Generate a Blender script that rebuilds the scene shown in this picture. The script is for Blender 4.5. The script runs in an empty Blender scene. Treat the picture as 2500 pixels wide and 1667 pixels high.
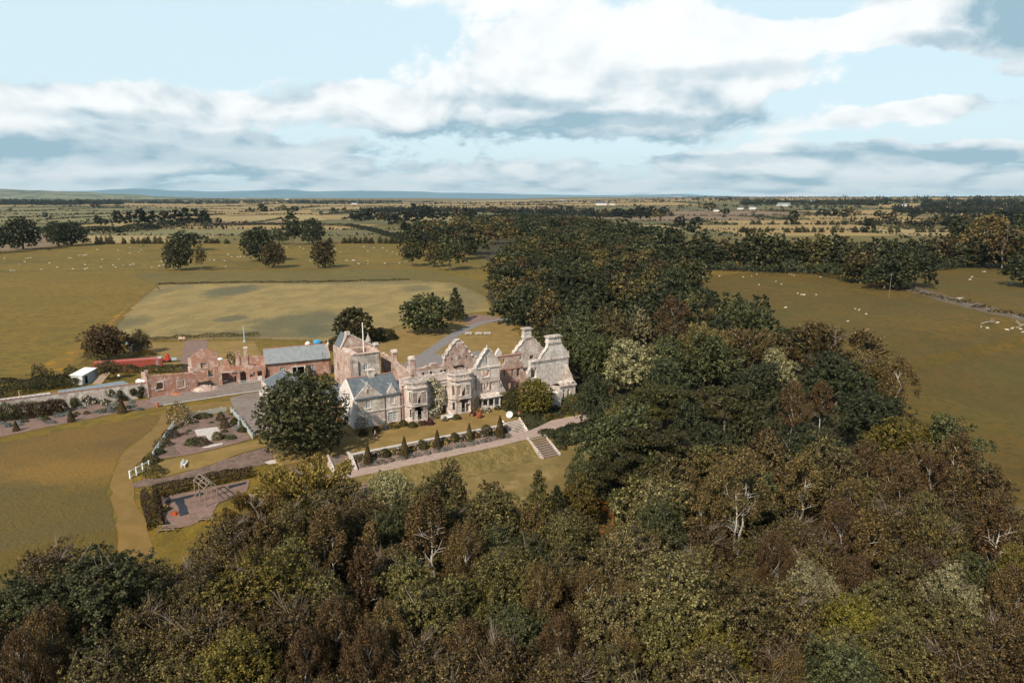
import bpy, math, random
import numpy as np
from mathutils import Vector
from mathutils.geometry import tessellate_polygon
random.seed(7); RNG = np.random.default_rng(7)
scn = bpy.context.scene
COL = scn.collection
R = math.radians
HAZE = 2.3e-5
# ------------------------------------------------------------------ camera
H = 42.0; F = 1667.0                     # metres above the terrace lawn, focal length in photo pixels
PITCH = math.atan((833.5-482)/F); CP, SP = math.cos(PITCH), math.sin(PITCH)
cam = bpy.data.cameras.new('camera'); camo = bpy.data.objects.new('camera', cam); COL.objects.link(camo)
camo.location = (0, 0, H); camo.rotation_euler = (math.pi/2-PITCH, 0, 0)
cam.sensor_width = 36; cam.lens = 36*F/2500; cam.clip_end = 60000; cam.clip_start = .5
scn.camera = camo
# ------------------------------------------------------------------ sun, sky, exposure
SUN_EL, SUN_AZ = 42, -150               # degrees; azimuth measured clockwise from +Y (minus = camera left)
sd = Vector((math.sin(R(SUN_AZ))*math.cos(R(SUN_EL)), math.cos(R(SUN_AZ))*math.cos(R(SUN_EL)), math.sin(R(SUN_EL))))
sun = bpy.data.lights.new('sun', 'SUN'); sun.energy = 5.0; sun.angle = R(1.6); sun.color = (1, .90, .76)
suno = bpy.data.objects.new('sun', sun); COL.objects.link(suno); suno.rotation_euler = (-sd).to_track_quat('-Z', 'Y').to_euler()
scn.view_settings.view_transform = 'Standard'; scn.view_settings.look = 'None'
scn.view_settings.exposure = 0.25; scn.view_settings.gamma = 1.0; scn.view_settings.use_curve_mapping = False

class NT:
    """small helper to write node trees as expressions"""
    def __init__(s, tree): s.t = tree; s.n = tree.nodes; s.l = tree.links
    def node(s, typ, ins=None, **kw):
        n = s.n.new(typ)
        for k, v in kw.items(): setattr(n, k, v)
        for k, v in (ins or {}).items(): s.put(n.inputs[k], v)
        return n
    def put(s, sock, v):
        if isinstance(v, bpy.types.NodeSocket): s.l.new(v, sock)
        elif isinstance(v, bpy.types.Node): s.l.new(v.outputs[0], sock)
        else:
            if isinstance(v, (tuple, list)) and len(v) == 3 and sock.type == 'RGBA': v = (*v, 1)
            sock.default_value = v
    def m(s, op, a, b=0.0, c=None):
        n = s.n.new('ShaderNodeMath'); n.operation = op; s.put(n.inputs[0], a); s.put(n.inputs[1], b)
        if c is not None: s.put(n.inputs[2], c)
        return n.outputs[0]
    def vm(s, op, a, b=None):
        n = s.n.new('ShaderNodeVectorMath'); n.operation = op; s.put(n.inputs[0], a)
        if b is not None: s.put(n.inputs[1], b)
        return n.outputs['Value'] if op in ('DOT_PRODUCT', 'LENGTH', 'DISTANCE') else n.outputs[0]
    def comb(s, x, y, z=0.0):
        n = s.n.new('ShaderNodeCombineXYZ'); s.put(n.inputs[0], x); s.put(n.inputs[1], y); s.put(n.inputs[2], z); return n.outputs[0]
    def mix(s, f, a, b, blend='MIX'):
        n = s.n.new('ShaderNodeMix'); n.data_type = 'RGBA'; n.blend_type = blend; n.clamp_factor = True
        s.put(n.inputs[0], f); s.put(n.inputs[6], a); s.put(n.inputs[7], b); return n.outputs[2]
    def noise(s, vec, scale, detail=4, rough=.55, dist=0.0):
        n = s.node('ShaderNodeTexNoise', {'Scale': scale, 'Detail': detail, 'Roughness': rough, 'Distortion': dist}); s.put(n.inputs['Vector'], vec); return n.outputs[0]
    def smooth(s, v, a, b, lo=0.0, hi=1.0):
        n = s.node('ShaderNodeMapRange', interpolation_type='SMOOTHSTEP'); s.put(n.inputs[0], v)
        for i, x in zip((1, 2, 3, 4), (a, b, lo, hi)): s.put(n.inputs[i], x)
        return n.outputs[0]

w = bpy.data.worlds.new('World'); scn.world = w; w.use_nodes = True
w.node_tree.nodes.clear(); T = NT(w.node_tree)
tc = T.node('ShaderNodeTexCoord').outputs['Generated']
sky = T.node('ShaderNodeTexSky', sky_type='NISHITA', sun_disc=False, sun_elevation=R(SUN_EL), sun_rotation=R(SUN_AZ), air_density=1.0, dust_density=1.5, ozone_density=1.0)
sx = T.node('ShaderNodeSeparateXYZ', {0: tc})
az = T.m('ARCTAN2', sx.outputs[0], sx.outputs[1]); el = T.m('ARCSINE', sx.outputs[2])
elp = T.m('MAXIMUM', el, .002)
elc = T.m('POWER', elp, .5)                       # clouds crowd together towards the horizon
def blob(a, e, ra, re, k=1.0):                      # soft mass of cloud at azimuth a, elevation e (radians)
    x = T.m('DIVIDE', T.m('SUBTRACT', azw, a), ra); y = T.m('DIVIDE', T.m('SUBTRACT', elw, e), re)
    r = T.m('SQRT', T.m('ADD', T.m('MULTIPLY', x, x), T.m('MULTIPLY', y, y)))
    return T.smooth(r, 1.25, .2, 0, k)
def cl(dz, dx=0.0, dt=12, rg=.60):
    P = T.comb(T.m('ADD', az, dx), T.m('MULTIPLY', T.m('ADD', elc, dz), 1.15), .0)
    a = T.noise(P, 6.5, dt, rg, .25); b = T.noise(T.vm('ADD', P, (3.1, 1.7, 5)), 1.9, 2, .5, .0)
    return T.m('ADD', T.m('MULTIPLY', a, .72), T.m('MULTIPLY', b, .28))
n0 = cl(0.0); m0, m1 = cl(0.0, 0, 4, .52), cl(.035, -.012, 4, .52)
wv = T.comb(az, T.m('MULTIPLY', elc, 1.15), 3.0); w1 = T.m('SUBTRACT', T.noise(wv, 9, 8, .62), .5); w2 = T.m('SUBTRACT', T.noise(T.vm('ADD', wv, (5, 5, 5)), 9, 8, .62), .5)
azw = T.m('ADD', az, T.m('MULTIPLY', w1, .16)); elw = T.m('ADD', el, T.m('MULTIPLY', w2, .05))
def AE(u, v): return math.atan((u-1250)/F), math.atan((482-v)/F)*math.cos(math.atan((u-1250)/F))
# where the cloud banks lie: photo column, row, half width, half height (radians), strength
bias = None
for (u, v, ra, re, k) in [(1450, 170, .36, .075, .26), (1750, 130, .30, .040, .2), (1350, 290, .36, .045, .24), (420, 270, .42, .035, .2), (820, 250, .20, .035, .2), (2050, 105, .13, .030, .24), (2440, 62, .085, .050, .5), (2270, 10, .22, .022, .2), (2440, 200, .06, .018, .22), (2250, 280, .12, .018, .16), (2150, 390, .34, .022, .17), (1300, 425, 1.3, .030, .17), (1250, 462, 1.5, .010, .15), (250, 360, .5, .035, .17), (60, 30, .05, .012, .2), (1150, 60, .35, .05, .12)]:
    a, e = AE(u, v); q = blob(a, e, ra, re, k); bias = q if bias is None else T.m('MAXIMUM', bias, q)
for (u, v, ra, re, k) in [(420, 80, .5, .085, .25), (2250, 230, .22, .022, .14), (2300, 330, .2, .012, .08), (1980, 20, .25, .03, .12), (2150, 170, .16, .02, .1)]:
    a, e = AE(u, v); bias = T.m('SUBTRACT', bias, blob(a, e, ra, re, k))
dens = T.m('ADD', n0, bias)
cov = T.smooth(dens, .505, .595)
shade = T.m('MULTIPLY', T.m('ADD', T.m('SUBTRACT', m1, m0), T.m('MULTIPLY', T.m('SUBTRACT', .5, n0), .22)), 5.0)      # thinner above than here = sunlit top, thicker above = grey base
dks = None
for (u, v, ra, re, k) in [(1280, 352, .30, .022, 1.0), (1540, 315, .22, .016, .8), (1050, 372, .22, .013, .9), (2440, 62, .080, .050, 1.45), (2250, 8, .2, .014, .55), (2230, 125, .06, .016, .8), (150, 370, .4, .022, .6), (650, 350, .3, .016, .5), (2380, 385, .2, .014, .6), (1750, 200, .14, .014, .45), (1270, 265, .14, .014, .5), (1700, 395, .3, .008, .4), (350, 300, .2, .010, .4)]:
    a, e = AE(u, v); q = blob(a, e, ra, re, k); dks = q if dks is None else T.m('MAXIMUM', dks, q)
lowd = T.smooth(el, .10, .015, 0.0, .22)
up = T.smooth(el, .11, .22, 1.0, .2)
tx = T.smooth(shade, -.38, .95)
g = T.m('ADD', T.m('ADD', T.m('MULTIPLY', T.m('MULTIPLY', tx, up), 1.0), T.m('MULTIPLY', dks, T.smooth(n0, .30, .60, .62, 1.0))), lowd)
g = T.m('MINIMUM', g, 1.0)
ccol = T.mix(g, (10.0, 10.2, 10.2), (3.3, 5.0, 6.0))
skyc = T.mix(.80, sky.outputs[0], (7.7, 9.75, 10.5))           # thin high veil over the blue
skyc = T.mix(T.smooth(el, .02, .16, .35, 0.0), skyc, (7.9, 9.4, 9.9))
skyc = T.mix(T.smooth(el, .25, .62), skyc, (1.6, 2.5, 3.5))      # clear deeper blue overhead
allc = T.mix(T.m('MULTIPLY', cov, T.smooth(el, .62, .28, .25, .97)), skyc, ccol)
bg = T.node('ShaderNodeBackground', {'Color': allc, 'Strength': .088})
T.l.new(bg.outputs[0], T.node('ShaderNodeOutputWorld').inputs[0])

# ------------------------------------------------------------------ geometry of the place
def ray(u, v):
    a = (u-1250)/F; b = (v-833.5)/F
    return (a, CP-b*SP, -(b*CP+SP))
TH = R(31); TC, TS = math.cos(TH), math.sin(TH)              # the house front runs 31 degrees off the X axis
_d = ray(871, 1048); _k = -H/_d[2]; OX, OY = _d[0]*_k, _d[1]*_k
def W(s, t, z=0.0): return Vector((OX+s*TC+t*TS, OY+s*TS-t*TC, z))     # s along the front, t out towards the lower lawn
def L(x, y): x -= OX; y -= OY; return (x*TC+y*TS, x*TS-y*TC)
def sstep(x, a, b): x = min(1, max(0, (x-a)/(b-a))); return x*x*(3-2*x)
def hgt(x, y):
    s, t = L(x, y)
    z = -1.7*min(1, max(0, (t-2)/9.3)) - 2.1*sstep(t, 16.9, 21.5) - 2.6*sstep(t, 22, 60)
    d = math.hypot(x, y)
    k = sstep(d, 350, 1600)
    if k > 0: z += k*(3.0*math.sin(x/260+1.3)*math.cos(y/410+.4)+2.2*math.sin(x/610+y/530))
    z += 16*sstep(d, 1300, 3000)*sstep(x, -600, 900) + 26*sstep(d, 2600, 5200)*sstep(x, 100, 1800) + 22*sstep(d, 3300, 7200)*sstep(-x, 300, 2500)
    return z
def G(u, v, up=0.0):
    """the point of the ground (raised by up) seen at photo pixel u, v"""
    d = ray(u, v)
    z = up
    if d[2] > -1e-4: d = (d[0], d[1], -1e-4)
    for _ in range(40):
        k = (z-H)/d[2]; x, y = d[0]*k, d[1]*k
        if math.hypot(x, y) > 14000: x *= 14000/math.hypot(x, y); y *= 14000/max(1, math.hypot(x, y))
        z = z*.4+(hgt(x, y)+up)*.6
    return Vector((x, y, z))
def zat(P, v):
    """height above datum that shows at row v over ground point P"""
    q = (833.5-v)/F; return H+P.y*(q*CP-SP)/(CP+q*SP)
def depth(P): return P.y*CP-(P.z-H)*SP

# ------------------------------------------------------------------ materials
MATS = {}
def mat(name, col, rough=.85, col2=None, scale=1.0, bump=.0, bscale=None, thr=(.35, .65), spots=None, metal=0.0, detail=5):
    m = bpy.data.materials.new(name); m.use_nodes = True; t = NT(m.node_tree); t.n.clear()
    o = t.node('ShaderNodeOutputMaterial'); b = t.node('ShaderNodeBsdfPrincipled', {'Roughness': rough, 'Metallic': metal}); b.inputs['Specular IOR Level'].default_value = .25
    P = t.node('ShaderNodeNewGeometry').outputs['Position']; c = col
    if col2 is not None: c = t.mix(t.smooth(t.noise(P, scale, detail, .6), *thr), col, col2)
    for sp in (spots or []):           # (colour, scale, lo, hi, strength)
        c = t.mix(t.smooth(t.noise(t.vm('ADD', P, (sp[1]*7, 3, 9)), sp[1], 5, .62), sp[2], sp[3], 0, sp[4]), c, sp[0])
    t.put(b.inputs['Base Color'], c if not isinstance(c, tuple) else (*c, 1))
    if bump:
        bn = t.node('ShaderNodeBump', {'Strength': 1.0, 'Distance': bump}); t.put(bn.inputs['Height'], t.noise(P, bscale or 6, 6, .65)); t.l.new(bn.outputs[0], b.inputs['Normal'])
    t.l.new(b.outputs[0], o.inputs[0]); MATS[name] = m; return m
def stone(name, a, b, lich, pale, bw=.75, bh=.32, mortar=(.3, .25, .22), lk=.6, red=None, rk=0):
    """coursed masonry: pattern runs in metres along the wall and up it"""
    m = bpy.data.materials.new(name); m.use_nodes = True; t = NT(m.node_tree); t.n.clear()
    o = t.node('ShaderNodeOutputMaterial'); bs = t.node('ShaderNodeBsdfPrincipled', {'Roughness': .92}); bs.inputs['Specular IOR Level'].default_value = .15
    P = t.node('ShaderNodeNewGeometry').outputs['Position']
    X = t.vm('DOT_PRODUCT', P, (TC+TS, TS-TC, 0)); Z = t.node('ShaderNodeSeparateXYZ', {0: P}).outputs[2]
    v = t.comb(X, Z)
    br = t.node('ShaderNodeTexBrick', {'Vector': v, 'Color1': (*a, 1), 'Color2': (*b, 1), 'Mortar': (*mortar, 1), 'Scale': 1.0, 'Mortar Size': .018, 'Mortar Smooth': .4, 'Bias': .0, 'Brick Width': bw, 'Row Height': bh})
    c = t.mix(t.smooth(t.noise(P, 3.5, 5, .65), .3, .7, 0, .75), br.outputs[0], t.mix(t.noise(P, 9, 3, .6), a, b))
    c = t.mix(t.smooth(t.noise(P, .55, 6, .68), .47, .6, 0, lk), c, lich)
    c = t.mix(t.smooth(t.noise(t.vm('ADD', P, (20, 7, 3)), .8, 7, .7), .5, .62, 0, .8), c, pale)
    if red: c = t.mix(t.smooth(t.noise(t.vm('ADD', P, (5, 17, 13)), .32, 5, .6), .50, .62, 0, rk), c, red)
    streak = t.noise(t.comb(t.m('MULTIPLY', X, 2.2), t.m('MULTIPLY', Z, .25)), 1.0, 4, .6)
    c = t.mix(t.smooth(streak, .56, .72, 0, .5), c, tuple(x*.45 for x in lich))
    t.put(bs.inputs['Base Color'], c)
    hn = t.m('ADD', t.noise(P, 5, 6, .7), t.m('MULTIPLY', br.outputs[1], -.35))
    bn = t.node('ShaderNodeBump', {'Strength': 1.0, 'Distance': .22}); t.put(bn.inputs['Height'], hn); t.l.new(bn.outputs[0], bs.inputs['Normal'])
    t.l.new(bs.outputs[0], o.inputs[0]); MATS[name] = m; return m
def leafmat(name, c1, c2, c3=None, trans=.15):
    m = bpy.data.materials.new(name); m.use_nodes = True; t = NT(m.node_tree); t.n.clear()
    o = t.node('ShaderNodeOutputMaterial'); g = t.node('ShaderNodeNewGeometry'); oi = t.node('ShaderNodeObjectInfo')
    r = g.outputs['Random Per Island']
    c = t.mix(t.smooth(t.noise(g.outputs['Position'], .7, 3, .6), .36, .64), c1, c2)
    c = t.mix(t.smooth(r, .5, 1.0, 0, .7), c, c3 or c2)
    hv = t.node('ShaderNodeHueSaturation', {'Saturation': 1.0, 'Fac': 1.0, 'Color': c})
    t.put(hv.inputs['Hue'], t.m('ADD', .485, t.m('MULTIPLY', oi.outputs['Random'], .03)))
    t.put(hv.inputs['Value'], t.m('MULTIPLY', t.m('ADD', .70, t.m('MULTIPLY', oi.outputs['Random'], .55)), t.m('ADD', .82, t.m('MULTIPLY', r, .36))))
    d = t.node('ShaderNodeBsdfPrincipled', {'Base Color': hv.outputs[0], 'Roughness': .6}); d.inputs['Specular IOR Level'].default_value = .3
    tr = t.node('ShaderNodeBsdfTranslucent', {'Color': hv.outputs[0]})
    mx = t.node('ShaderNodeMixShader', {0: trans, 1: d.outputs[0], 2: tr.outputs[0]})
    t.l.new(mx.outputs[0], o.inputs[0]); MATS[name] = m; return m
leafmat('leaf_dark', (.027, .032, .010), (.055, .058, .017), (.15, .145, .055))
leafmat('leaf_olive', (.036, .031, .009), (.080, .065, .019), (.25, .20, .066))  # olive, rust and brown: foreground shadow and highlight contrast put into leaf tones
leafmat('leaf_tan', (.046, .037, .012), (.110, .088, .031), (.33, .265, .105))
leafmat('leaf_yewgold', (.095, .062, .012), (.19, .13, .028), (.36, .26, .07))
leafmat('leaf_beech', (.031, .019, .006), (.054, .032, .011), (.088, .053, .017))
leafmat('leaf_gold', (.080, .060, .017), (.135, .102, .032), (.25, .19, .075))
leafmat('leaf_rust', (.046, .029, .010), (.092, .057, .019), (.24, .155, .052))
leafmat('leaf_pale', (.104, .100, .042), (.208, .180, .090), (.374, .314, .169))
leafmat('leaf_yellow', (.058, .047, .007), (.11, .085, .012), (.24, .185, .03))
leafmat('leaf_deep', (.018, .023, .009), (.034, .040, .014), (.080, .082, .028))
leafmat('leaf_brown', (.030, .021, .007), (.068, .047, .014), (.27, .19, .062))
leafmat('leaf_far', (.014, .018, .008), (.025, .028, .011), (.044, .043, .017))
leafmat('leaf_hedge', (.025, .025, .006), (.047, .041, .010), (.088, .071, .017))
leafmat('leaf_clip', (.047, .036, .009), (.078, .052, .012), (.114, .076, .018))
leafmat('leaf_purple', (.05, .012, .018), (.08, .02, .025), (.1, .03, .03))
leafmat('leaf_lavender', (.10, .115, .095), (.16, .175, .155), (.24, .25, .25))
leafmat('leaf_orange', (.250, .104, .007), (.354, .162, .011), (.416, .209, .022))
leafmat('petal', (.62, .55, .42), (.75, .70, .58), (.7, .5, .38), trans=.1)
leafmat('petal_yellow', (.5, .28, .03), (.6, .38, .05), (.7, .5, .1), trans=.1)
mat('bark', (.10, .075, .055), .9, (.16, .13, .10), 3, .05, 9)
mat('bark_white', (.50, .455, .39), .8, (.27, .23, .19), 2.5, .03, 9, thr=(.45, .7))
mat('bark_twig', (.24, .19, .15), .9, (.15, .115, .09), 3, .03, 9)
mat('bark_grey', (.26, .23, .19), .9, (.16, .14, .115), 3, .04, 9)
mat('grass', (0.153, 0.100, 0.014), .95, (0.189, 0.118, 0.017), .02, .12, 1.6, spots=[((0.087, 0.070, 0.014), .42, .46, .60, .75), ((0.235, 0.165, 0.032), .8, .54, .7, .45), ((0.107, 0.076, 0.013), .12, .48, .66, .55), ((0.224, 0.142, 0.019), .5, .55, .75, .35), ((0.076, 0.055, 0.010), 2.8, .48, .66, .5), ((0.255, 0.166, 0.026), 3.6, .56, .7, .4)])
mat('grass_sheep', (0.138, 0.095, 0.016), .95, (0.178, 0.114, 0.017), .012, .12, 1.6, spots=[((0.076, 0.062, 0.014), .22, .46, .60, .7), ((0.224, 0.150, 0.029), .45, .54, .7, .4), ((0.087, 0.068, 0.013), .05, .48, .62, .6), ((0.224, 0.147, 0.022), .3, .55, .75, .3)])
mat('grass_right', (0.091, 0.057, 0.009), .95, (0.120, 0.071, 0.009), .02, .12, 1.6, spots=[((0.055, 0.045, 0.009), .5, .46, .60, .75), ((0.159, 0.111, 0.021), .9, .54, .7, .45), ((0.079, 0.074, 0.013), .03, .5, .62, .4), ((0.063, 0.046, 0.008), .06, .48, .66, .5), ((0.155, 0.093, 0.013), .6, .55, .75, .35), ((0.057, 0.039, 0.006), 2.0, .52, .72, .4)])  # this field's own browner grass, plus a cloud-shadow darkening put into the colour
mat('grass_mid', (.105, .084, .023), .95, (.130, .099, .026), .01, .1, 1, spots=[((.07, .06, .02), .2, .46, .62, .45), ((.17, .135, .045), .4, .54, .7, .4), ((.170, .123, .036), .03, .5, .7, .4), ((.080, .067, .018), .6, .5, .7, .35)])
mat('lawn', (0.185, 0.122, 0.036), .95, (0.240, 0.154, 0.051), .25, .06, 4, spots=[((0.150, 0.114, 0.032), .6, .5, .7, .5), ((0.340, 0.237, 0.096), .9, .6, .78, .5)])
mat('lawn_lower', (0.149, 0.106, 0.035), .95, (0.205, 0.144, 0.050), .12, .15, 2, spots=[((0.279, 0.199, 0.090), .22, .52, .68, .65), ((0.084, 0.070, 0.024), .35, .52, .66, .5)])
mat('lawn_golden', (.204, .104, .017), .95, (.149, .086, .017), .07, .14, 2.5, thr=(.38, .62), spots=[((.297, .135, .013), .13, .52, .68, .55), ((.105, .065, .014), .7, .5, .7, .5), ((.286, .153, .030), 3.0, .54, .7, .45)])
mat('track', (0.165, 0.103, 0.030), .95, (0.200, 0.122, 0.042), .5, .06, 3, spots=[((0.150, 0.114, 0.025), .9, .5, .7, .6)])
mat('buttercups', (.300, .147, .007), .95, (.165, .104, .017), .22, .1, 4, thr=(.36, .52))
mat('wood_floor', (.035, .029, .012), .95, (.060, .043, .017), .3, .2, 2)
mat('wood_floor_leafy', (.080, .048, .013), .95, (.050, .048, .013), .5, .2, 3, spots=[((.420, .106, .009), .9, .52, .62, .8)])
mat('bracken', (.055, .056, .021), .95, (.030, .034, .012), 1.4, .5, 2.5)
mat('bank_grass', (0.220, 0.157, 0.057), .95, (0.140, 0.109, 0.032), .5, .6, 1.3, spots=[((0.300, 0.228, 0.097), .9, .5, .7, .6)])
mat('stubble', (.230, .158, .060), .95, (.280, .192, .075), .006, .05, 1)
mat('stubble_pale', (.290, .216, .094), .95, (.250, .182, .075), .006)
mat('pasture', (.100, .091, .034), .95, (.125, .106, .038), .006)
mat('pasture_pale', (.170, .144, .060), .95, (.150, .130, .053), .005)
mat('plough', (.19, .125, .075), .95, (.16, .11, .06), .01)
mat('farland', (.100, .088, .034), .95, (.160, .125, .049), .004, spots=[((.035, .053, .022), .008, .52, .6, .9)])
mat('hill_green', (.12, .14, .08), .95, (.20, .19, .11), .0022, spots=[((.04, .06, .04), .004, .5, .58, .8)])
mat('hill_hazed', (.085, .17, .23), .95, (.11, .20, .25), .0006)  # distance haze put into the moorland colour as a blue tint
mat('asphalt', (.165, .148, .142), .9, (.21, .188, .18), .8, .01, 6, spots=[((.19, .18, .18), .25, .5, .7, .5)])
mat('gravel', (.31, .225, .185), .95, (.38, .285, .24), 1.2, .05, 9, spots=[((.27, .2, .17), .4, .52, .7, .5)])
mat('gravel_grey', (.175, .140, .122), .95, (.23, .19, .168), 1.0, .05, 9, spots=[((.15, .105, .08), .25, .5, .66, .6), ((.30, .26, .23), 1.2, .6, .75, .5)])
mat('kerb', (.52, .47, .43), .9, (.40, .36, .33), 3, .02, 9)
mat('earth', (.12, .08, .062), .95, (.18, .125, .10), 1.2, .12, 5, spots=[((.26, .19, .155), 2.5, .55, .7, .6)])
mat('earth_pink', (.22, .142, .115), .95, (.165, .108, .086), .9, .12, 5, spots=[((.33, .24, .20), 2.5, .55, .7, .6)])
mat('weedy_floor', (.10, .075, .045), .95, (.05, .05, .02), .7, .2, 3, spots=[((.25, .19, .15), .9, .6, .75, .6)])  # weed colour, with the shade inside the ruin darkened into it
mat('rubble_floor', (.26, .20, .165), .95, (.19, .14, .11), .7, .2, 3, spots=[((.10, .1, .04), .5, .53, .65, .7)])
mat('slate', (.085, .10, .115), .6, (.13, .145, .155), 1.5, .03, 5, spots=[((.2, .19, .16), 1.2, .6, .75, .5)])
mat('slate_pale', (.20, .215, .225), .65, (.25, .262, .268), 1.2, .03, 5, spots=[((.16, .17, .17), 3, .5, .7, .6)])
mat('tile_ridge', (.40, .20, .14), .8, (.30, .16, .12), 3)
mat('white_paint', (.78, .78, .76), .5); mat('white_worn', (.66, .66, .64), .6, (.48, .46, .44), 2.5)
mat('pale_sheet', (.50, .56, .58), .5, (.58, .64, .66), .6); mat('blue_sheet', (.16, .21, .24), .5, (.21, .26, .28), .6)
mat('glass_dark', (.035, .045, .05), .12); mat('void_dark', (.02, .018, .016), .9)
mat('red_steel', (.42, .085, .055), .55, (.34, .10, .075), .9, spots=[((.5, .22, .18), 1.5, .55, .7, .5)]); mat('red_paint', (.45, .05, .03), .5); mat('pipe_red', (.30, .055, .04), .6); mat('pipe_black', (.03, .028, .028), .5)
mat('blue_tarp', (.05, .28, .52), .4); mat('teal_tin', (.16, .36, .42), .5, (.25, .42, .46), 2)
mat('timber', (.30, .235, .18), .85, (.22, .17, .13), 4); mat('timber_dark', (.12, .085, .06), .85, (.17, .12, .09), 4); mat('timber_pale', (.58, .42, .33), .8, (.50, .36, .28), 3)
mat('fence_pale', (.50, .54, .52), .7, (.40, .43, .41), 3); mat('terracotta', (.42, .16, .09), .8); mat('black_membrane', (.018, .022, .030), .5, (.035, .04, .05), 2)
mat('lead_grey', (.36, .42, .46), .4, (.30, .35, .38), 2); mat('skin', (.50, .30, .22), .6); mat('cloth_navy', (.02, .025, .05), .9); mat('cloth_black', (.015, .015, .016), .9); mat('cloth_white', (.75, .74, .72), .9); mat('cloth_pink', (.62, .47, .42), .9); mat('hair', (.08, .05, .03), .8)
mat('wool', (.46, .41, .33), .95, (.52, .47, .38), 6); mat('cow_hide', (.03, .022, .018), .8); mat('dead_wood', (.40, .35, .30), .9, (.30, .26, .22), 3); mat('mud', (.10, .07, .045), .9, (.14, .10, .07), .8); mat('water', (.16, .15, .14), .15); mat('yellow_paint', (.55, .55, .1), .6); mat('orange_plastic', (.32, .06, .015), .5)
mat('render_pale', (.70, .64, .60), .9, (.60, .54, .50), 1.5)
stone('st_pale', (.77, .64, .565), (.65, .535, .47), (.33, .27, .235), (.87, .80, .74), lk=.55, red=(.58, .42, .35), rk=.3)
stone('st_white', (.76, .68, .62), (.66, .58, .52), (.34, .29, .26), (.84, .79, .74), lk=.5)
stone('st_trim', (.66, .56, .49), (.58, .485, .43), (.28, .22, .18), (.80, .73, .67), bw=1.2, bh=.6, lk=.65)
stone('st_red', (.60, .31, .225), (.48, .25, .18), (.33, .215, .17), (.74, .56, .47), bw=.5, bh=.22, lk=.5, red=(.52, .22, .13), rk=.45)
stone('st_rough', (.62, .445, .37), (.50, .36, .30), (.29, .215, .175), (.78, .66, .58), bw=.55, bh=.26, lk=.6, red=(.48, .24, .15), rk=.45)
stone('st_inner', (.42, .29, .23), (.33, .23, .18), (.20, .145, .12), (.52, .42, .36), bw=.5, bh=.25, lk=.6, red=(.36, .18, .12), rk=.5)  # inner stone darkened, putting the ruin's interior shade into its colour
stone('st_grey', (.67, .57, .49), (.55, .47, .405), (.29, .245, .205), (.80, .73, .66), bw=.5, bh=.25, lk=.65)

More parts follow.
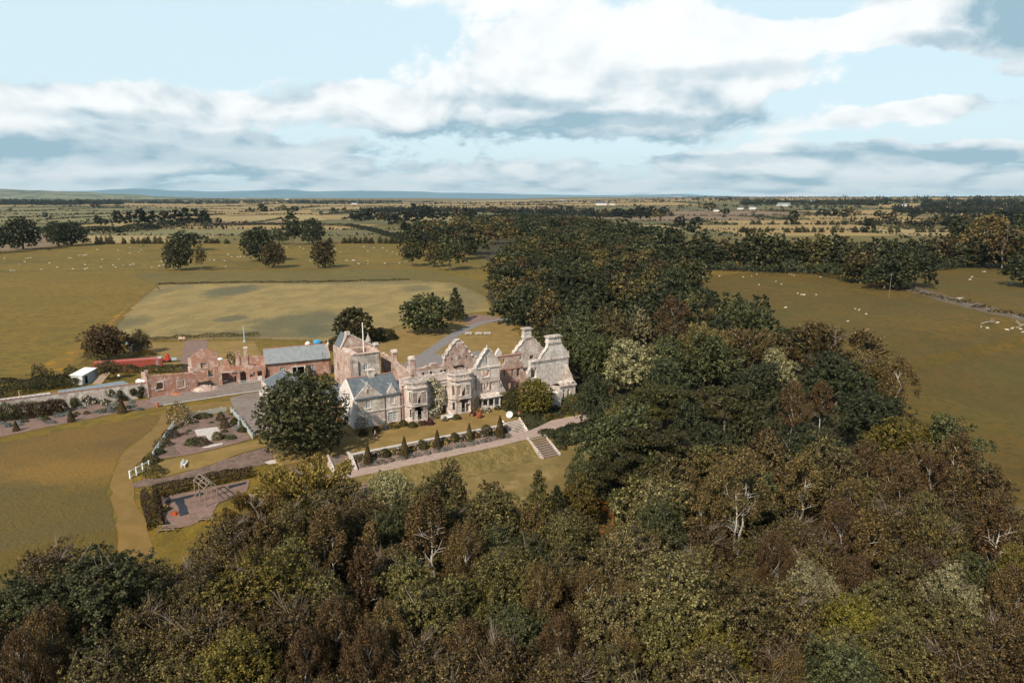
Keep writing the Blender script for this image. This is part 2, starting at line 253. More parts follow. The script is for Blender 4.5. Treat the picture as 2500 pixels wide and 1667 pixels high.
# ------------------------------------------------------------------ object helpers
def tag(o, label=None, cat=None, group=None, kind=None):
    if label: o['label'] = label
    if cat: o['category'] = cat
    if group: o['group'] = group
    if kind: o['kind'] = kind
    return o
def thing(name, label, cat, loc, group=None, rz=0.0):
    o = bpy.data.objects.new(name, None); COL.objects.link(o); o.location = loc; o.rotation_euler = (0, 0, rz); o.empty_display_size = .5
    return tag(o, label, cat, group)
def link(name, me, parent=None, m=None):
    o = bpy.data.objects.new(name, me); COL.objects.link(o)
    if parent: o.parent = parent
    if m:
        if not me.materials: me.materials.append(MATS[m])
    return o
def wloc(o):
    v = Vector((0, 0, 0))
    while o: v = v+Vector(o.location); o = o.parent
    return v
class MB:
    def __init__(s): s.v = []; s.f = []
    def face(s, pts): i = len(s.v); s.v += [tuple(p) for p in pts]; s.f.append(tuple(range(i, i+len(pts))))
    def hexa(s, p):                      # 8 corners: bottom 4, top 4
        i = len(s.v); s.v += [tuple(q) for q in p]
        for f in ((3, 2, 1, 0), (4, 5, 6, 7), (0, 1, 5, 4), (1, 2, 6, 5), (2, 3, 7, 6), (3, 0, 4, 7)): s.f.append(tuple(i+k for k in f))
    def box(s, fr, a0, a1, b0, b1, z0, z1): s.hexa([fr(a, b, z) for z in (z0, z1) for a, b in ((a0, b0), (a1, b0), (a1, b1), (a0, b1))])
    def prism(s, fr, plan, z0, z1):
        n = len(plan); i = len(s.v)
        s.v += [tuple(fr(a, b, z0)) for a, b in plan]+[tuple(fr(a, b, z1)) for a, b in plan]
        for k in range(n): s.f.append((i+k, i+(k+1) % n, i+n+(k+1) % n, i+n+k))
        for tr in tessellate_polygon([[Vector((a, b, 0)) for a, b in plan]]): s.f.append(tuple(i+n+k for k in tr)); s.f.append(tuple(i+k for k in tr))
    def bar(s, A, B, r, r2=None, n=6):
        A, B = Vector(A), Vector(B); r2 = r if r2 is None else r2; d = (B-A)
        if d.length < 1e-6: return
        q = d.to_track_quat('Z', 'Y'); i = len(s.v)
        for P, rr in ((A, r), (B, r2)):
            for k in range(n): a = 2*math.pi*k/n; s.v.append(tuple(P+q @ Vector((rr*math.cos(a), rr*math.sin(a), 0))))
        for k in range(n): s.f.append((i+k, i+(k+1) % n, i+n+(k+1) % n, i+n+k))
        s.f.append(tuple(i+n+k for k in range(n))); s.f.append(tuple(i+k for k in range(n))[::-1])
    def tube(s, pts, rad, n=6):
        for k in range(len(pts)-1): s.bar(pts[k], pts[k+1], rad[k], rad[k+1], n)
    def lathe(s, c, prof, n=12):         # profile [(r,z)]
        i = len(s.v)
        for r, z in prof:
            for k in range(n): a = 2*math.pi*k/n; s.v.append((c[0]+r*math.cos(a), c[1]+r*math.sin(a), c[2]+z))
        for j in range(len(prof)-1):
            for k in range(n): s.f.append((i+j*n+k, i+j*n+(k+1) % n, i+(j+1)*n+(k+1) % n, i+(j+1)*n+k))
        s.f.append(tuple(i+(len(prof)-1)*n+k for k in range(n)))
    def wall(s, pl, outline, holes=(), th=.6):
        """outline and holes in (along, z) on plane pl, thickness goes behind it"""
        loops = [[Vector((a, z, 0)) for a, z in outline]]+[[Vector((a, z, 0)) for a, z in h] for h in holes]
        flat = [p for l in loops for p in l]; i = len(s.v); n = len(flat)
        s.v += [tuple(pl(p.x, 0, p.y)) for p in flat]+[tuple(pl(p.x, -th, p.y)) for p in flat]
        for tr in tessellate_polygon(loops): s.f.append(tuple(i+k for k in tr)); s.f.append(tuple(i+n+k for k in tr)[::-1])
        b = 0
        for l in loops:
            for k in range(len(l)): a1, a2 = b+k, b+(k+1) % len(l); s.f.append((i+a1, i+a2, i+n+a2, i+n+a1))
            b += len(l)
    def build(s, name, m, parent=None, smooth=False):
        me = bpy.data.meshes.new(name); o0 = wloc(parent) if parent else Vector((0, 0, 0))
        me.from_pydata([(x-o0.x, y-o0.y, z-o0.z) for x, y, z in s.v], [], s.f); me.materials.append(MATS[m])
        if smooth: me.shade_smooth()
        return link(name, me, parent)
class Plane:
    """vertical plane through two ground points; call (along, out, z) for a point"""
    def __init__(s, P0, P1, flip=False):
        s.P = Vector((P0[0], P0[1], 0)); d = Vector((P1[0]-P0[0], P1[1]-P0[1], 0)); s.len = d.length; s.d = d.normalized(); s.n = Vector((s.d.y, -s.d.x, 0))
        if flip: s.n = -s.n
    def __call__(s, a, b=0.0, z=0.0): return s.P+s.d*a+s.n*b+Vector((0, 0, z))
    def px(s, u, v, out=0.0):
        d = Vector(ray(u, v)); P = s.P+s.n*out; k = (P.x*s.n.x+P.y*s.n.y)/(d.x*s.n.x+d.y*s.n.y)
        q = d*k; return ((q.x-s.P.x)*s.d.x+(q.y-s.P.y)*s.d.y, H+q.z)
def HP(t): return Plane(W(0, t), W(1, t))         # planes along the mansion front: along = s
def SPl(s_): return Plane(W(s_, 0), W(s_, 1), True)   # planes across it: along = t, out = -s side
z1 = lambda x, y: (780+x*350/1829, 780+y*350/1829)
z2 = lambda x, y: (960+x*460/2352, 780+y*460/2352)
z3 = lambda x, y: (330+x/4.704, 780+y/4.704)
z4 = lambda x, y: (x/5.226, 780+y/5.226)
z5 = lambda x, y: (300+x/4.612, 980+y/4.612)
z6 = lambda x, y: (780+x/3.51, 960+y/3.51)
def rect(a0, a1, z0, z1_): return [(a0, z0), (a1, z0), (a1, z1_), (a0, z1_)]
def pxrect(pl, zf, x0, y0, x1, y1, out=0.0):
    a, b = pl.px(*zf(x0, y1), out); c, d = pl.px(*zf(x1, y0), out)
    e = pl.px(*zf(x0, y0), out)[1]; zb = pl.px(*zf(x1, y1), out)[1]
    return rect(a, c, (b+zb)/2, (d+e)/2)
def ragged(a0, a1, f, step=.5, amp=.18, seed=1):
    r = random.Random(seed); n = max(2, int(abs(a1-a0)/step)); out = []
    for k in range(n+1):
        a = a0+(a1-a0)*k/n; z = f(a)+r.uniform(-amp, amp)
        out.append((a, z))
        if r.random() < .35 and k < n: out.append((a+(a1-a0)/n*.45, z+r.uniform(-amp, amp)*.3))
    return out
def curved_gable(a0, a1, zb, zt, flat=.0):
    """scrolled gable outline from (a1,zb) over the top to (a0,zb)"""
    c = (a0+a1)/2; w_ = (a1-a0)/2; h = zt-zb
    half = [(1.0, 0), (1.0, .13), (.94, .19), (.86, .21), (.82, .26), (.77, .38), (.71, .47), (.62, .51), (.56, .55), (.51, .66), (.44, .76), (.35, .80), (.29, .84), (.25, .92), (.15, .99), (.05, 1.02)]
    return [(c+w_*x, zb+h*y) for x, y in half]+[(c-w_*x, zb+h*y) for x, y in reversed(half)]

# ---- leaves
def leafmesh(name, C, N, size, aspect, m, tilt=.8, spray=False, seed=0):
    r = np.random.default_rng(seed); C = np.asarray(C, float); N = np.asarray(N, float); n = len(C)
    nn = N+tilt*r.normal(size=(n, 3)); nn /= np.linalg.norm(nn, axis=1)[:, None]+1e-9
    rv = r.normal(size=(n, 3))
    if spray: rv = N+np.array([0, 0, .5])+.45*rv; nn = r.normal(size=(n, 3))+np.array([0, 0, .6]); tt = rv/(np.linalg.norm(rv, axis=1)[:, None]); nn = np.cross(tt, nn)
    nn /= np.linalg.norm(nn, axis=1)[:, None]+1e-9
    tt = rv-(rv*nn).sum(1)[:, None]*nn; tt /= np.linalg.norm(tt, axis=1)[:, None]+1e-9; bb = np.cross(nn, tt)
    sz = (np.asarray(size)*r.uniform(.6, 1.35, n))[:, None]; a = sz*.5*aspect**.5; b = sz*.5/aspect**.5
    V = np.stack([C+tt*a, C+bb*b+nn*sz*.07, C-tt*a, C-bb*b+nn*sz*.07], 1).reshape(-1, 3)
    me = bpy.data.meshes.new(name); me.vertices.add(4*n); me.vertices.foreach_set('co', V.astype(np.float32).ravel())
    me.loops.add(4*n); me.loops.foreach_set('vertex_index', np.arange(4*n, dtype=np.int32)); me.polygons.add(n)
    me.polygons.foreach_set('loop_start', np.arange(0, 4*n, 4, dtype=np.int32))
    me.update(calc_edges=True); me.materials.append(MATS[m]); return me
def sph(r, n):
    v = r.normal(size=(n, 3)); return v/np.linalg.norm(v, axis=1)[:, None]
def crown_pts(shape, n, r, lobes=26, gap=.0):
    """leaf positions and outward directions in a crown about 1 wide (radius .5) and from z .0 to 1.0 (whole tree height 1)"""
    C = []; N = []
    if shape in ('round', 'dome'):
        cz, rz, rr = .48, .52, .40
        L_ = []
        if shape == 'dome':
            lobes = int(lobes*1.7); cz, rz = .47, .55
            for k in range(lobes):
                zc = 1-2*(k+.5)/lobes*.93; a_ = k*2.39996; rxy = math.sqrt(max(0, 1-zc*zc)); q = r.uniform(.68, .78)
                L_.append((np.array([math.cos(a_)*rxy*.5*q, math.sin(a_)*rxy*.5*q, cz+zc*rz*q]), r.uniform(.11, .15)))
            lobes = 0
        for k in range(lobes):
            d = sph(r, 1)[0]; d[2] = abs(d[2])*1.5-.8; d /= np.linalg.norm(d); q = r.uniform(.5, .82) if d[2] < 0 else r.uniform(.42, .80)
            L_.append((np.array([d[0]*.5*q, d[1]*.5*q, cz+d[2]*rz*q*1.05]), r.uniform(.085, .18)))
        L_.append((np.array([0, 0, cz+.16]), .22)); L_.append((np.array([0, 0, cz-.1]), .22))
        wts = np.array([q[1]**2 for q in L_]); wts /= wts.sum()
        for (c, rad), wt in zip(L_, wts):
            m = int(n*wt); nc = max(3, m//(7 if shape == 'dome' else 20 if n > 20000 else 13)); cd = sph(r, nc); cd[:, 2] = np.where(cd[:, 2] < -.6, -cd[:, 2], cd[:, 2])
            cc = c+cd*np.array([1, 1, .8])*(rad*r.uniform(.72, 1.08, nc))[:, None]
            idx = r.integers(0, nc, m); C.append(cc[idx]+r.normal(size=(m, 3))*rad*.075+cd[idx]*(r.random(m)*rad*.30)[:, None]); N.append(cd[idx]+np.array([0, 0, .45]))
    elif shape == 'birch':
        for k in range(lobes+14):
            h = .34+.64*(k+r.random())/(lobes+14); rad = .5*math.sin(math.pi*min(1, (1.03-h)/.80))**.8*.95; a = k*2.4+r.random(); q = r.uniform(.25, .95)
            c = np.array([math.cos(a)*rad*q, math.sin(a)*rad*q, h]); m = n//(lobes+14); lr = r.uniform(.055, .10)
            cd = sph(r, m); s_ = r.uniform(.2, 1.05, m)[:, None]; p = c+cd*s_*lr*np.array([1.25, 1.25, 1.0]); p[:, 2] -= (np.linalg.norm(p[:, :2]-c[:2], axis=1)*.5)
            C.append(p); N.append(cd+np.array([0, 0, .5]))
    elif shape == 'cone':
        tiers = 15
        for k in range(tiers):
            h = .12+.84*k/tiers; rad = .5*(1-(h-.08)/.95)**.85*r.uniform(.85, 1.1); nb = max(4, int(13*(1-k/tiers)))
            for j in range(nb):
                a = j*2*math.pi/nb+k*.7+r.normal()*.12; m = max(4, int(n/(tiers*9.5)))
                q = r.uniform(.1, 1.0, m)**.7; x = q*rad*r.uniform(.85, 1.12); sp = r.normal(size=m)*.035*(1.1-q)
                p = np.stack([np.cos(a)*x-np.sin(a)*sp, np.sin(a)*x+np.cos(a)*sp, h-.055*q+.03*q*q+r.normal(size=m)*.012+(.05*r.random())], 1)
                C.append(p); N.append(np.tile([math.cos(a)*.8, math.sin(a)*.8, .55], (m, 1)))
    elif shape == 'broadcone':          # yew, beech: upswept sprays from a dome
        for k in range(lobes+20):
            d = sph(r, 1)[0]; d[2] = abs(d[2])-.15; d /= np.linalg.norm(d); q = r.uniform(.55, .97); c = np.array([d[0]*.54*q, d[1]*.54*q, .32+d[2]*.62*q])
            m = n//(lobes+20); ax = np.array([d[0], d[1], d[2]*.5+.45]); ax /= np.linalg.norm(ax); tq = r.uniform(-.08, .09, m)
            p = c+ax*tq[:, None]+r.normal(size=(m, 3))*.022*(1.6-np.abs(tq)[:, None]*8)
            C.append(p); N.append(np.tile(ax, (m, 1)))
    elif shape == 'pine':
        for k in range(lobes):
            h = r.uniform(.45, .95); rad = .5*(1-((h-.6)/.45)**2)**.5 if abs(h-.6) < .44 else .15; a = k*2.4; q = r.uniform(.3, 1); c = np.array([math.cos(a)*rad*q, math.sin(a)*rad*q, h])
            m = n//lobes; cd = sph(r, m); p = c+cd*(r.uniform(.3, 1, m)**.5)[:, None]*np.array([.14, .14, .045]); C.append(p); N.append(cd*.3+np.array([0, 0, 1.]))
    return np.concatenate(C), np.concatenate(N)
PROTO = {}
SPEC = {'round': dict(shape='round', bark='bark'), 'birch': dict(shape='birch', bark='bark_white'), 'cone': dict(shape='cone', bark='bark'), 'spray': dict(shape='broadcone', bark='bark'), 'pine': dict(shape='pine', bark='bark_grey'), 'twiggy': dict(shape='round', bark='bark_twig'), 'dome': dict(shape='dome', bark='bark')}
LOD = {'near': (32000, .0175), 'mid': (14000, .0255), 'far': (5200, .043), 'tiny': (420, .13)}
def proto(shape, lod, var):
    key = (shape, lod, var)
    if key in PROTO: return PROTO[key]
    r = np.random.default_rng(hash((len(shape)*31+ord(shape[0]), lod == 'near', lod == 'mid', lod == 'far', var)) % 9999)
    n, sz = LOD[lod]
    if shape == 'birch': n = int(n*.62); sz *= .85
    if shape == 'cone': sz *= .85
    if shape == 'pine': n = int(n*.9)
    if shape == 'dome': n = int(n*1.35)
    if shape == 'twiggy': n = int(n*.62)
    if shape == 'spray': n = int(n*1.1)
    lb = {'near': 52, 'mid': 34, 'far': 24, 'tiny': 12}[lod]
    C, N = crown_pts(SPEC[shape]['shape'], n, r, lb)
    C = C*np.array([10, 10, 10.]); asp = {'round': 1.7, 'dome': 1.6, 'twiggy': 2.0, 'birch': 1.8, 'cone': 2.2, 'spray': 2.8, 'pine': 1.8}[shape]
    crown = leafmesh('crown', C, N, sz*10, asp, 'leaf_dark', tilt=.75, spray=shape in ('cone', 'spray'), seed=var)
    mb = MB(); q = random.Random(var*7+len(shape)); seg = 6 if lod in ('near', 'mid') else 4
    lean = [Vector((q.uniform(-.3, .3)*k, q.uniform(-.3, .3)*k, [0, 2.2, 4.2, 6.2, 8.0, 9.3][k])) for k in range(6)]
    tr = {'round': .30, 'dome': .3, 'twiggy': .16, 'birch': .13, 'cone': .22, 'spray': .28, 'pine': .2}[shape]
    mb.tube(lean, [tr*k for k in (1.15, .85, .68, .48, .28, .1)], seg)
    nb = {'near': 14, 'mid': 9, 'far': 5, 'tiny': 0}[lod]
    for k in range(nb):
        h = q.uniform(.25, .85)*9; i = min(4, int(h/2.0)); P = lean[i].lerp(lean[i+1], .5) if i < 5 else lean[5]; a = k*2.4+q.random(); l_ = (3.9 if shape != 'birch' else 3.0)*q.uniform(.7, 1.1)*(1-P.z/13)
        up = {'round': .7, 'dome': .7, 'twiggy': 1.0, 'birch': 1.1, 'cone': .0, 'spray': .8, 'pine': .5}[shape]
        m1 = P+Vector((math.cos(a)*l_*.5, math.sin(a)*l_*.5, l_*.5*up)); m2 = P+Vector((math.cos(a+.2)*l_, math.sin(a+.2)*l_, l_*up*.9))
        b0 = tr*(.45 if shape != 'birch' else .5); mb.tube([P, m1, m2], [b0, b0*.6, b0*.15], 4)
        if lod == 'near' and shape == 'twiggy':
            for e in range(7):
                A = P.lerp(m2, q.uniform(.3, 1)); d = Vector((math.cos(a+q.uniform(-1, 1)), math.sin(a+q.uniform(-1, 1)), q.uniform(.2, 1.5))).normalized()*q.uniform(1.2, 2.3); mb.tube([A, A+d*.55, A+d+Vector((0, 0, q.uniform(-.2, .3)))], [.028, .02, .008], 3)
        if lod == 'near':
            for e in range(3):
                d = Vector((q.uniform(-1, 1), q.uniform(-1, 1), q.uniform(.2, 1.2)))*1.3; mb.bar(m1.lerp(m2, q.random()), m1.lerp(m2, q.random())+d, b0*.25, b0*.06, 3)
    bark = mb.build('trunk', SPEC[shape]['bark']); tm = bark.data; bpy.data.objects.remove(bark)
    PROTO[key] = (crown, tm); return PROTO[key]
KIND = {'dsyc': ('dome', 'leaf_dark', 'broadleaf_tree', ''), 'ddeep': ('dome', 'leaf_deep', 'broadleaf_tree', ''), 'dolive': ('dome', 'leaf_olive', 'broadleaf_tree', ''), 'dhedge': ('dome', 'leaf_hedge', 'broadleaf_tree', ''), 'tan': ('round', 'leaf_tan', 'broadleaf_tree', ''), 'dyellow': ('dome', 'leaf_yellow', 'shrub', ''),  # species look: shape, leaf material, name, words
    'syc': ('round', 'leaf_dark', 'broadleaf_tree', 'dark green round-crowned tree'), 'deep': ('round', 'leaf_deep', 'broadleaf_tree', 'very dark green dense tree'),
    'olive': ('round', 'leaf_olive', 'broadleaf_tree', 'olive green broadleaf tree'), 'gold': ('spray', 'leaf_gold', 'beech_tree', 'golden brown beech with upswept sprays'),
    'rust': ('birch', 'leaf_rust', 'birch_tree', 'rust brown birch with thin pale stem'), 'pale': ('round', 'leaf_pale', 'whitebeam_tree', 'pale silvery green tree'),
    'yellow': ('round', 'leaf_yellow', 'broadleaf_tree', 'yellowish green broadleaf tree'), 'con': ('cone', 'leaf_deep', 'conifer_tree', 'dark narrow conifer'),
    'yew': ('spray', 'leaf_yewgold', 'yew_tree', 'golden yew with feathery drooping sprays'), 'brown': ('twiggy', 'leaf_brown', 'broadleaf_tree', 'brown-leaved broadleaf tree'),
    'pine': ('pine', 'leaf_hedge', 'pine_tree', 'open-branched dark green pine'), 'far': ('round', 'leaf_far', 'broadleaf_tree', 'dark distant round tree'), 'ocone': ('cone', 'leaf_olive', 'conifer_tree', 'olive green conifer')}
PLACED = []; tn = [0]; VAR = {'near': 3, 'mid': 3, 'far': 3, 'tiny': 2}
def tree(kind, P, h, wd, label=None, group=None, rz=None, bark=None):
    shape, lm, name, words = KIND[kind]; d = depth(P)
    lod = 'near' if d < 92 else 'mid' if d < 190 else 'far' if d < 700 else 'tiny'
    tn[0] += 1; crown, tm = proto(shape, lod, tn[0] % VAR[lod])
    o = thing(name, label or words, 'tree', P, group, rz if rz is not None else random.uniform(0, 6.28))
    o.scale = (wd/9.2, wd/9.2, h/9.7)
    c = link('crown', crown, o); c.material_slots[0].link = 'OBJECT'; c.material_slots[0].material = MATS[lm]
    if lod != 'tiny':
        t_ = link('trunk', tm, o)
        if bark: t_.material_slots[0].link = 'OBJECT'; t_.material_slots[0].material = MATS[bark]
    PLACED.append((P.x, P.y, wd/2)); return o
def tree_top(kind, u, v, h, wpx, label=None, **k):
    """tree of height h whose crown top shows at photo pixel u, v and is wpx pixels wide"""
    P = G(u, v, h); P.z -= h; d = depth(P+Vector((0, 0, h*.6))); P.z -= .1
    return tree(kind, P, h, wpx*d/F*1.02, label, **k)
def tree_base(kind, u, vb, vt, wpx, label=None, **k):
    P = G(u, vb); h = zat(P, vt)-P.z; P.z -= .1
    return tree(kind, P, h*1.02, wpx*depth(P)/F*1.05, label, **k)
def bush(name, label, cat, P, rx, ry, rz_, m='leaf_hedge', n=None, ls=.16, group=None, flowers=None, smooth=.0, rot=0.0):
    r = np.random.default_rng(int(abs(P.x*131+P.y*71)) % 99991); n = n or int(max(60, 2.6*(rx*ry+rx*rz_+ry*rz_)*4/(ls*ls)))
    n = min(n, 9000); d = sph(r, n); d[:, 2] = np.abs(d[:, 2])*1.1-.1; lump = 1+smooth*np.sin(d[:, 0]*5+d[:, 1]*3+P.x)*np.cos(d[:, 2]*6+d[:, 1]*4+P.y)
    C = d*np.array([rx, ry, rz_])*(lump*r.uniform(.82, 1.04, n))[:, None]
    c, s_ = math.cos(rot), math.sin(rot); C = C @ np.array([[c, s_, 0], [-s_, c, 0], [0, 0, 1]])
    if not flowers:
        o = link(name, leafmesh(name, C, d, ls, 1.4, m, .6, seed=int(n) % 97)); o.location = P; return tag(o, label, cat, group)
    o = thing(name, label, cat, P, group); link('foliage', leafmesh('foliage', C, d, ls, 1.4, m, .6), o)
    k = r.choice(n, max(6, int(n*.11))); link('flowers', leafmesh('flowers', C[k]*1.05, d[k], ls*1.15, 1.0, flowers, .5), o); return o
def hedge(name, label, pts, wd, ht, m='leaf_hedge', ls=.25, dens=1.0, kind=None, group=None, lump=.15, cat='hedge'):
    """leafy ribbon along ground points"""
    r = np.random.default_rng(len(pts)*17+int(abs(pts[0].x))); C = []; N = []
    for A, B in zip(pts[:-1], pts[1:]):
        Ln = (B-A).length; n = int(min(26000, dens*Ln*(wd+2*ht)*2.2/(ls*ls))); q = r.random(n); d = np.array((B-A).normalized()); nrm = np.array([-d[1], d[0], 0]); nrm /= np.linalg.norm(nrm)+1e-9
        a = r.uniform(-math.pi*.08, math.pi*1.08, n); ca = np.cos(a); sa = np.sin(a); lx = np.sign(ca)*np.abs(ca)**.55; lz = np.sign(sa)*np.abs(sa)**.55
        lm = 1+lump*np.sin(q*Ln/wd*1.7+np.array(A)[0])*np.sin(q*Ln/wd*.61+3)+r.uniform(-.1, .06, n)
        base = np.array(A)[None, :]*(1-q)[:, None]+np.array(B)[None, :]*q[:, None]
        C.append(base+nrm*(lx*wd/2*lm)[:, None]+np.array([0, 0, 1])*(lz*ht*lm)[:, None]); N.append(nrm*ca[:, None]+np.array([0, 0, 1])*sa[:, None]*.9)
    o = link(name, leafmesh(name, np.concatenate(C)-np.array(pts[0]), np.concatenate(N), ls, 1.4, m, .6)); o.location = pts[0]
    return tag(o, label, None if kind == 'structure' else cat, group, kind)

# ------------------------------------------------------------------ ground sheet and patches laid on it
def axis(lo, hi, fine0, fine1, step, grow=1.13):
    a = [fine0]
    while a[-1] < fine1: a.append(a[-1]+step)
    q = step
    while a[-1] < hi: q = min(q*grow, 260 if abs(a[-1]) < 9000 else 900); a.append(a[-1]+q)
    q = step
    while a[0] > lo: q = min(q*grow, 260 if abs(a[0]) < 9000 else 900); a.insert(0, a[0]-q)
    return a
SA = axis(-24000, 26000, -60, 90, 3.0); TA = axis(-27000, 9500, -6, 62, .75)
HG = {}
def gh(i, j):
    k = (i, j)
    if k not in HG: P = W(SA[i], TA[j]); HG[k] = hgt(P.x, P.y)
    return HG[k]
mb = MB()
for i in range(len(SA)):
    for j in range(len(TA)): mb.v.append(tuple(W(SA[i], TA[j], gh(i, j))))
nj = len(TA)
for i in range(len(SA)-1):
    for j in range(nj-1):
        a = i*nj+j; mb.f.append((a, a+nj, a+nj+1)); mb.f.append((a, a+nj+1, a+1))
tag(mb.build('ground', 'grass'), 'olive golden grassland reaching from the near wood to the hills', None, kind='structure')
def clip(poly, nx, ny, c):
    out = []
    for k in range(len(poly)):
        A, B = poly[k-1], poly[k]; da, db = nx*A[0]+ny*A[1]-c, nx*B[0]+ny*B[1]-c
        if da >= 0: out.append(A)
        if (da >= 0) != (db >= 0): q = da/(da-db); out.append((A[0]+(B[0]-A[0])*q, A[1]+(B[1]-A[1])*q))
    return out
import bisect
def drape(name, label, poly, m, off=.02, jit=0.0, step=None, kind='structure', cat=None, up=None, parent=None):
    """poly: world points; laid exactly on the ground triangles, off metres above"""
    P = [L(p[0], p[1]) for p in poly]
    if step:
        r = random.Random(len(P)); Q = []
        for k in range(len(P)):
            A, B = P[k], P[(k+1) % len(P)]; n = max(1, int(math.hypot(B[0]-A[0], B[1]-A[1])/step))
            for e in range(n): Q.append((A[0]+(B[0]-A[0])*e/n+r.uniform(-jit, jit), A[1]+(B[1]-A[1])*e/n+r.uniform(-jit, jit)))
        P = Q
    s0, s1 = min(p[0] for p in P), max(p[0] for p in P); t0, t1 = min(p[1] for p in P), max(p[1] for p in P)
    i0, i1 = max(0, bisect.bisect(SA, s0)-1), min(len(SA)-2, bisect.bisect(SA, s1)); j0, j1 = max(0, bisect.bisect(TA, t0)-1), min(len(TA)-2, bisect.bisect(TA, t1))
    mb = MB()
    for i in range(i0, i1+1):
        col = clip(clip(P, 1, 0, SA[i]), -1, 0, -SA[i+1])
        if len(col) < 3: continue
        for j in range(j0, j1+1):
            c = clip(clip(col, 0, 1, TA[j]), 0, -1, -TA[j+1])
            if len(c) < 3: continue
            a, b = SA[i+1]-SA[i], TA[j+1]-TA[j]; h00, h10, h01, h11 = gh(i, j), gh(i+1, j), gh(i, j+1), gh(i+1, j+1)
            c0 = -b*SA[i]+a*TA[j]
            for sg in (1, -1):         # below / above the diagonal
                q = clip(c, sg*b, -sg*a, -sg*c0)
                q = [p for k, p in enumerate(q) if abs(p[0]-q[k-1][0])+abs(p[1]-q[k-1][1]) > 1e-5]
                if len(q) < 3: continue
                ar = sum(q[k-1][0]*q[k][1]-q[k][0]*q[k-1][1] for k in range(len(q)))
                if abs(ar) < 1e-5: continue
                pts = []
                for x, y in q:
                    fx, fy = (x-SA[i])/a, (y-TA[j])/b
                    z = h00+(h10-h00)*fx+(h11-h10)*fy if sg > 0 else h00+(h01-h00)*fy+(h11-h01)*fx
                    pts.append(W(x, y, z+off))
                mb.face(pts if ar < 0 else pts[::-1])
    o = mb.build(name, m, parent); return tag(o, label, cat, None, kind)
def PX(*pts): return [G(u, v) for u, v in pts]
def smoothline(pts, n=8):
    out = []
    for k in range(len(pts)-1):
        p0, p1, p2, p3 = pts[max(0, k-1)], pts[k], pts[k+1], pts[min(len(pts)-1, k+2)]
        for e in range(n):
            t = e/n; out.append(.5*((2*p1)+(p2-p0)*t+(2*p0-5*p1+4*p2-p3)*t*t+(3*p1-p0-3*p2+p3)*t**3))
    out.append(pts[-1]); return out
def ribbon(pts, wd):
    l, r_ = [], []
    for k, p in enumerate(pts):
        d = (pts[min(len(pts)-1, k+1)]-pts[max(0, k-1)]); d.z = 0; d.normalize(); n = Vector((-d.y, d.x, 0))*wd/2; l.append(p+n); r_.append(p-n)
    return l+r_[::-1]
# ------------------------------------------------------------------ fields, paths, lawns
drape('pasture', 'golden green sheep pasture beyond the long fence', PX((-320, 668), (0, 664), (440, 660), (800, 655), (1040, 652), (1150, 668), (1200, 640), (1120, 610), (980, 597), (600, 597), (330, 600), (200, 606), (-250, 622)), 'grass_sheep', .05)
drape('upper_pasture', 'green pasture above the row of hawthorns', PX((210, 597), (600, 594), (980, 592), (965, 575), (850, 553), (700, 554), (480, 556), (300, 574)), 'grass_mid', .05)
drape('strip_pasture', 'cool green strip of field rising to the tree belt', PX((330, 668), (800, 658), (1040, 655), (1190, 690), (1185, 720), (1110, 690), (1000, 682), (560, 690), (390, 694), (350, 688)), 'grass_mid', .03, 1.2, 5)  # plain field strip in the cooler, greener grass
mw = MATS['grass_mid'].copy()
m = bpy.data.materials.new('meadow'); m.use_nodes = True; t = NT(m.node_tree); t.n.clear(); MATS['meadow'] = m
g = t.node('ShaderNodeNewGeometry').outputs['Position']
c = t.mix(t.smooth(t.noise(t.vm('MULTIPLY', g, (1, .5, 1)), .10, 8, .72), .38, .62), (.265, .190, .060), (.185, .132, .042))
c = t.mix(t.smooth(t.noise(g, .8, 5, .7), .5, .72, 0, .5), c, (.34, .25, .09))
dk = None
for (u, v, ru, rv, k) in [(565, 710, 70, 17, .85), (740, 785, 150, 32, .8), (560, 778, 45, 12, .8), (770, 803, 70, 22, .9), (330, 730, 35, 60, .45), (290, 795, 60, 30, .6), (1020, 703, 50, 10, .6), (700, 815, 330, 12, .7), (1150, 700, 60, 60, .5), (880, 690, 300, 6, .45)]:
    P = G(u, v); rx = (G(u+ru, v)-G(u-ru, v)).length/2; ry = (G(u, v+rv)-G(u, v-rv)).length/2
    q = t.vm('DIVIDE', t.vm('SUBTRACT', g, (P.x, P.y, 0)), (rx, ry, 1e5)); r_ = t.m('ADD', t.vm('LENGTH', q), t.m('MULTIPLY', t.m('SUBTRACT', t.noise(g, .12, 5, .7), .5), 1.6))
    q = t.smooth(r_, 1.0, .5, 0, k); dk = q if dk is None else t.m('MAXIMUM', dk, q)
c = t.mix(dk, c, t.mix(t.noise(g, .7, 5, .7), (.045, .052, .028), (.12, .108, .048)))
b = t.node('ShaderNodeBsdfPrincipled', {'Base Color': c, 'Roughness': .95}); bn = t.node('ShaderNodeBump', {'Strength': 1.0, 'Distance': .5, 'Height': t.noise(g, .9, 6, .7)}); t.l.new(bn.outputs[0], b.inputs['Normal'])
t.l.new(b.outputs[0], t.node('ShaderNodeOutputMaterial').inputs[0])
drape('meadow', 'rough straw-coloured meadow with dark nettle patches', PX((272, 812), (300, 775), (345, 728), (390, 695), (560, 691), (1000, 684), (1110, 692), (1180, 722), (1200, 760), (1090, 770), (960, 800), (900, 828), (860, 835), (600, 826), (330, 832)), 'meadow', .04, 1.1, 3)
drape('buttercup_verge', 'strip of yellow buttercups along the field edge', PX((150, 905), (200, 860), (262, 812), (330, 745), (385, 700), (378, 695), (320, 740), (240, 805), (160, 860), (90, 905)), 'buttercups', .03, .8, 4)
drape('yard_grass', 'mown grass behind the ruined outbuildings', PX((345, 838), (620, 832), (640, 870), (600, 905), (380, 905), (335, 880)), 'lawn', .05)
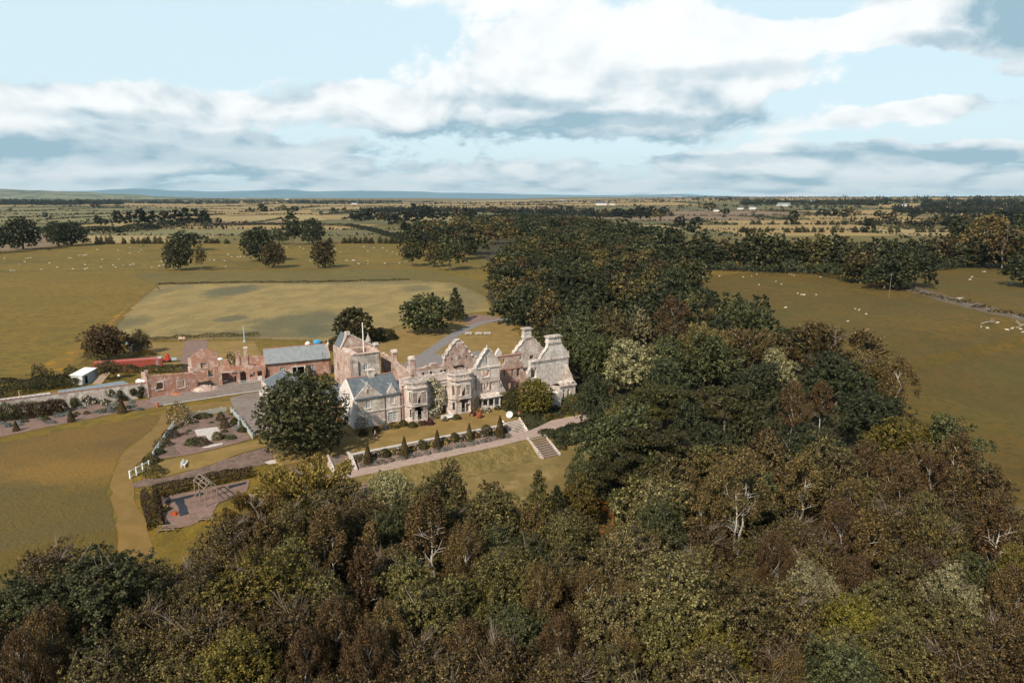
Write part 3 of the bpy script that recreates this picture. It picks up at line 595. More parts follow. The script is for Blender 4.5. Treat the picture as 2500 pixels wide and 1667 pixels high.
drape('lane', 'long earthen strip leading back from the ruined gable', PX((452, 832), (508, 830), (505, 870), (470, 920), (438, 905), (440, 875)), 'earth_pink', .07, .15, 2)
drape('garden_lawn', 'tawny mown lawn around the forecourt and drive', PX((860, 840), (960, 802), (1090, 772), (1230, 775), (1260, 800), (1300, 900), (1220, 980), (900, 980), (800, 900)), 'lawn', .05)
m = bpy.data.materials.new('rough_lawn'); m.use_nodes = True; t = NT(m.node_tree); t.n.clear(); MATS['rough_lawn'] = m
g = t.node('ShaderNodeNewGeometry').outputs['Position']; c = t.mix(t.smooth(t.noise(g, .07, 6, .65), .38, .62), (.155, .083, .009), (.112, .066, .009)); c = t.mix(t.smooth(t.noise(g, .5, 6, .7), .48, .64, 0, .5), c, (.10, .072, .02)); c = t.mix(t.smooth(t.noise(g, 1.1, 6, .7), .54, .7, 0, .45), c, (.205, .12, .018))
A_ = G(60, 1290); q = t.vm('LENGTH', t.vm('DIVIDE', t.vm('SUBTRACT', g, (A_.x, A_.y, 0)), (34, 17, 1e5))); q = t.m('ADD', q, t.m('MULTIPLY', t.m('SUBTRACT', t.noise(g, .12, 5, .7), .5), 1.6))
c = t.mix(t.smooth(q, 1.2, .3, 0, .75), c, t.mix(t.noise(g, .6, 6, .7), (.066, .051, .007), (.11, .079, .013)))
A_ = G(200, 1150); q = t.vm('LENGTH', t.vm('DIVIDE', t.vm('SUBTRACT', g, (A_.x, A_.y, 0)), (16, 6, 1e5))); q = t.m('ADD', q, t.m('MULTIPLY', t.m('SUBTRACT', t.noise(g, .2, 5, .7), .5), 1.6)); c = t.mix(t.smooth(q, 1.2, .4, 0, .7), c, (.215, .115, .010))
b = t.node('ShaderNodeBsdfPrincipled', {'Base Color': c, 'Roughness': .95}); bn = t.node('ShaderNodeBump', {'Strength': 1.0, 'Distance': .35, 'Height': t.noise(g, 1.4, 6, .7)}); t.l.new(bn.outputs[0], b.inputs['Normal']); t.l.new(b.outputs[0], t.node('ShaderNodeOutputMaterial').inputs[0])
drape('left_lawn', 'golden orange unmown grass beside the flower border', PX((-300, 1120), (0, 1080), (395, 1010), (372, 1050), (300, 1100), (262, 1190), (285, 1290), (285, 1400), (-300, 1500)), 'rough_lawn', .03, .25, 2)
drape('mown_track', 'brown mown track curving past the picket garden', PX((395, 1012), (470, 990), (600, 972), (560, 1000), (440, 1030), (400, 1075), (350, 1115), (320, 1165), (330, 1220), (368, 1300), (372, 1360), (290, 1360), (285, 1270), (268, 1190), (300, 1110), (370, 1050)), 'track', .05, .3, 1.5)
fz = hgt(*W(20, -18)[:2])
drape('forecourt', 'grey tarmac forecourt behind the mansion', PX((985, 890), (1006, 872), (1055, 866), (1172, 857), (1215, 880), (1200, 940), (985, 940)), 'asphalt', .08)
drive = smoothline(PX((1255, 779), (1205, 783), (1165, 792), (1120, 812), (1078, 840), (1040, 866), (1020, 880)), 6)
drape('drive', 'curving grey tarmac drive with a worn centre', ribbon(drive, 3.7), 'asphalt', .09)
drape('drive_fork', 'bare pinkish earth where the drive enters the trees', PX((1120, 775), (1165, 768), (1230, 776), (1205, 784), (1165, 792), (1140, 790)), 'earth_pink', .085, .2, 2)
drape('courtyard', 'worn brown gravel courtyard beside the picket garden', PX((562, 972), (600, 962), (645, 955), (690, 930), (700, 1000), (660, 1060), (618, 1064), (600, 1040), (570, 1005)), 'gravel_grey', .06, .1, 2)
drape('yard_road', 'grey gravel road in front of the ruined stables', PX((368, 984), (365, 970), (480, 948), (645, 925), (700, 925), (690, 940), (645, 954), (520, 970), (385, 992)), 'gravel_grey', .065)
kl = PX((384, 992), (520, 971), (648, 952)); drape('kerb', 'pale stone edging of the gravel road', ribbon(kl, .55), 'kerb', .12)
drape('stable_yard', 'weedy rubble-strewn yard inside the ruined stables', PX((480, 948), (495, 925), (500, 915), (545, 900), (600, 900), (650, 905), (650, 925), (560, 940)), 'rubble_floor', .07)
drape('ruin_floor', 'rubble-covered floor inside the roofless mansion', [W(*q) for q in ((9, -.7), (38, -.7), (38, -11), (9, -19))], 'weedy_floor', .1)
# terraces in front of the house
tb = MB(); tb.prism(W, [(-16, 1.0), (-4, -4), (29, 0.2), (29, 10.3), (25.2, 10.3), (25.2, 12.1), (-4.8, 12.1), (-4.8, 10.6), (-16, 10.6)], -2.5, .06)
tag(tb.build('terrace_lawn', 'lawn'), 'tawny upper lawn along the front of the mansion', None, kind='structure')
drape('gravel_path', 'pinkish gravel path below the terrace border', [W(*q) for q in ((-22, 15.3), (-9, 14.4), (25.2, 14.3), (25.2, 13.1), (30, 12.9), (36, 10.6), (44, 10.5), (60, 11.5), (60, 14.2), (44, 13.6), (38, 14.6), (31, 16.6), (20, 17.2), (-9, 17.3), (-22, 18.8))], 'gravel', .05, .07, 2)
drape('border_soil', 'reddish soil of the flower border', [W(*q) for q in ((-4.6, 12.3), (25, 12.3), (25, 14.4), (-4.6, 14.4))], 'earth_pink', .06, .08, 1.5)
drape('right_bed', 'planted bank right of the stone steps', [W(*q) for q in ((29, .5), (45, .5), (46, 9), (36, 10.5), (30, 12.8), (29.2, 12.8))], 'bracken', .05)
drape('grass_bank', 'rough straw-coloured grass bank below the path', [W(*q) for q in ((-14, 17.4), (26.5, 17.3), (26.5, 22), (10, 22.6), (-14, 23))], 'bank_grass', .06, .2, 3)
drape('lower_lawn', 'worn olive lower lawn with bleached patches', [W(*q) for q in ((-14, 22.7), (10, 22.4), (26, 21.8), (31, 17.2), (47, 15), (60, 24), (50, 52), (10, 60), (-14, 40))], 'lawn_lower', .03)
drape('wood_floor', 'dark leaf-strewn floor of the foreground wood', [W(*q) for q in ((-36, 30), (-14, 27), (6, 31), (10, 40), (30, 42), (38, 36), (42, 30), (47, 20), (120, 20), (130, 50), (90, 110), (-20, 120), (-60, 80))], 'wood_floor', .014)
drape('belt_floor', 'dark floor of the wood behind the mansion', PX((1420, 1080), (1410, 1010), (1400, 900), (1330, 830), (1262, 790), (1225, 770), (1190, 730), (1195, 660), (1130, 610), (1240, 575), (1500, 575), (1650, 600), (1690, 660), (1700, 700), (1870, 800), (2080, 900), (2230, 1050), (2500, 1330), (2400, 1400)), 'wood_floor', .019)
drape('clearing', 'dim clearing with orange fallen leaves', PX((1420, 1200), (1500, 1190), (1540, 1260), (1530, 1310), (1440, 1310)), 'wood_floor_leafy', .08)
drape('right_pasture', 'broad brown-green pasture right of the wood', PX((1640, 682), (1900, 660), (2080, 680), (2200, 700), (2330, 745), (2520, 782), (2700, 820), (3100, 1400), (2520, 1330), (2200, 1080), (2050, 900), (1800, 790)), 'grass_right', .03)
drape('far_right_pasture', 'brown pasture beyond the stream', PX((2190, 668), (2240, 645), (2560, 645), (2700, 660), (2760, 800), (2520, 770), (2330, 735), (2235, 702)), 'grass_right', .04)
drape('upper_right_field', 'smooth green field behind the dark row of trees', PX((1660, 585), (1800, 570), (2420, 566), (2400, 585), (2440, 640), (2000, 640), (1740, 625)), 'grass_mid', .05)
st = smoothline(PX((2205, 700), (2260, 715), (2330, 735), (2400, 752), (2480, 772), (2560, 790)), 5)
drape('stream_bank', 'muddy overgrown banks of the stream', ribbon(st, 11), 'mud', .06, .9, 3)
drape('stream', 'narrow dull stream', ribbon(st, 2.2), 'water', .12, .2, 3)
drape('field', 'wide olive grey field at the left distance', PX((-200, 508), (180, 502), (300, 512), (285, 530), (240, 545), (-200, 552)), 'pasture_pale', .9)
drape('field', 'straw field rising left of the centre distance', PX((470, 500), (600, 498), (760, 512), (760, 522), (560, 528), (515, 515)), 'stubble', .95)
drape('field', 'long straw field above the left pastures', PX((525, 530), (760, 524), (800, 540), (540, 542)), 'stubble_pale', .97)
drape('field', 'brown ploughed strip above the upper pasture', PX((520, 543), (700, 541), (700, 549), (520, 550)), 'plough', 1.0)
drape('field', 'reddish brown field at the far left edge', PX((-200, 580), (90, 578), (200, 590), (60, 612), (-200, 618)), 'plough', .2)
drape('field', 'smooth cool green field in the centre distance', PX((1330, 538), (1380, 535), (1500, 545), (1510, 560), (1480, 575), (1400, 570)), 'pasture_pale', .9)
drape('field', 'straw field between woods in the right distance', PX((1960, 528), (2150, 527), (2340, 535), (2320, 548), (2200, 545), (1980, 540)), 'stubble', .95)
# far patchwork of fields between hedges
fr = random.Random(11); rows = [640, 760, 900, 1080, 1300, 1600, 2000, 2550, 3300, 4300, 5700, 7600]
kinds = ['stubble', 'stubble', 'pasture', 'stubble_pale', 'pasture', 'pasture_pale', 'grass_mid', 'plough', 'farland', 'stubble']
words = {'stubble': 'straw-coloured', 'pasture': 'green', 'stubble_pale': 'pale straw', 'pasture_pale': 'pale green', 'grass_mid': 'olive', 'plough': 'brown ploughed', 'farland': 'mottled'}
hlines = []
for k in range(len(rows)-1):
    y0, y1 = rows[k], rows[k+1]; x = -y1*.85; dpt = y1-y0
    while x < y1*.85:
        wd = fr.uniform(1.3, 3.2)*dpt**.9; sh = fr.uniform(-.12, .12)*dpt
        q = [Vector((x, y0, 0)), Vector((x+wd, y0+sh*.3, 0)), Vector((x+wd+sh, y1, 0)), Vector((x+sh*.8, y1, 0))]
        c = (q[0]+q[2])/2; inbelt = (-60 < c.x < 180 and c.y < 760) or (c.x > .15*c.y-60 and c.y < 800) or (c.x < -90 and c.x > -.62*c.y and c.y < 760 and c.x > -330)
        if not inbelt and y0 >= 640:
            mk = fr.choice(kinds); drape('field', f'{words[mk]} field in the distant patchwork', q, mk, .08+k*.02)
            hlines.append((q[0], q[1], k)); hlines.append((q[1], q[2], k))
        x += wd

bs = MB(); bs.hexa([W(-4.6, 12.43, -2.2), W(25, 12.43, -2.2), W(25, 14.45, -2.2), W(-4.6, 14.45, -2.2), W(-4.6, 12.43, -.55), W(25, 12.43, -.55), W(25, 14.45, -1.62), W(-4.6, 14.45, -1.62)]); tag(bs.build('raised_bed', 'earth_pink'), 'sloping soil of the terrace flower border', None, kind='structure')
# ------------------------------------------------------------------ hills
def hill(name, label, dist, pts, m, back=2500):
    """ridge whose crest stands at the given distance; pts are crest rows in the photo"""
    mb = MB(); n = 7; xs = []
    for k in range(len(pts)-1):
        for e in range(6): q = e/6; xs.append((pts[k][0]+(pts[k+1][0]-pts[k][0])*q, pts[k][1]+(pts[k+1][1]-pts[k][1])*(q*q*(3-2*q))))
    xs.append(pts[-1]); rr = random.Random(5)
    for (u, v) in xs:
        x = (u-1250)/F*dist*1.02; z = zat(Vector((x, dist, 0)), v+rr.uniform(-.5, .5)); zb = hgt(x, dist-back)-30
        for j in range(n+4): f = j/n; y = dist-back+back*f; zz = zb+(z-zb)*sstep(f, 0, 1) if f <= 1 else z-(z-zb)*sstep(f, 1, 1.7); mb.v.append((x*(y/dist)**.0+rr.uniform(-40, 40)*(j not in (n,)), y, zz+rr.uniform(-6, 6)*(j not in (n,))))
    s_ = n+4
    for i in range(len(xs)-1):
        for j in range(s_-1): a = i*s_+j; mb.f.append((a, a+s_, a+s_+1, a+1))
    tag(mb.build(name, m, None, True), label, None, kind='structure')
hill('hills', 'long haze-tinted blue range of moorland hills on the horizon', 24000, [(-500, 478), (280, 466), (385, 461), (480, 466), (560, 468), (640, 466), (720, 463), (790, 468), (880, 466), (1000, 467), (1100, 471), (1200, 472), (1300, 475), (1450, 477), (1560, 476), (1640, 474), (1720, 478), (1800, 481), (2900, 483)], 'hill_hazed', 6000)
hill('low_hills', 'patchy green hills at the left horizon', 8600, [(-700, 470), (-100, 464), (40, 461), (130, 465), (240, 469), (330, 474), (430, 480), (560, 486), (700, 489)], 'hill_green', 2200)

# ------------------------------------------------------------------ ruined mansion
mansion = thing('ruined_mansion', 'roofless pale sandstone mansion with bow windows, scrolled gables and tall chimneys', 'building', W(24, -4, 0))
F0 = HP(0); PT = 8.25
def part(mb, name, m, par=mansion, label=None): o = mb.build(name, m, par); return tag(o, label) if label else o
# front wall, left of and between the bays
f = MB()
holes = [rect(10.1, 13.8, .5, 6.4), rect(19.0, 23.4, .3, 6.4)]
holes += [pxrect(F0, z2, 560, 1070, 672, 1185), pxrect(F0, z2, 625, 835, 668, 960), pxrect(F0, z2, 1126, 765, 1190, 872), pxrect(F0, z2, 1112, 635, 1198, 712), pxrect(F0, z2, 1100, 775, 1116, 880), pxrect(F0, z2, 1207, 768, 1232, 880)]
holes += [rect(25.7, 29.6, .15, 2.3)]
top = ragged(25.0, 8.9, lambda a: PT, .6, .12, 3)
out = [(8.9, -.3), (30.4, -.3), (30.5, 3.4), (31.1, 4.6), (30.6, 5.4), (30.4, 8.24)]+top
f.wall(F0, out, holes, .75); part(f, 'front_wall', 'st_pale')
f = MB(); f.wall(F0, [(25.1, 8.25), (30.4, 8.25)]+curved_gable(25.1, 30.4, 8.35, 11.9), [], .75); part(f, 'scrolled_gable', 'st_white')
f = MB(); slit = F0.px(*z2(1160, 500)); f.box(F0, slit[0]-.09, slit[0]+.09, -.1, .03, slit[1]-.7, slit[1]+.7); part(f, 'slit_window', 'void_dark')
f = MB(); cg = curved_gable(25.0, 30.5, 8.4, 12.05)
for k in range(len(cg)-1):
    A, B = F0(cg[k][0], .05, cg[k][1]), F0(cg[k+1][0], .05, cg[k+1][1]); f.bar(A+Vector((.1, -.15, 0)), B+Vector((.1, -.15, 0)), .13, .13, 5); f.bar(F0(cg[k][0], -.6, cg[k][1]), F0(cg[k+1][0], -.6, cg[k+1][1]), .13, .13, 5)
f.box(F0, 24.9, 30.6, .0, .18, 8.15, 8.4); f.lathe(F0(27.75, -.3, 12.0), [(.2, 0), (.22, .2), (.1, .3), (.16, .5), (.02, .95)], 6); part(f, 'coping', 'st_white')
# thin rubble masonry over the scrolled gable
for (z_, h_) in ((3.0, .2), (6.35, .22), (7.05, .12)):
    for a0, a1 in ((8.9, 9.75), (14.25, 18.6), (23.85, 25.0)): f = MB(); f.box(F0, a0, a1, 0.0, .16, z_, z_+h_); part(f, 'string_course', 'st_trim')
f = MB(); f.box(F0, 25.0, 30.4, 0.003, .14, 5.15, 5.35); part(f, 'string_course', 'st_trim'); f = MB(); f.box(F0, 25.4, 30.1, 0.003, .22, 2.55, 2.75); part(f, 'string_course', 'st_trim')
f = MB()
for k in range(60):
    a = random.uniform(9, 24.9); b_ = random.uniform(.1, .3); f.box(F0, a, a+b_, -.7, .02, PT-.05, PT+random.uniform(.05, .25))
part(f, 'wall_head_stones', 'st_trim')
for h_ in holes[2:6]:
    f = MB(); a0, a1, b0, b1 = h_[0][0], h_[1][0], h_[0][1], h_[2][1]
    f.box(F0, a0-.14, a0, 0.002, .07, b0-.12, b1+.14); f.box(F0, a1, a1+.14, 0.002, .07, b0-.12, b1+.14); f.box(F0, a0-.2, a1+.2, 0.003, .14, b0-.28, b0-.12); f.box(F0, a0-.2, a1+.2, 0.003, .12, b1+.14, b1+.30); part(f, 'window_surround', 'st_white')
f = MB(); f.box(F0, 27.1, 27.22, -.4, -.2, holes[4][0][1], holes[4][2][1]); part(f, 'mullion', 'st_white')
# bay windows
def bay(s0, s1, out_, zt, wins, base=-.3, seed=1):
    ct = .95; plan = [(s0, 0), (s0+.35, out_*.62), (s0+ct, out_), (s1-ct, out_), (s1-.35, out_*.62), (s1, 0)]
    root = MB(); faces = []
    for k in range(5):
        A, B = plan[k], plan[k+1]; pl = Plane(W(*A), W(*B)); hs = []
        if k == 2:
            for (x0, y0, x1, y1, zf) in wins: hs.append(pxrect(pl, zf, x0, y0, x1, y1))
        elif k in (1, 3): hs = [rect(pl.len*.22, pl.len*.82, .9, 2.6), rect(pl.len*.22, pl.len*.82, 3.9, 6.0)]
        root.wall(pl, [(0, base), (pl.len, base)]+ragged(pl.len, 0, lambda a: zt-.75, .5, .02, seed+k), hs, .45); faces.append((pl, hs))
    o = part(root, 'bay_window', 'st_pale')
    def ring(z0, z1_, e, thick):
        r_ = MB(); P = [(s0-e*.3, 0.02), (s0+.35-e, out_*.62+e*.5), (s0+ct-e*.5, out_+e), (s1-ct+e*.5, out_+e), (s1-.35+e, out_*.62+e*.5), (s1+e*.3, 0.02)]
        I = [(p[0]+(.0 if 0 else (s0+s1)/2-p[0])*thick/2.4, p[1]*(1-thick/2.4) if p[1] > .1 else 0.02) for p in P]
        r_.prism(W, P+I[::-1], z0, z1_); return r_
    for (z0, z1_, e) in ((3.0, 3.12, .1), (3.12, 3.28, .22), (3.45, 3.62, .08), (zt-1.35, zt-1.2, .1), (zt-1.2, zt-1.02, .28), (zt-1.02, zt-.86, .16), (zt-.1, zt+.06, .14), (-.25, .35, .1)):
        r_ = ring(z0, z1_, e, .45); r_.build('cornice', 'st_trim', o)
    bl = MB()
    for pl, hs in faces:
        n = max(1, int(pl.len/.3))
        for k in range(n):
            a = (k+.5)*pl.len/n
            if n > 5 and (k % 5 == 0 or seed == 40 and k < 3): bl.box(pl, a-.14, a+.14, -.35, .0, zt-.76, zt-.1)
            else: bl.lathe(pl(a, -.2, zt-.76), [(.06, 0), (.11, .2), (.05, .42), (.08, .62)], 6)
    bl.build('balustrade', 'st_white', o)
    ws = MB()
    for pl, hs in faces:
        for h_ in hs:
            a0, a1, b0, b1 = h_[0][0], h_[1][0], h_[0][1], h_[2][1]; q = .11 if pl.len > 1.5 else .05
            ws.box(pl, a0-q, a0, 0.002, .06, b0, b1); ws.box(pl, a1, a1+q, 0.002, .06, b0, b1); ws.box(pl, a0-q, a1+q, 0.003, .1, b0-.2, b0-.01); ws.box(pl, a0-q, a1+q, 0.003, .08, b1+.01, b1+.16)
    ws.build('window_surround', 'st_white', o)
    return o
bay(9.6, 14.25, 1.8, 7.75, [(228, 915, 296, 1048, z2), (352, 905, 415, 1042, z2), (240, 1152, 296, 1262, z2), (368, 1145, 420, 1268, z2)], seed=1)
bay(18.6, 23.75, 1.8, 8.1, [(790, 822, 848, 948, z2), (905, 812, 962, 940, z2), (792, 1050, 845, 1172, z2), (910, 1045, 962, 1195, z2)], seed=40)
# rear wall with its scrolled gable and row of slits
B0 = HP(-10)
hs = [rect(a, a+.45, 5.6, 6.3) for a in (17.4, 19.1, 20.2)]+[pxrect(B0, z2, x, y, x+24, y+36) for x, y in ((722, 478), (812, 465), (903, 452))]+[pxrect(B0, z2, x, 640, x+18, 672) for x in (765, 830)]+[rect(20.5, 21.6, .4, 3.4), rect(26.5, 27.8, 3.0, 5.2)]
out = [(11.8, -.2), (31.5, -.2), (31.5, 7.4)]+ragged(31.3, 29.6, lambda a: 8.1, .5, .2, 5)+curved_gable(22.9, 29.3, 8.5, 12.1)+ragged(22.6, 11.8, lambda a: 7.45+.35*math.sin(a*1.3), .45, .3, 9)
f = MB(); f.wall(B0, out, hs, .8); rw = part(f, 'rear_wall', 'st_rough')
f = MB(); cg = curved_gable(22.8, 29.4, 8.55, 12.25)
for k in range(len(cg)-1):
    for o_ in (.0, -.8): f.bar(B0(cg[k][0], o_, cg[k][1]), B0(cg[k+1][0], o_, cg[k+1][1]), .16, .16, 5)
for q in range(9):                                                    # carved scroll bosses along the coping
    k = int(q*(len(cg)-1)/8); f.lathe(B0(cg[k][0], .05, cg[k][1]-.1), [(.05, 0), (.26, .1), (.26, .3), (.05, .42)], 7)
f.build('coping', 'st_white', rw)
f = MB(); f.box(B0, 12.5, 23.0, .01, .12, 5.35, 6.55)
for a in (23.6, 24.4, 25.6, 27.4): f.box(B0, a, a+.55, .01, .14, 5.2, 6.4)
f.build('plaster_band', 'st_white', rw, )
for a in (15.0, 17.6, 19.4, 21.8, 22.6): f = MB(); f.box(B0, a, a+.4, .13, .16, 5.8, 6.3); f.build('beam_hole', 'void_dark', rw)
f = MB(); f.box(B0, 23.7, 27.2, .15, .35, 6.55, 6.75); f.build('beam', 'void_dark', rw)
# cross walls
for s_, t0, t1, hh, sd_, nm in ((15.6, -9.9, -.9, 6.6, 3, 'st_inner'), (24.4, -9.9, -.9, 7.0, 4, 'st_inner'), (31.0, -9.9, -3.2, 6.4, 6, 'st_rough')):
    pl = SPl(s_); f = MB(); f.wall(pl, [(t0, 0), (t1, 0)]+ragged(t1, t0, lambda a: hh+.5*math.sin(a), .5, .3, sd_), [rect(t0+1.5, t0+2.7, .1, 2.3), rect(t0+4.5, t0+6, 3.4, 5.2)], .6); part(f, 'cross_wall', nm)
# roofless hall: chimney wall running back from the front, with red pipes
SX = 12.0; pl = SPl(SX)
hw = lambda a: 9.15-.02*a
tl = []
f = MB(); f.wall(pl, [(-17, 0), (-.9, 0)]+ragged(-.9, -17, lambda a: 8.9-.07*(a+1), .5, .12, 14), [rect(-4.6, -3.5, 3.6, 7.4), rect(-3.1, -2.1, 3.6, 7.2), rect(-12.6, -11.2, 3.9, 8.2), rect(-10.6, -9.6, 3.9, 8.0), rect(-8.2, -6.8, .1, 2.4)], .7); cw = part(f, 'chimney_wall', 'st_rough')
f = MB(); f.box(pl, -16.8, -.9, -.85, .15, 9.0, 9.0+.14); 
def stack(x, y, hh, m='st_trim', dz=1.9):
    a, z = pl.px(*z1(x, y)); mb = MB(); mb.box(pl, a-.55, a+.55, -.75, .12, 8.7, z-.55); o = mb.build('chimney_stack', 'st_rough', cw)
    hb = MB(); n = 8
    for k in range(n):
        a0, a1 = math.pi*k/n, math.pi*(k+1)/n
        hb.hexa([pl(a+.62*math.cos(a0), -.8, z-.55+.0), pl(a+.62*math.cos(a1), -.8, z-.55), pl(a+.62*math.cos(a1), .2, z-.55), pl(a+.62*math.cos(a0), .2, z-.55), pl(a+.62*math.cos(a0), -.8, z-.52+.5*math.sin(a0)), pl(a+.62*math.cos(a1), -.8, z-.52+.5*math.sin(a1)), pl(a+.62*math.cos(a1), .2, z-.52+.5*math.sin(a1)), pl(a+.62*math.cos(a0), .2, z-.52+.5*math.sin(a0))])
    hb.box(pl, a-.72, a+.72, -.85, .25, z-.65, z-.54); hb.build('hood', 'st_trim', o)
    pb = MB()
    for e in (-.42, .5):
        pb.bar(pl(a+e, .22, z-1.0), pl(a+e, .22, z-1.9), .07, .07, 5); pb.bar(pl(a+e, .22, z-1.9), pl(a+e*1.5, .22, z-1.9), .07); pb.bar(pl(a+e*1.5, .22, z-1.9), pl(a+e*1.5, .22, z-4.0), .07, .07, 5)
    pb.build('pipe', 'pipe_red', o)
for x, y in ((1190, 460), (965, 375), (730, 285)): stack(x, y, 1)
for x, y0, y1 in ((988, 560, 745), (1100, 600, 770), (875, 555, 695), (750, 450, 625), (1172, 560, 775)):
    a, z = pl.px(*z1(x, y0), .2); _, zz = pl.px(*z1(x, y1), .2); pb = MB(); pb.bar(pl(a, .2, z), pl(a, .2, max(zz, 3.5)), .09, .09, 5); pb.build('pipe', 'pipe_red', cw)
a, z = pl.px(*z1(640, 180)); sp = MB(); sp.box(pl, a-.5, a+.5, -.9, .1, 8.5, z-2.6); sp.lathe(pl(a, -.4, z-2.6), [(.75, 0), (.8, .2), (.55, .3), (.5, .9), (.62, 1.0), (.3, 1.9), (.12, 2.5), (.03, 2.9)], 6); sp.build('pinnacle', 'st_grey', cw)
lg = MB(); lg.hexa([pl(-14, .9, 8.2), pl(-9.3, .9, 8.0), pl(-9.3, .1, 8.5), pl(-14, .1, 8.7), pl(-14, .9, 8.3), pl(-9.3, .9, 8.1), pl(-9.3, .1, 8.6), pl(-14, .1, 8.8)]); lg.build('lead_flashing', 'lead_grey', cw)
# ruined right half: back range of windows, tall end wall, chimneys
P4 = HP(-4)
hs = [pxrect(P4, z2, 1545, 460, 1600, 525), pxrect(P4, z2, 1542, 600, 1590, 705), pxrect(P4, z2, 1330, 490, 1392, 560), pxrect(P4, z2, 1376, 628, 1396, 718), pxrect(P4, z2, 1478, 618, 1500, 712), pxrect(P4, z2, 1440, 790, 1490, 870), pxrect(P4, z2, 1535, 785, 1580, 860)]
f = MB(); f.wall(P4, [(30.9, 0), (38.3, 0), (38.3, 8.95)]+ragged(38.2, 32.0, lambda a: 8.95, .5, .1, 21)+[(31.9, 8.0), (31.3, 6.6), (30.9, 5.2)], hs, .7); part(f, 'inner_wall', 'st_rough')
f = MB(); f.box(P4, 31.9, 38.4, -.75, .12, 8.98, 9.16); part(f, 'wall_coping', 'tile_ridge'); f = MB(); f.box(P4, 31.2, 38.2, .01, .1, 3.0, 3.3); part(f, 'string_course', 'tile_ridge'); f = MB(); f.box(P4, 31.4, 38.2, .01, .12, 6.0, 6.15); part(f, 'string_course', 'tile_ridge')
gp = MB(); gp.wall(P4, [(31.9, 8.9), (33.6, 8.9), (33.5, 9.6), (33.2, 10.2), (32.8, 10.8), (32.3, 10.2), (31.95, 9.6)], [], .6); part(gp, 'small_gable', 'st_white')
f = MB(); f.wall(F0, [(30.5, -.2), (33.2, -.2), (33.0, 1.0), (32.3, 2.0), (31.8, 3.0), (31.0, 4.3), (30.5, 4.8)], [pxrect(F0, z2, 1345, 800, 1362, 850)], .6); part(f, 'broken_wall', 'st_white')
G7 = HP(-7); ga = G7.px(*z2(1510, 430))[0]; gb = G7.px(*z2(1860, 460))[0]; gc = G7.px(*z2(1675, 210)); gt = G7.px(*z2(1675, 110))
f = MB(); rr = curved_gable(ga, gb+.3, 8.3, gc[1]-.15); f.wall(G7, [(ga, 0), (gb+.3, 0), (gb+.3, 8.2)]+rr+[(ga, 8.2)], [pxrect(G7, z2, 1705, 447, 1752, 492)], .8); o = part(f, 'chimney_gable', 'st_pale')
f = MB()
for k in range(len(rr)-1):
    for o_ in (.0, -.8): f.bar(G7(rr[k][0], o_, rr[k][1]), G7(rr[k+1][0], o_, rr[k+1][1]), .17, .17, 5)
f.build('coping', 'st_white', o)
def bigchimney(pl, a0, a1, b0, b1, z0, z1_, par):
    c = MB(); c.box(pl, a0, a1, b0, b1, z0, z1_-.35); o = c.build('chimney', 'st_white', par)
    c = MB(); c.box(pl, a0-.16, a1+.16, b0-.16, b1+.16, z1_-.36, z1_-.2); c.box(pl, a0-.28, a1+.28, b0-.28, b1+.28, z1_-.2, z1_-.05); c.box(pl, a0-.1, a1+.1, b0-.1, b1+.1, z1_-.05, z1_+.1); c.box(pl, a0-.12, a1+.12, b0-.12, b1+.12, z0+.3, z0+.55)
    n = max(2, int((a1-a0)/.5))
    for k in range(n): c.box(pl, a0+(k+.5)*(a1-a0)/n-.1, a0+(k+.5)*(a1-a0)/n+.1, b1, b1+.05, z1_-1.4, z1_-.6)
    c.build('chimney_cap', 'st_trim', o)
bigchimney(G7, gc[0]-.95, gc[0]+.95, -.9, .15, gc[1]-.6, gt[1], o)
f = MB(); f.wall(F0, [(38.0, -1.5), (43.4, -1.5), (43.4, .5), (43.6, 2.4), (46.5, 2.4), (46.5, -2), (47.9, -2), (47.9, 8.0), (44.2, 8.15)]+ragged(44, 38.1, lambda a: 8.2, .6, .12, 31)+[(38.0, 6.8), (37.4, 5.6), (37.9, 3.6), (37.4, 2.4), (37.0, .4), (36.6, -1)], [pxrect(F0, z2, 1720, 600, 1790, 730)], .8); tw = part(f, 'end_wall', 'st_white')
rg = [(47.9, 8.2), (47.9, 9.2), (47.4, 9.25), (47.3, 9.6), (46.9, 9.9), (46.5, 10.5), (46.1, 10.9), (45.9, 11.6), (42.5, 11.8), (42.4, 10.9), (42.0, 10.2), (41.2, 9.5), (40.8, 9.0), (40.5, 8.3)]
f = MB(); f.wall(F0, [(40.5, 8.05), (47.9, 8.05)]+rg, [], .8); f.build('gable', 'st_white', tw)
bigchimney(F0, 42.6, 45.7, -1.2, .15, 11.3, 13.0, tw)
f = MB(); f.box(F0, 38.0, 48.05, 0.002, .22, 7.95, 8.15); f.box(F0, 38.1, 48.05, 0.002, .12, 7.6, 7.7)
for k in range(len(rg)-1): f.bar(F0(rg[k][0], .0, rg[k][1]), F0(rg[k+1][0], .0, rg[k+1][1]), .13, .13, 5)
f.build('cornice', 'st_trim', tw)
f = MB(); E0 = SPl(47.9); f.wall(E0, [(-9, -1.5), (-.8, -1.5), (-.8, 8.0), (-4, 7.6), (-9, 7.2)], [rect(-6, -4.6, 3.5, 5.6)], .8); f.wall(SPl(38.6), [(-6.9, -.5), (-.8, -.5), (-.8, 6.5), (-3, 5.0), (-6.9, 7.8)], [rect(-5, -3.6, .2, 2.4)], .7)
f.wall(HP(-9), [(38.5, -.5), (48, -.5), (48, 7), (45, 7.6), (38.5, 7.8)], [rect(41, 42.4, 3.6, 5.8), rect(44, 45.4, .6, 2.8)], .7); f.build('side_wall', 'st_inner', tw)
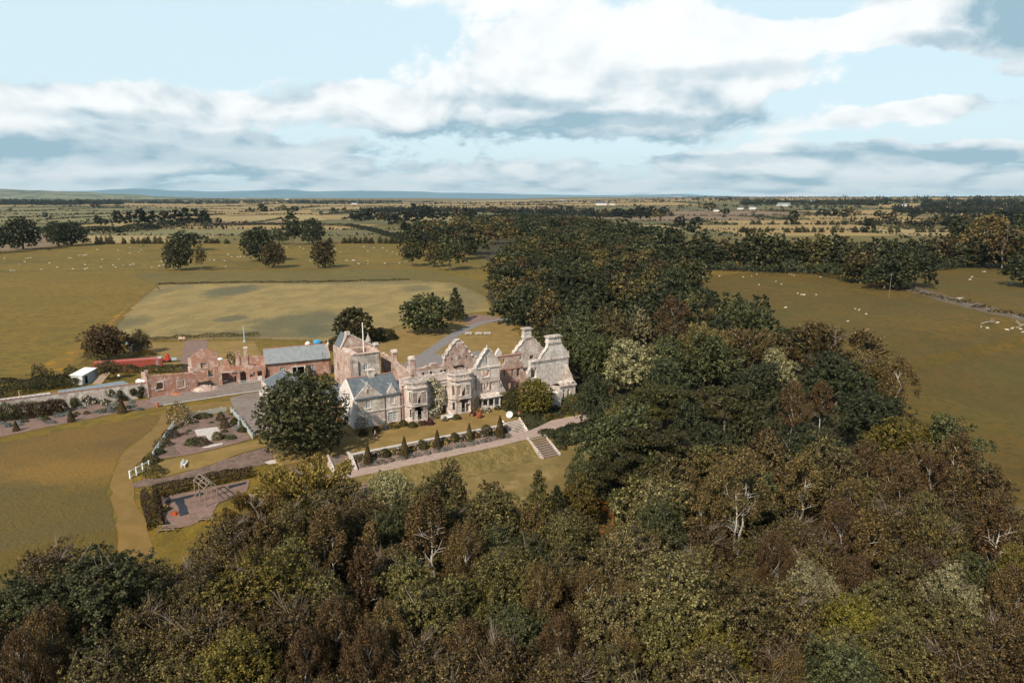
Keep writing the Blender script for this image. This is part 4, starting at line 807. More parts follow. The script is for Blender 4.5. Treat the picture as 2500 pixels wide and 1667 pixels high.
# low broken bay at the right end with its fallen gable
gz = -2.2
f = MB(); lp = Plane(W(44.0, 2.6), W(48.0, 2.6)); f.wall(lp, [(0, gz), (4, gz), (4, 3.0)]+ragged(4, 0, lambda a: 2.5+.12*a, .5, .08, 5), [rect(.7, 1.3, -.8, 1.6), rect(1.9, 2.5, -.8, 1.6), rect(3.0, 3.5, -.8, 1.6)], .5)
lb = part(f, 'end_bay', 'st_white')
f = MB(); f.wall(SPl(47.4), [(.1, gz), (2.6, gz), (2.6, 2.6), (2.9, 3.2), (2.4, 3.8), (2.0, 4.6), (1.2, 5.4), (.5, 6.3), (.1, 6.6)], [], .5); f.wall(Plane(W(42.4, .1), W(44, 2.6)), [(0, gz), (2.9, gz), (2.9, 2.4), (0, 2.4)], [rect(.9, 1.8, -.8, 1.6)], .5); f.build('raked_wall', 'st_grey', lb)
f = MB()
f.box(lp, -.2, 4.2, -.3, .25, 2.35, 2.6); f.box(lp, -.1, 4.1, -.3, .15, 2.1, 2.35)
f.hexa([lp(.2, -.1, 2.6), lp(3.9, -.1, 3.0), lp(3.9, -1.6, 3.4), lp(.2, -1.6, 3.0), lp(.2, -.1, 2.72), lp(3.9, -.1, 3.12), lp(3.9, -1.6, 3.55), lp(.2, -1.6, 3.15)]); f.build('cornice', 'st_trim', lb)
pp = HP(6.2); f = MB(); f.wall(pp, [(39.7, gz), (41.8, gz), (41.75, 2.3), (41.2, 2.6), (40.6, 2.3), (40.0, 2.55), (39.8, 1.8)], [], 1.0); f.box(pp, 37.2, 42.0, -1.0, .25, gz, gz+.75); f.box(pp, 37.2, 42.2, -1.1, .35, gz+.75, gz+.9)
f.wall(SPl(41.9), [(1.0, gz), (5.2, gz), (5.2, 1.6), (4.6, 2.1), (3.0, 2.0), (1.0, 2.5)], [rect(2, 3.6, -.8, 1.2)], .5); part(f, 'broken_pier', 'st_white')
# glazed loggia in front of the white gable
f = MB(); lz = 2.35
for a in (25.6, 26.9, 28.3, 29.6): f.box(F0, a-.12, a+.12, 1.5, 1.75, 0, lz-.2)
f.box(F0, 25.3, 29.9, 1.42, 1.85, lz-.2, lz+.05); f.box(F0, 25.4, 29.8, 1.5, 1.72, 0, .55); lo = part(f, 'loggia', 'st_white')
f = MB(); f.hexa([F0(25.2, 1.95, lz), F0(30.0, 1.95, lz), F0(30.0, .05, lz+.35), F0(25.2, .05, lz+.35), F0(25.2, 1.95, lz+.1), F0(30.0, 1.95, lz+.1), F0(30.0, .05, lz+.48), F0(25.2, .05, lz+.48)]); f.build('roof', 'st_trim', lo)
f = MB(); f.box(F0, 23.9, 24.9, .0, .35, 0, 3.6); f.lathe(F0(24.4, .12, 3.6), [(.5, 0), (.45, .2), (.1, .45)], 8); part(f, 'niche', 'st_pale')
for a in (9.2, 24.95): f = MB(); f.bar(F0(a, .12, .1), F0(a, .12, 7), .06, .06, 5); part(f, 'downpipe', 'pipe_red')

# ------------------------------------------------------------------ cottage wing with slate roof
cot = thing('cottage_wing', 'two-storey slate-roofed cottage wing with white sash windows at the left end of the ruin', 'building', W(4.4, -4, 0))
def sash(par, pl, a0, a1, z0, z1_, nx, nz, rec=.12):
    fr_ = MB(); e = .07
    fr_.box(pl, a0, a1, -rec-.05, -rec+.03, z0, z0+e); fr_.box(pl, a0, a1, -rec-.05, -rec+.03, z1_-e, z1_); fr_.box(pl, a0, a0+e, -rec-.05, -rec+.03, z0+e, z1_-e); fr_.box(pl, a1-e, a1, -rec-.05, -rec+.03, z0+e, z1_-e)
    for k in range(1, nx): a = a0+(a1-a0)*k/nx; fr_.box(pl, a-.035, a+.035, -rec-.04, -rec+.012, z0+e, z1_-e)
    for k in range(1, nz): z = z0+(z1_-z0)*k/nz; fr_.box(pl, a0+e, a1-e, -rec-.042, -rec+.018, z-.03, z+.03)
    o = fr_.build('window', 'white_paint', par); g_ = MB(); g_.box(pl, a0, a1, -rec-.09, -rec-.052, z0, z1_); g_.build('pane', 'glass_dark', o)
    s_ = MB(); s_.box(pl, a0-.1, a1+.1, -.02, .09, z0-.14, z0-.01); s_.build('sill', 'st_white', o); return o
ww = [pxrect(F0, z1, 598, 1036, 650, 1130), pxrect(F0, z1, 908, 982, 958, 1072), pxrect(F0, z1, 610, 1242, 652, 1350), pxrect(F0, z1, 880, 1180, 990, 1300)]
gL, gR = F0.px(*z1(450, 1010))[0], F0.px(*z1(785, 965))[0]; pkz = 8.35; dmL, dmR = F0.px(*z1(862, 940))[0], F0.px(*z1(990, 930))[0]; EZ = 5.75
f = MB(); f.wall(F0, [(0, -.2), (8.8, -.2), (8.8, EZ), (dmR, EZ), (dmR-.1, EZ+.5), ((dmL+dmR)/2+.35, EZ+1.3), ((dmL+dmR)/2, EZ+1.75), ((dmL+dmR)/2-.35, EZ+1.3), (dmL+.1, EZ+.5), (dmL, EZ), (gR, EZ), (gR-.2, EZ+.3), (gR-.5, EZ+.5), ((gL+gR)/2+.35, pkz-.4), ((gL+gR)/2, pkz), ((gL+gR)/2-.35, pkz-.4), (gL+.5, EZ+.5), (gL+.2, EZ+.2), (gL, EZ), (0, EZ)], ww, .5)
part(f, 'front_wall', 'st_grey', cot)
f = MB(); f.wall(F0, rect(0, 8.8, -.15, 2.9), ww[2:], .002); 
ash = MB(); ash.wall(Plane(W(0, .012), W(1, .012)), rect(0.01, 8.79, -.1, 2.85), ww[2:], .01); ash.wall(Plane(W(0, .012), W(1, .012)), rect(5.7, 8.79, 3.15, 5.6), [ww[1]], .01); part(ash, 'ashlar_facing', 'st_pale', cot)
for w_, nx, nz in zip(ww[:3], (3, 3, 3), (4, 4, 4)): sash(cot, F0, w_[0][0], w_[1][0], w_[0][1], w_[2][1], nx, nz)
w_ = ww[3]; mid = (w_[0][0]+w_[1][0])/2; sash(cot, F0, w_[0][0], mid-.05, w_[0][1], w_[2][1], 3, 4); sash(cot, F0, mid+.05, w_[1][0], w_[0][1], w_[2][1], 3, 4)
f = MB(); f.box(F0, -.05, 8.9, .013, .13, 2.9, 3.1); f.box(F0, 0, gL-.05, .0, .1, EZ-.18, EZ-.02)
for a, z in ((gL, EZ), (gR, EZ)): f.box(F0, a-.2, a+.2, -.5, .1, z-.1, z+.22)
f.box(F0, -.02, .3, 0.002, .05, 3.1, 5.5)
for A, B in ((((gL+gR)/2, pkz), (gL, EZ+.1)), (((gL+gR)/2, pkz), (gR, EZ+.1)), (((dmL+dmR)/2, EZ+1.75), (dmL, EZ)), (((dmL+dmR)/2, EZ+1.75), (dmR, EZ))): f.bar(F0(A[0], -.1, A[1]), F0(B[0], -.1, B[1]), .13, .13, 5)
f.lathe(F0((gL+gR)/2, -.2, pkz), [(.12, 0), (.16, .2), (.05, .45)], 6); f.lathe(F0((dmL+dmR)/2, -.2, EZ+1.7), [(.1, 0), (.13, .2), (.04, .4)], 6); part(f, 'coping', 'st_white', cot)
f = MB(); a = (gL+gR)/2; f.box(F0, a-.1, a+.1, -.02, .015, 6.5, 7.3); part(f, 'attic_slit', 'void_dark', cot)
f = MB(); f.wall(SPl(0), [(-8.5, -.2), (0, -.2), (0, EZ), (-4.25, 8.6), (-8.5, EZ)], [rect(-5.2, -4.2, 3.7, 5.0)], .45); f.wall(SPl(8.8), [(-8.5, -.2), (0, -.2), (0, EZ), (-4.25, 8.6), (-8.5, EZ)], [], .45); f.wall(HP(-8), rect(.5, 8.3, -.2, EZ), [], .4); part(f, 'side_wall', 'render_pale', cot)
sash(cot, SPl(0), -5.2, -4.2, 3.7, 5.0, 2, 3)
rf = MB(); RZ = 8.75; e = .18
def slab(mb, p, th=.14): mb.hexa([q-Vector((0, 0, th)) for q in p]+list(p))
slab(rf, [W(-.15, .25, EZ-.02), W(8.95, .25, EZ-.02), W(8.95, -4.25, RZ), W(-.15, -4.25, RZ)]); slab(rf, [W(-.15, -4.25, RZ), W(8.95, -4.25, RZ), W(8.95, -8.75, EZ-.02), W(-.15, -8.75, EZ-.02)])
c = (gL+gR)/2; slab(rf, [W(c, -.45, pkz-.12), W(gL-.1, -.45, EZ+.12), W(gL-.1, -2, EZ+.5), W(c, -3.9, pkz-.12)], .1); slab(rf, [W(gR+.1, -.45, EZ+.12), W(c, -.45, pkz-.12), W(c, -3.9, pkz-.12), W(gR+.1, -2, EZ+.5)], .1)
c2 = (dmL+dmR)/2; slab(rf, [W(c2, -.45, EZ+1.6), W(dmL, -.45, EZ+.1), W(dmL, -1.2, EZ+.5), W(c2, -2.6, EZ+1.6)], .1); slab(rf, [W(dmR, -.45, EZ+.1), W(c2, -.45, EZ+1.6), W(c2, -2.6, EZ+1.6), W(dmR, -1.2, EZ+.5)], .1)
ro = part(rf, 'roof', 'slate', cot)
f = MB(); f.bar(W(-.2, -4.25, RZ+.03), W(9, -4.25, RZ+.03), .11, .11, 6); f.build('ridge_tiles', 'tile_ridge', ro)
f = MB(); f.bar(W(c, -.4, pkz-.05), W(c, -3.9, pkz-.05), .08, .08, 5); f.build('lead_ridge', 'lead_grey', ro); f = MB(); f.bar(W(c2, -.4, EZ+1.65), W(c2, -2.6, EZ+1.65), .07, .07, 5); f.build('lead_ridge', 'lead_grey', ro)
for a in (5.65, 8.75): f = MB(); f.bar(F0(a, .1, .1), F0(a, .1, EZ), .055, .055, 5); f.bar(F0(a-.5 if a < 6 else a-1.2, .16, EZ), F0(a+.4 if a < 6 else a+.1, .16, EZ), .07, .07, 5); part(f, 'downpipe', 'pipe_black', cot)
ca = HP(-4.25).px(*z1(655, 760))[0]; f = MB(); f.box(W, ca-.6, ca+.6, -4.8, -3.8, 7.8, 9.75); ch = f.build('chimney', 'st_grey', ro); f = MB(); f.box(W, ca-.7, ca+.7, -4.9, -3.7, 9.75, 9.92); f.build('chimney_cap', 'st_trim', ch)
# lean-to and rear range behind the cottage
f = MB(); f.wall(SPl(-1.8), [(-16, 0), (-7, 0), (-7, 3.4), (-16, 3.4)], [rect(-10.5, -9.6, .2, 2.2)], .4); f.wall(HP(-7), rect(-1.8, .2, 0, 3.4), [], .4); f.wall(SPl(7.0), rect(-16, -8.5, 0, 6.0), [], .4); part(f, 'rear_range', 'st_red', cot)
rf = MB(); slab(rf, [W(-2.1, -16.2, 3.3), W(-2.1, -6.7, 3.3), W(1.6, -6.7, 5.0), W(1.6, -16.2, 5.0)]); slab(rf, [W(2.8, -8.4, 6.2), W(7.6, -8.4, 6.2), W(7.6, -12.5, 7.9), W(2.8, -12.5, 7.9)]); slab(rf, [W(7.4, -8.7, 6.0), W(11.5, -8.7, 6.0), W(11.5, -1.0, 7.0), W(9.0, -1.0, 7.0)]); part(rf, 'rear_roof', 'slate', cot)

# ------------------------------------------------------------------ square stone tower with timber ring and flagpole
tower = thing('stone_tower', 'square rough stone tower with gabled back range behind the cottage wing', 'building', W(5.5, -13, 0))
TZ = 11.9; tf = HP(-9.3); tlf = SPl(3.0)
wn = pxrect(tf, z1, 565, 565, 612, 648)
f = MB(); f.wall(tf, [(3.0, 0), (8.2, 0)]+[(8.2, TZ), (3.0, TZ)], [wn], .7); part(f, 'front_wall', 'st_grey', tower)
f = MB(); f.wall(tlf, [(-20.5, 0), (-9.3, 0), (-9.3, TZ), (-20.5, TZ)], [pxrect(tlf, z1, 274, 540, 290, 655), pxrect(tlf, z1, 272, 745, 300, 850), rect(-12.2, -11.5, 1.0, 3.0)], .7); part(f, 'side_wall', 'st_rough', tower)
f = MB(); f.wall(SPl(8.2), [(-20.5, 0), (-9.3, 0), (-9.3, TZ), (-20.5, TZ)], [], .7); f.wall(HP(-20.0), rect(3, 8.2, 0, TZ), [], .6); part(f, 'back_wall', 'st_rough', tower)
gpk = HP(-16.0); pk = gpk.px(*z1(358, 165)); ga, gb = 2.6, 9.2; gcx = pk[0]
f = MB(); f.wall(gpk, [(ga, 6), (gb, 6), (gb, TZ), (gcx+.4, pk[1]-.3), (gcx-.4, pk[1]-.3), (ga, TZ)], [], .5); part(f, 'gable', 'st_rough', tower)
f = MB(); f.bar(gpk(ga-.2, .0, TZ), gpk(gcx, .0, pk[1]-.25), .17, .17, 5); f.bar(gpk(gb+.2, .0, TZ), gpk(gcx, .0, pk[1]-.25), .17, .17, 5); f.box(gpk, gcx-.45, gcx+.45, -.6, .2, pk[1]-.5, pk[1]+.15)
f.hexa([W(2.85, -20.6, TZ), W(3.5, -20.6, TZ), W(3.5, -9.2, TZ), W(2.85, -9.2, TZ), W(2.85, -20.6, TZ+.22), W(3.5, -20.6, TZ+.22), W(3.5, -9.2, TZ+.22), W(2.85, -9.2, TZ+.22)]); part(f, 'coping', 'st_trim', tower)
rf = MB(); slab(rf, [gpk(ga, -.5, TZ+.1), gpk(gcx, -.5, pk[1]-.5), gpk(gcx, -4.6, pk[1]-.5), gpk(ga, -4.6, TZ+.1)]); slab(rf, [gpk(gcx, -.5, pk[1]-.5), gpk(gb, -.5, TZ+.1), gpk(gb, -4.6, TZ+.1), gpk(gcx, -4.6, pk[1]-.5)]); part(rf, 'roof', 'slate', tower)
f = MB(); q = .45
f.box(W, 3.52, 8.4, -9.7, -9.1, TZ+.005, TZ+.2); f.box(W, 3.0, 3.5, -9.7, -9.1, TZ+.23, TZ+.3); f.box(W, 3.52, 8.4, -15.3, -14.8, TZ+.005, TZ+.2); f.box(W, 7.9, 8.4, -14.79, -9.71, TZ+.005, TZ+.2); f.box(W, 3.52, 4.0, -14.79, -9.71, TZ+.005, TZ+.2); part(f, 'timber_coping', 'timber_pale', tower)
f = MB(); f.box(W, 3.7, 7.5, -15.2, -10, 10.5, 10.7); part(f, 'roof_deck', 'earth', tower)
sash(tower, tf, wn[0][0], wn[1][0], wn[0][1], wn[2][1], 2, 4)
f = MB(); a, z = tf.px(*z1(497, 535), .15); f.bar(tf(a, .15, z), tf(a, .15, 5.2), .08, .08, 5); part(f, 'downpipe', 'pipe_black', tower)
f = MB(); P = W(6.2, -12.6, 10.7); zt = zat(P, 790); f.bar(P, Vector((P.x, P.y, zt)), .13, .09, 8); f.lathe((P.x, P.y, zt), [(.05, 0), (.16, .08), (.02, .22)], 8); fp = f.build('flagpole', 'white_paint'); tag(fp, 'bare white flagpole standing on the square tower roof', 'flagpole')
# ------------------------------------------------------------------ outbuildings at the left
bp = Plane(G(645, 930), G(812, 917)); PLB = None
def plane_at(u0, v0, z0_, u1, v1, z1_):
    """vertical plane under two points seen at u,v whose heights are known"""
    a, b = ray(u0, v0), ray(u1, v1); ka, kb = (z0_-H)/a[2], (z1_-H)/b[2]
    return Plane((a[0]*ka, a[1]*ka), (b[0]*kb, b[1]*kb))
bp = plane_at(648, 888, 4.0, 807, 873, 4.0)
barn = thing('stable_barn', 'long red rubble barn with grey slate roof and white double doors standing open', 'building', bp(bp.len/2, -3, 0)); LN = bp.len; BD = 6.4
hs = [pxrect(bp, z3, 1670, 548, 1722, 640), pxrect(bp, z3, 2012, 520, 2064, 610), pxrect(bp, z3, 1808, 535, 1948, 672)]
hs[2] = rect(hs[2][0][0], hs[2][1][0], 0.05, hs[2][2][1])
f = MB(); f.wall(bp, [(0, -.1), (LN, -.1), (LN, 4), (0, 4)], hs, .5); part(f, 'front_wall', 'st_red', barn)
def endwall(pl, a, dep, ze, zr, th, flip=1):
    mb = MB(); P0 = pl(a, 0, 0); P1 = pl(a, -dep, 0); q = Plane(P0, P1); mb.wall(q, [(0, -.1), (dep, -.1), (dep, ze), (dep/2, zr), (0, ze)], [], th*flip); return mb
RB = 6.9
endwall(bp, 0.0, BD, 4.0, RB-.15, .45, -1).build('end_wall', 'st_red', barn); o = endwall(bp, LN, BD, 4.0, RB+.15, .45, 1).build('end_wall', 'st_rough', barn)
f = MB(); f.wall(Plane(bp(0, -BD+.4, 0), bp(LN, -BD+.4, 0)), rect(0, LN, 0, 4), [], .4); part(f, 'back_wall', 'st_red', barn)
rf = MB(); slab(rf, [bp(-.1, .3, 3.95), bp(LN-.3, .3, 3.95), bp(LN-.3, -BD/2, RB), bp(-.1, -BD/2, RB)], .12); slab(rf, [bp(-.1, -BD/2, RB), bp(LN-.3, -BD/2, RB), bp(LN-.3, -BD-.3, 3.95), bp(-.1, -BD-.3, 3.95)], .12); ro = part(rf, 'roof', 'slate_pale', barn)
f = MB(); f.bar(bp(-.1, -BD/2, RB+.03), bp(LN-.3, -BD/2, RB+.03), .11); f.build('ridge_tiles', 'tile_ridge', ro)
f = MB(); f.bar(bp(0, .36, 3.85), bp(LN, .36, 3.85), .07); part(f, 'gutter', 'pipe_black', barn)
for q in hs[:2]: sash(barn, bp, q[0][0], q[1][0], q[0][1], q[2][1], 3, 4)
q = hs[2]; a0, a1, zt = q[0][0], q[1][0], q[2][1]
f = MB()
for a in (a0, a1-.12): f.box(bp, a, a+.12, -.2, .05, 0.05, zt)
f.box(bp, a0+.12, a1-.12, -.2, .05, zt-.12, zt); dr = part(f, 'door_frame', 'white_paint', barn)
for a, sg in ((a0+.05, -1), (a1-.05, 1)):
    pl = Plane(bp(a, 0, 0), bp(a+sg*.55, .8, 0)); f = MB()
    for b in (0, .83): f.box(pl, b, b+.12, -.05, 0, .1, zt-.15)
    for z in (.1, 1.1, zt-.28): f.box(pl, .12, .83, -.05, 0, z, z+.12)
    f.box(pl, .12, .83, -.04, -.01, .22, 1.1); f.build('door_leaf', 'white_paint', barn)
f = MB(); f.box(bp, a0+.1, a0+1.1, -.12, -.06, 1.2, 1.28); f.box(bp, a0+1.1, a0+1.2, -.12, -.06, .1, zt-.1); part(f, 'door_bar', 'white_paint', barn)
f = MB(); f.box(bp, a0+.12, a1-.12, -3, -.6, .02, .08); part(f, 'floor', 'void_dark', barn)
for x, y0, y1 in ((2152, 375, 520),): a, z = bp.px(*z3(x, y0), .3); zz = bp.px(*z3(x, y1), .3)[1]; f = MB(); f.bar(bp(a, .35, z), bp(a, .35, zz), .05); part(f, 'stove_pipe', 'pipe_black', barn)
P = bp(LN+.1, -BD/2, RB); f = MB(); f.lathe(P, [(.3, -.4), (.3, .1), (.15, .3), (.05, 1.1)], 6); part(f, 'finial', 'st_trim', barn)
P = G(775, 838); f = MB(); f.lathe(P, [(1.2, 0), (1.3, .5), (.9, .9), (.3, 1.1)], 9); tag(f.build('tarpaulin_heap', 'blue_tarp'), 'bright blue tarpaulin heaped behind the barn roof', 'tarpaulin')
P = G(752, 842); f = MB(); f.lathe(P, [(.9, 0), (.8, .6), (.2, 1.1)], 7); tag(f.build('sandbag_heap', 'render_pale'), 'pale bags heaped left of the blue tarpaulin', 'heap')

def ruinwall(root, pl, outline_px, holes_px, m, th=.5, zf=z3, name='wall', base=-.1, jag=.0):
    """outline_px: top edge pixels left to right"""
    top = [pl.px(*zf(x, y)) for x, y in outline_px]; rr = random.Random(len(top)); tt = []
    for k in range(len(top)-1):
        (a, z), (b, z2_) = top[k], top[k+1]; n = max(1, int(abs(b-a)/.4))
        for e in range(n): q = e/n; tt.append((a+(b-a)*q, z+(z2_-z)*q+(rr.uniform(-jag, jag) if e else 0)))
    tt.append(top[-1]); hs = [pxrect(pl, zf, *h_) if len(h_) == 4 else rect(pxrect(pl, zf, *h_[:4])[0][0], pxrect(pl, zf, *h_[:4])[1][0], .02, pxrect(pl, zf, *h_[:4])[2][1]) for h_ in holes_px]
    mb = MB(); mb.wall(pl, [(top[0][0], base), (top[-1][0], base)]+tt[::-1], hs, th); return part(mb, name, m, root), hs, top
# roofless two-window building by the road
rp = Plane(G(365, 972), G(486, 951)); P = rp(rp.len/2, -2, 0)
rb = thing('roofless_cottage', 'small roofless red stone building with two empty square windows beside the road', 'building', P)
o, hs, top = ruinwall(rb, rp, [(135, 650), (400, 628), (640, 610), (690, 640), (718, 690)], [(240, 722, 318, 800), (487, 700, 564, 780)], 'st_red', .55, jag=.1)
L0, L1 = top[0][0], top[-1][0]; zt = top[0][1]
for h_ in hs: f = MB(); a0, a1, b0, b1 = h_[0][0], h_[1][0], h_[0][1], h_[2][1]; f.box(rp, a0-.2, a1+.2, .01, .1, b0-.25, b0-.02); f.box(rp, a0-.2, a0-.01, .01, .06, b0, b1); f.box(rp, a1+.01, a1+.2, .01, .06, b0, b1); f.box(rp, a0-.25, a1+.25, .01, .08, b1+.02, b1+.25); part(f, 'window_surround', 'st_trim', rb)
e = MB(); q = Plane(rp(L0, 0, 0), rp(L0, -5, 0)); e.wall(q, [(0, -.1), (5, -.1), (5, zt-.2)]+ragged(4.8, 0, lambda a: zt+.05, .5, .12, 4), [rect(2, 3, .2, 2.2)], -.5); part(e, 'end_wall', 'st_rough', rb)
e = MB(); q = Plane(rp(L1, 0, 0), rp(L1, -5, 0)); e.wall(q, [(0, -.1), (5, -.1), (5, 2.5)]+ragged(4.8, 0, lambda a: zt-.9+.1*a, .5, .2, 5), [], .5); part(e, 'end_wall', 'st_rough', rb)
e = MB(); q = Plane(rp(L0, -5, 0), rp(L1, -5, 0)); e.wall(q, [(0, -.1), (L1-L0, -.1)]+ragged(L1-L0, 0, lambda a: 2.1+.3*math.sin(a), .5, .25, 6), [rect(2, 3, .8, 1.8)], .5); part(e, 'back_wall', 'st_rough', rb)
f = MB(); f.box(rp, L0-.25, L0+.35, -.8, -.2, zt-.1, zt+1.2); f.box(rp, L1-1.3, L1-.5, -.7, -.1, zt-.3, zt+.25); part(f, 'chimney_stub', 'st_rough', rb)
# tall ruined gable house
gp_ = Plane(G(*z3(760, 690)), G(*z3(985, 745))); gp_ = plane_at(*z3(690, 560), 2.6, *z3(985, 585), 2.4)
P = gp_(3, -3, 0); gh_ = thing('gabled_ruin', 'tall roofless red gable ruin at the end of the earthen strip', 'building', P)
fp_ = Plane(G(*z3(790, 708)), G(*z3(965, 690)))
o, hs, top = ruinwall(gh_, fp_, [(640, 430), (700, 385), (780, 335), (850, 350), (940, 385), (950, 470), (985, 590)], [(755, 500, 826, 556), (840, 580, 898, 656)], 'st_red', .6, jag=.12, name='gable_wall')
a0 = top[0][0]; a1 = top[-2][0]
q = Plane(fp_(a0, 0, 0), fp_(a0-.3, -10, 0)); e = MB(); e.wall(q, [(0, -.1), (9, -.1), (9, 4.0)]+ragged(8.8, 0, lambda a: 4.6-.1*a, .5, .25, 8), [rect(3, 4, 1, 2.5)], -.55); part(e, 'side_wall', 'st_rough', gh_)
q = Plane(fp_(a1, 0, 0), fp_(a1-.3, -10, 0)); e = MB(); e.wall(q, [(0, -.1), (7, -.1), (7, 3.0)]+ragged(6.8, 0, lambda a: 4.4-.2*a, .5, .3, 9), [], .55); part(e, 'side_wall', 'st_red', gh_)
for k, h_ in enumerate(hs):
    f = MB(); b0, b1, c0, c1 = h_[0][0], h_[1][0], h_[0][1], h_[2][1]; f.box(fp_, b0-.2, b1+.2, .01, .08, c0-.2, c0-.02); f.box(fp_, b0-.18, b0-.01, .01, .06, c0, c1); f.box(fp_, b1+.01, b1+.18, .01, .06, c0, c1); part(f, 'window_surround', 'st_trim', gh_)
    if k == 0: f = MB(); f.box(fp_, b0, b1, -.4, -.2, c0, c1); part(f, 'blocked_window', 'st_rough', gh_)
# the broken left flank facing the road
lfp = Plane(G(*z3(612, 600)), G(*z3(745, 700))); o, hs, top = ruinwall(gh_, lfp, [(600, 440), (640, 470), (690, 560), (748, 600)], [], 'st_rough', .5, jag=.2, name='broken_wall')
# cart shed bay and roofless stable next to it
sp_ = Plane(G(*z3(1000, 752)), G(*z3(1480, 712)))
sh = thing('roofless_stable', 'roofless red stone stable with open cart bay and chimney stacks beside the barn', 'building', sp_(5, -2, 0))
o, hs, top = ruinwall(sh, sp_, [(955, 590), (1000, 470), (1060, 455), (1100, 560), (1150, 565), (1158, 370), (1195, 420), (1210, 520), (1300, 535), (1480, 530)], [(1003, 605, 1168, 745, 0), (1210, 592, 1270, 705, 0), (1318, 608, 1372, 665), (1408, 592, 1455, 650)], 'st_red', .55, jag=.12, name='front_wall')
f = MB(); h0 = hs[0]; f.box(sp_, h0[0][0]-.4, h0[1][0]+.3, -.3, .04, h0[2][1]-.02, h0[2][1]+.22); part(f, 'lintel', 'st_trim', sh)
for a, z_, t_ in ((top[5][0]+.35, top[5][1], -.3),): f = MB(); f.box(sp_, a-.35, a+.5, -1.0, -.2, 2.5, z_-.2); o2 = part(f, 'chimney', 'st_rough', sh); f = MB(); f.box(sp_, a-.45, a+.6, -1.1, -.1, z_-.2, z_); f.build('chimney_cap', 'tile_ridge', o2)
pb_ = Plane(sp_(0, -5, 0), sp_(10, -5, 0)); z_ = pb_.px(*z3(1260, 320)); f = MB(); f.box(pb_, z_[0]-.3, z_[0]+.45, -.6, .2, 0, z_[1]-.2); o2 = part(f, 'chimney', 'st_rough', sh); f = MB(); f.box(pb_, z_[0]-.38, z_[0]+.53, -.7, .28, z_[1]-.2, z_[1]); f.build('chimney_cap', 'white_worn', o2)
tr_ = pb_.px(*z3(1480, 425)); tl_ = pb_.px(*z3(1200, 435)); f = MB(); f.wall(pb_, [(0, -.1), (tr_[0], -.1), (tr_[0], tr_[1])]+ragged(tr_[0]-.2, tl_[0], lambda a: tl_[1], .5, .1, 3)+ragged(tl_[0]-.3, 0, lambda a: 3.0, .5, .3, 4), [rect(5.8, 6.6, .1, 2.2), rect(2, 3, 1, 2)], .5); part(f, 'back_wall', 'st_red', sh)
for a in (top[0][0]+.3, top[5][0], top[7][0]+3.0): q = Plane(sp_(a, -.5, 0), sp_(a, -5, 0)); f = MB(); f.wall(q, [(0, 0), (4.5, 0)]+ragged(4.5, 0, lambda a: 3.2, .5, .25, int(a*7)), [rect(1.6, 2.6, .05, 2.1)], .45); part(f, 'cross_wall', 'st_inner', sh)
f = MB(); a, z_ = sp_.px(*z3(1405, 650)); b, zb = sp_.px(*z3(1458, 700)); f.box(sp_, a, b, .01, .08, zb, z_); part(f, 'white_board', 'white_worn', sh)
f = MB(); 
P = sp_(4.4, .8, 0); a, z_ = sp_.px(*z3(1200, 700)); b, _ = sp_.px(*z3(1395, 690))
for k in range(9): q = a+(b-a)*k/8; f.box(sp_, q-.04, q+.04, .7, .78, 0, .85)
f.box(sp_, a, b, .785, .83, .75, .84); f.box(sp_, a, b, .785, .83, .3, .38); tag(f.build('hurdle', 'fence_pale'), 'low pale timber hurdle leaning before the roofless stable', 'hurdle')
P = G(*z3(910, 705)); f = MB(); q = Plane(P, (P.x+1, P.y+.25)); 
for a in (0, .6, 1.2): f.bar(q(a, 0, .02), q(a, -.5, 1.1), .05, .05, 4)
for k in range(3): f.bar(q(0, -.2*k, .15+.45*k), q(1.2, -.2*k, .15+.45*k), .045, .045, 4)
tag(f.build('pallet', 'timber'), 'weathered pallet leaning against the gabled ruin', 'pallet')
P = G(*z3(1145, 722)); f = MB(); f.box(Plane(P, (P.x+1, P.y+.3)), 0, .8, -.7, 0, 0, 1.3); f.box(Plane(P, (P.x+1, P.y+.3)), -.05, .85, -.75, .05, 1.305, 1.4); tag(f.build('wheelie_bin', 'pipe_black'), 'dark bin standing inside the open cart bay', 'bin')
def heap(name, label, P, r, h, m, n=110, sz=.22, cat='rubble', seed=2):
    q = random.Random(seed); mb = MB()
    for k in range(n):
        a = q.uniform(0, 6.28); d = r*q.random()**.6; z = h*(1-d/r)*q.uniform(.5, 1); s_ = sz*q.uniform(.5, 1.3); c = P+Vector((math.cos(a)*d*1.35, math.sin(a)*d, z)); b = q.uniform(0, 3)
        fr_ = lambda x, y, z_, c=c, b=b: c+Vector((x*math.cos(b)-y*math.sin(b), x*math.sin(b)+y*math.cos(b), z_+x*.3)); mb.box(fr_, -s_, s_, -s_*.7, s_*.7, -s_*.6, s_*.5)
    mb.lathe(P, [(r*1.2, -.05), (r*.8, h*.35), (r*.3, h*.8), (.05, h*.95)], 12); return tag(mb.build(name, m), label, cat)
heap('rubble_heap', 'spill of pale fallen stone right of the roofless cottage', G(*z3(790, 800)), 2.3, 1.1, 'st_rough', 190, .2)
heap('brick_pile', 'low pile of orange bricks in front of the roofless cottage', G(*z3(465, 862)), .9, .35, 'terracotta', 60, .16)
bush('climbing_rose', 'cream-flowered climber growing on the stable wall', 'climber', G(*z3(1110, 580)), 1.7, 1.2, 4.6, 'leaf_yellow', 1500, .22, flowers='petal')
for x, y, rx, rz_, l_ in ((1990, 590, 1.0, 3.0, 'dark creeper between the barn door and its right window'), (2190, 640, .9, 2.2, 'brown creeper at the right end of the barn')):
    bush('creeper', l_, 'climber', G(*z3(x, y+70)), rx, .6, rz_, 'leaf_hedge', 700, .2)
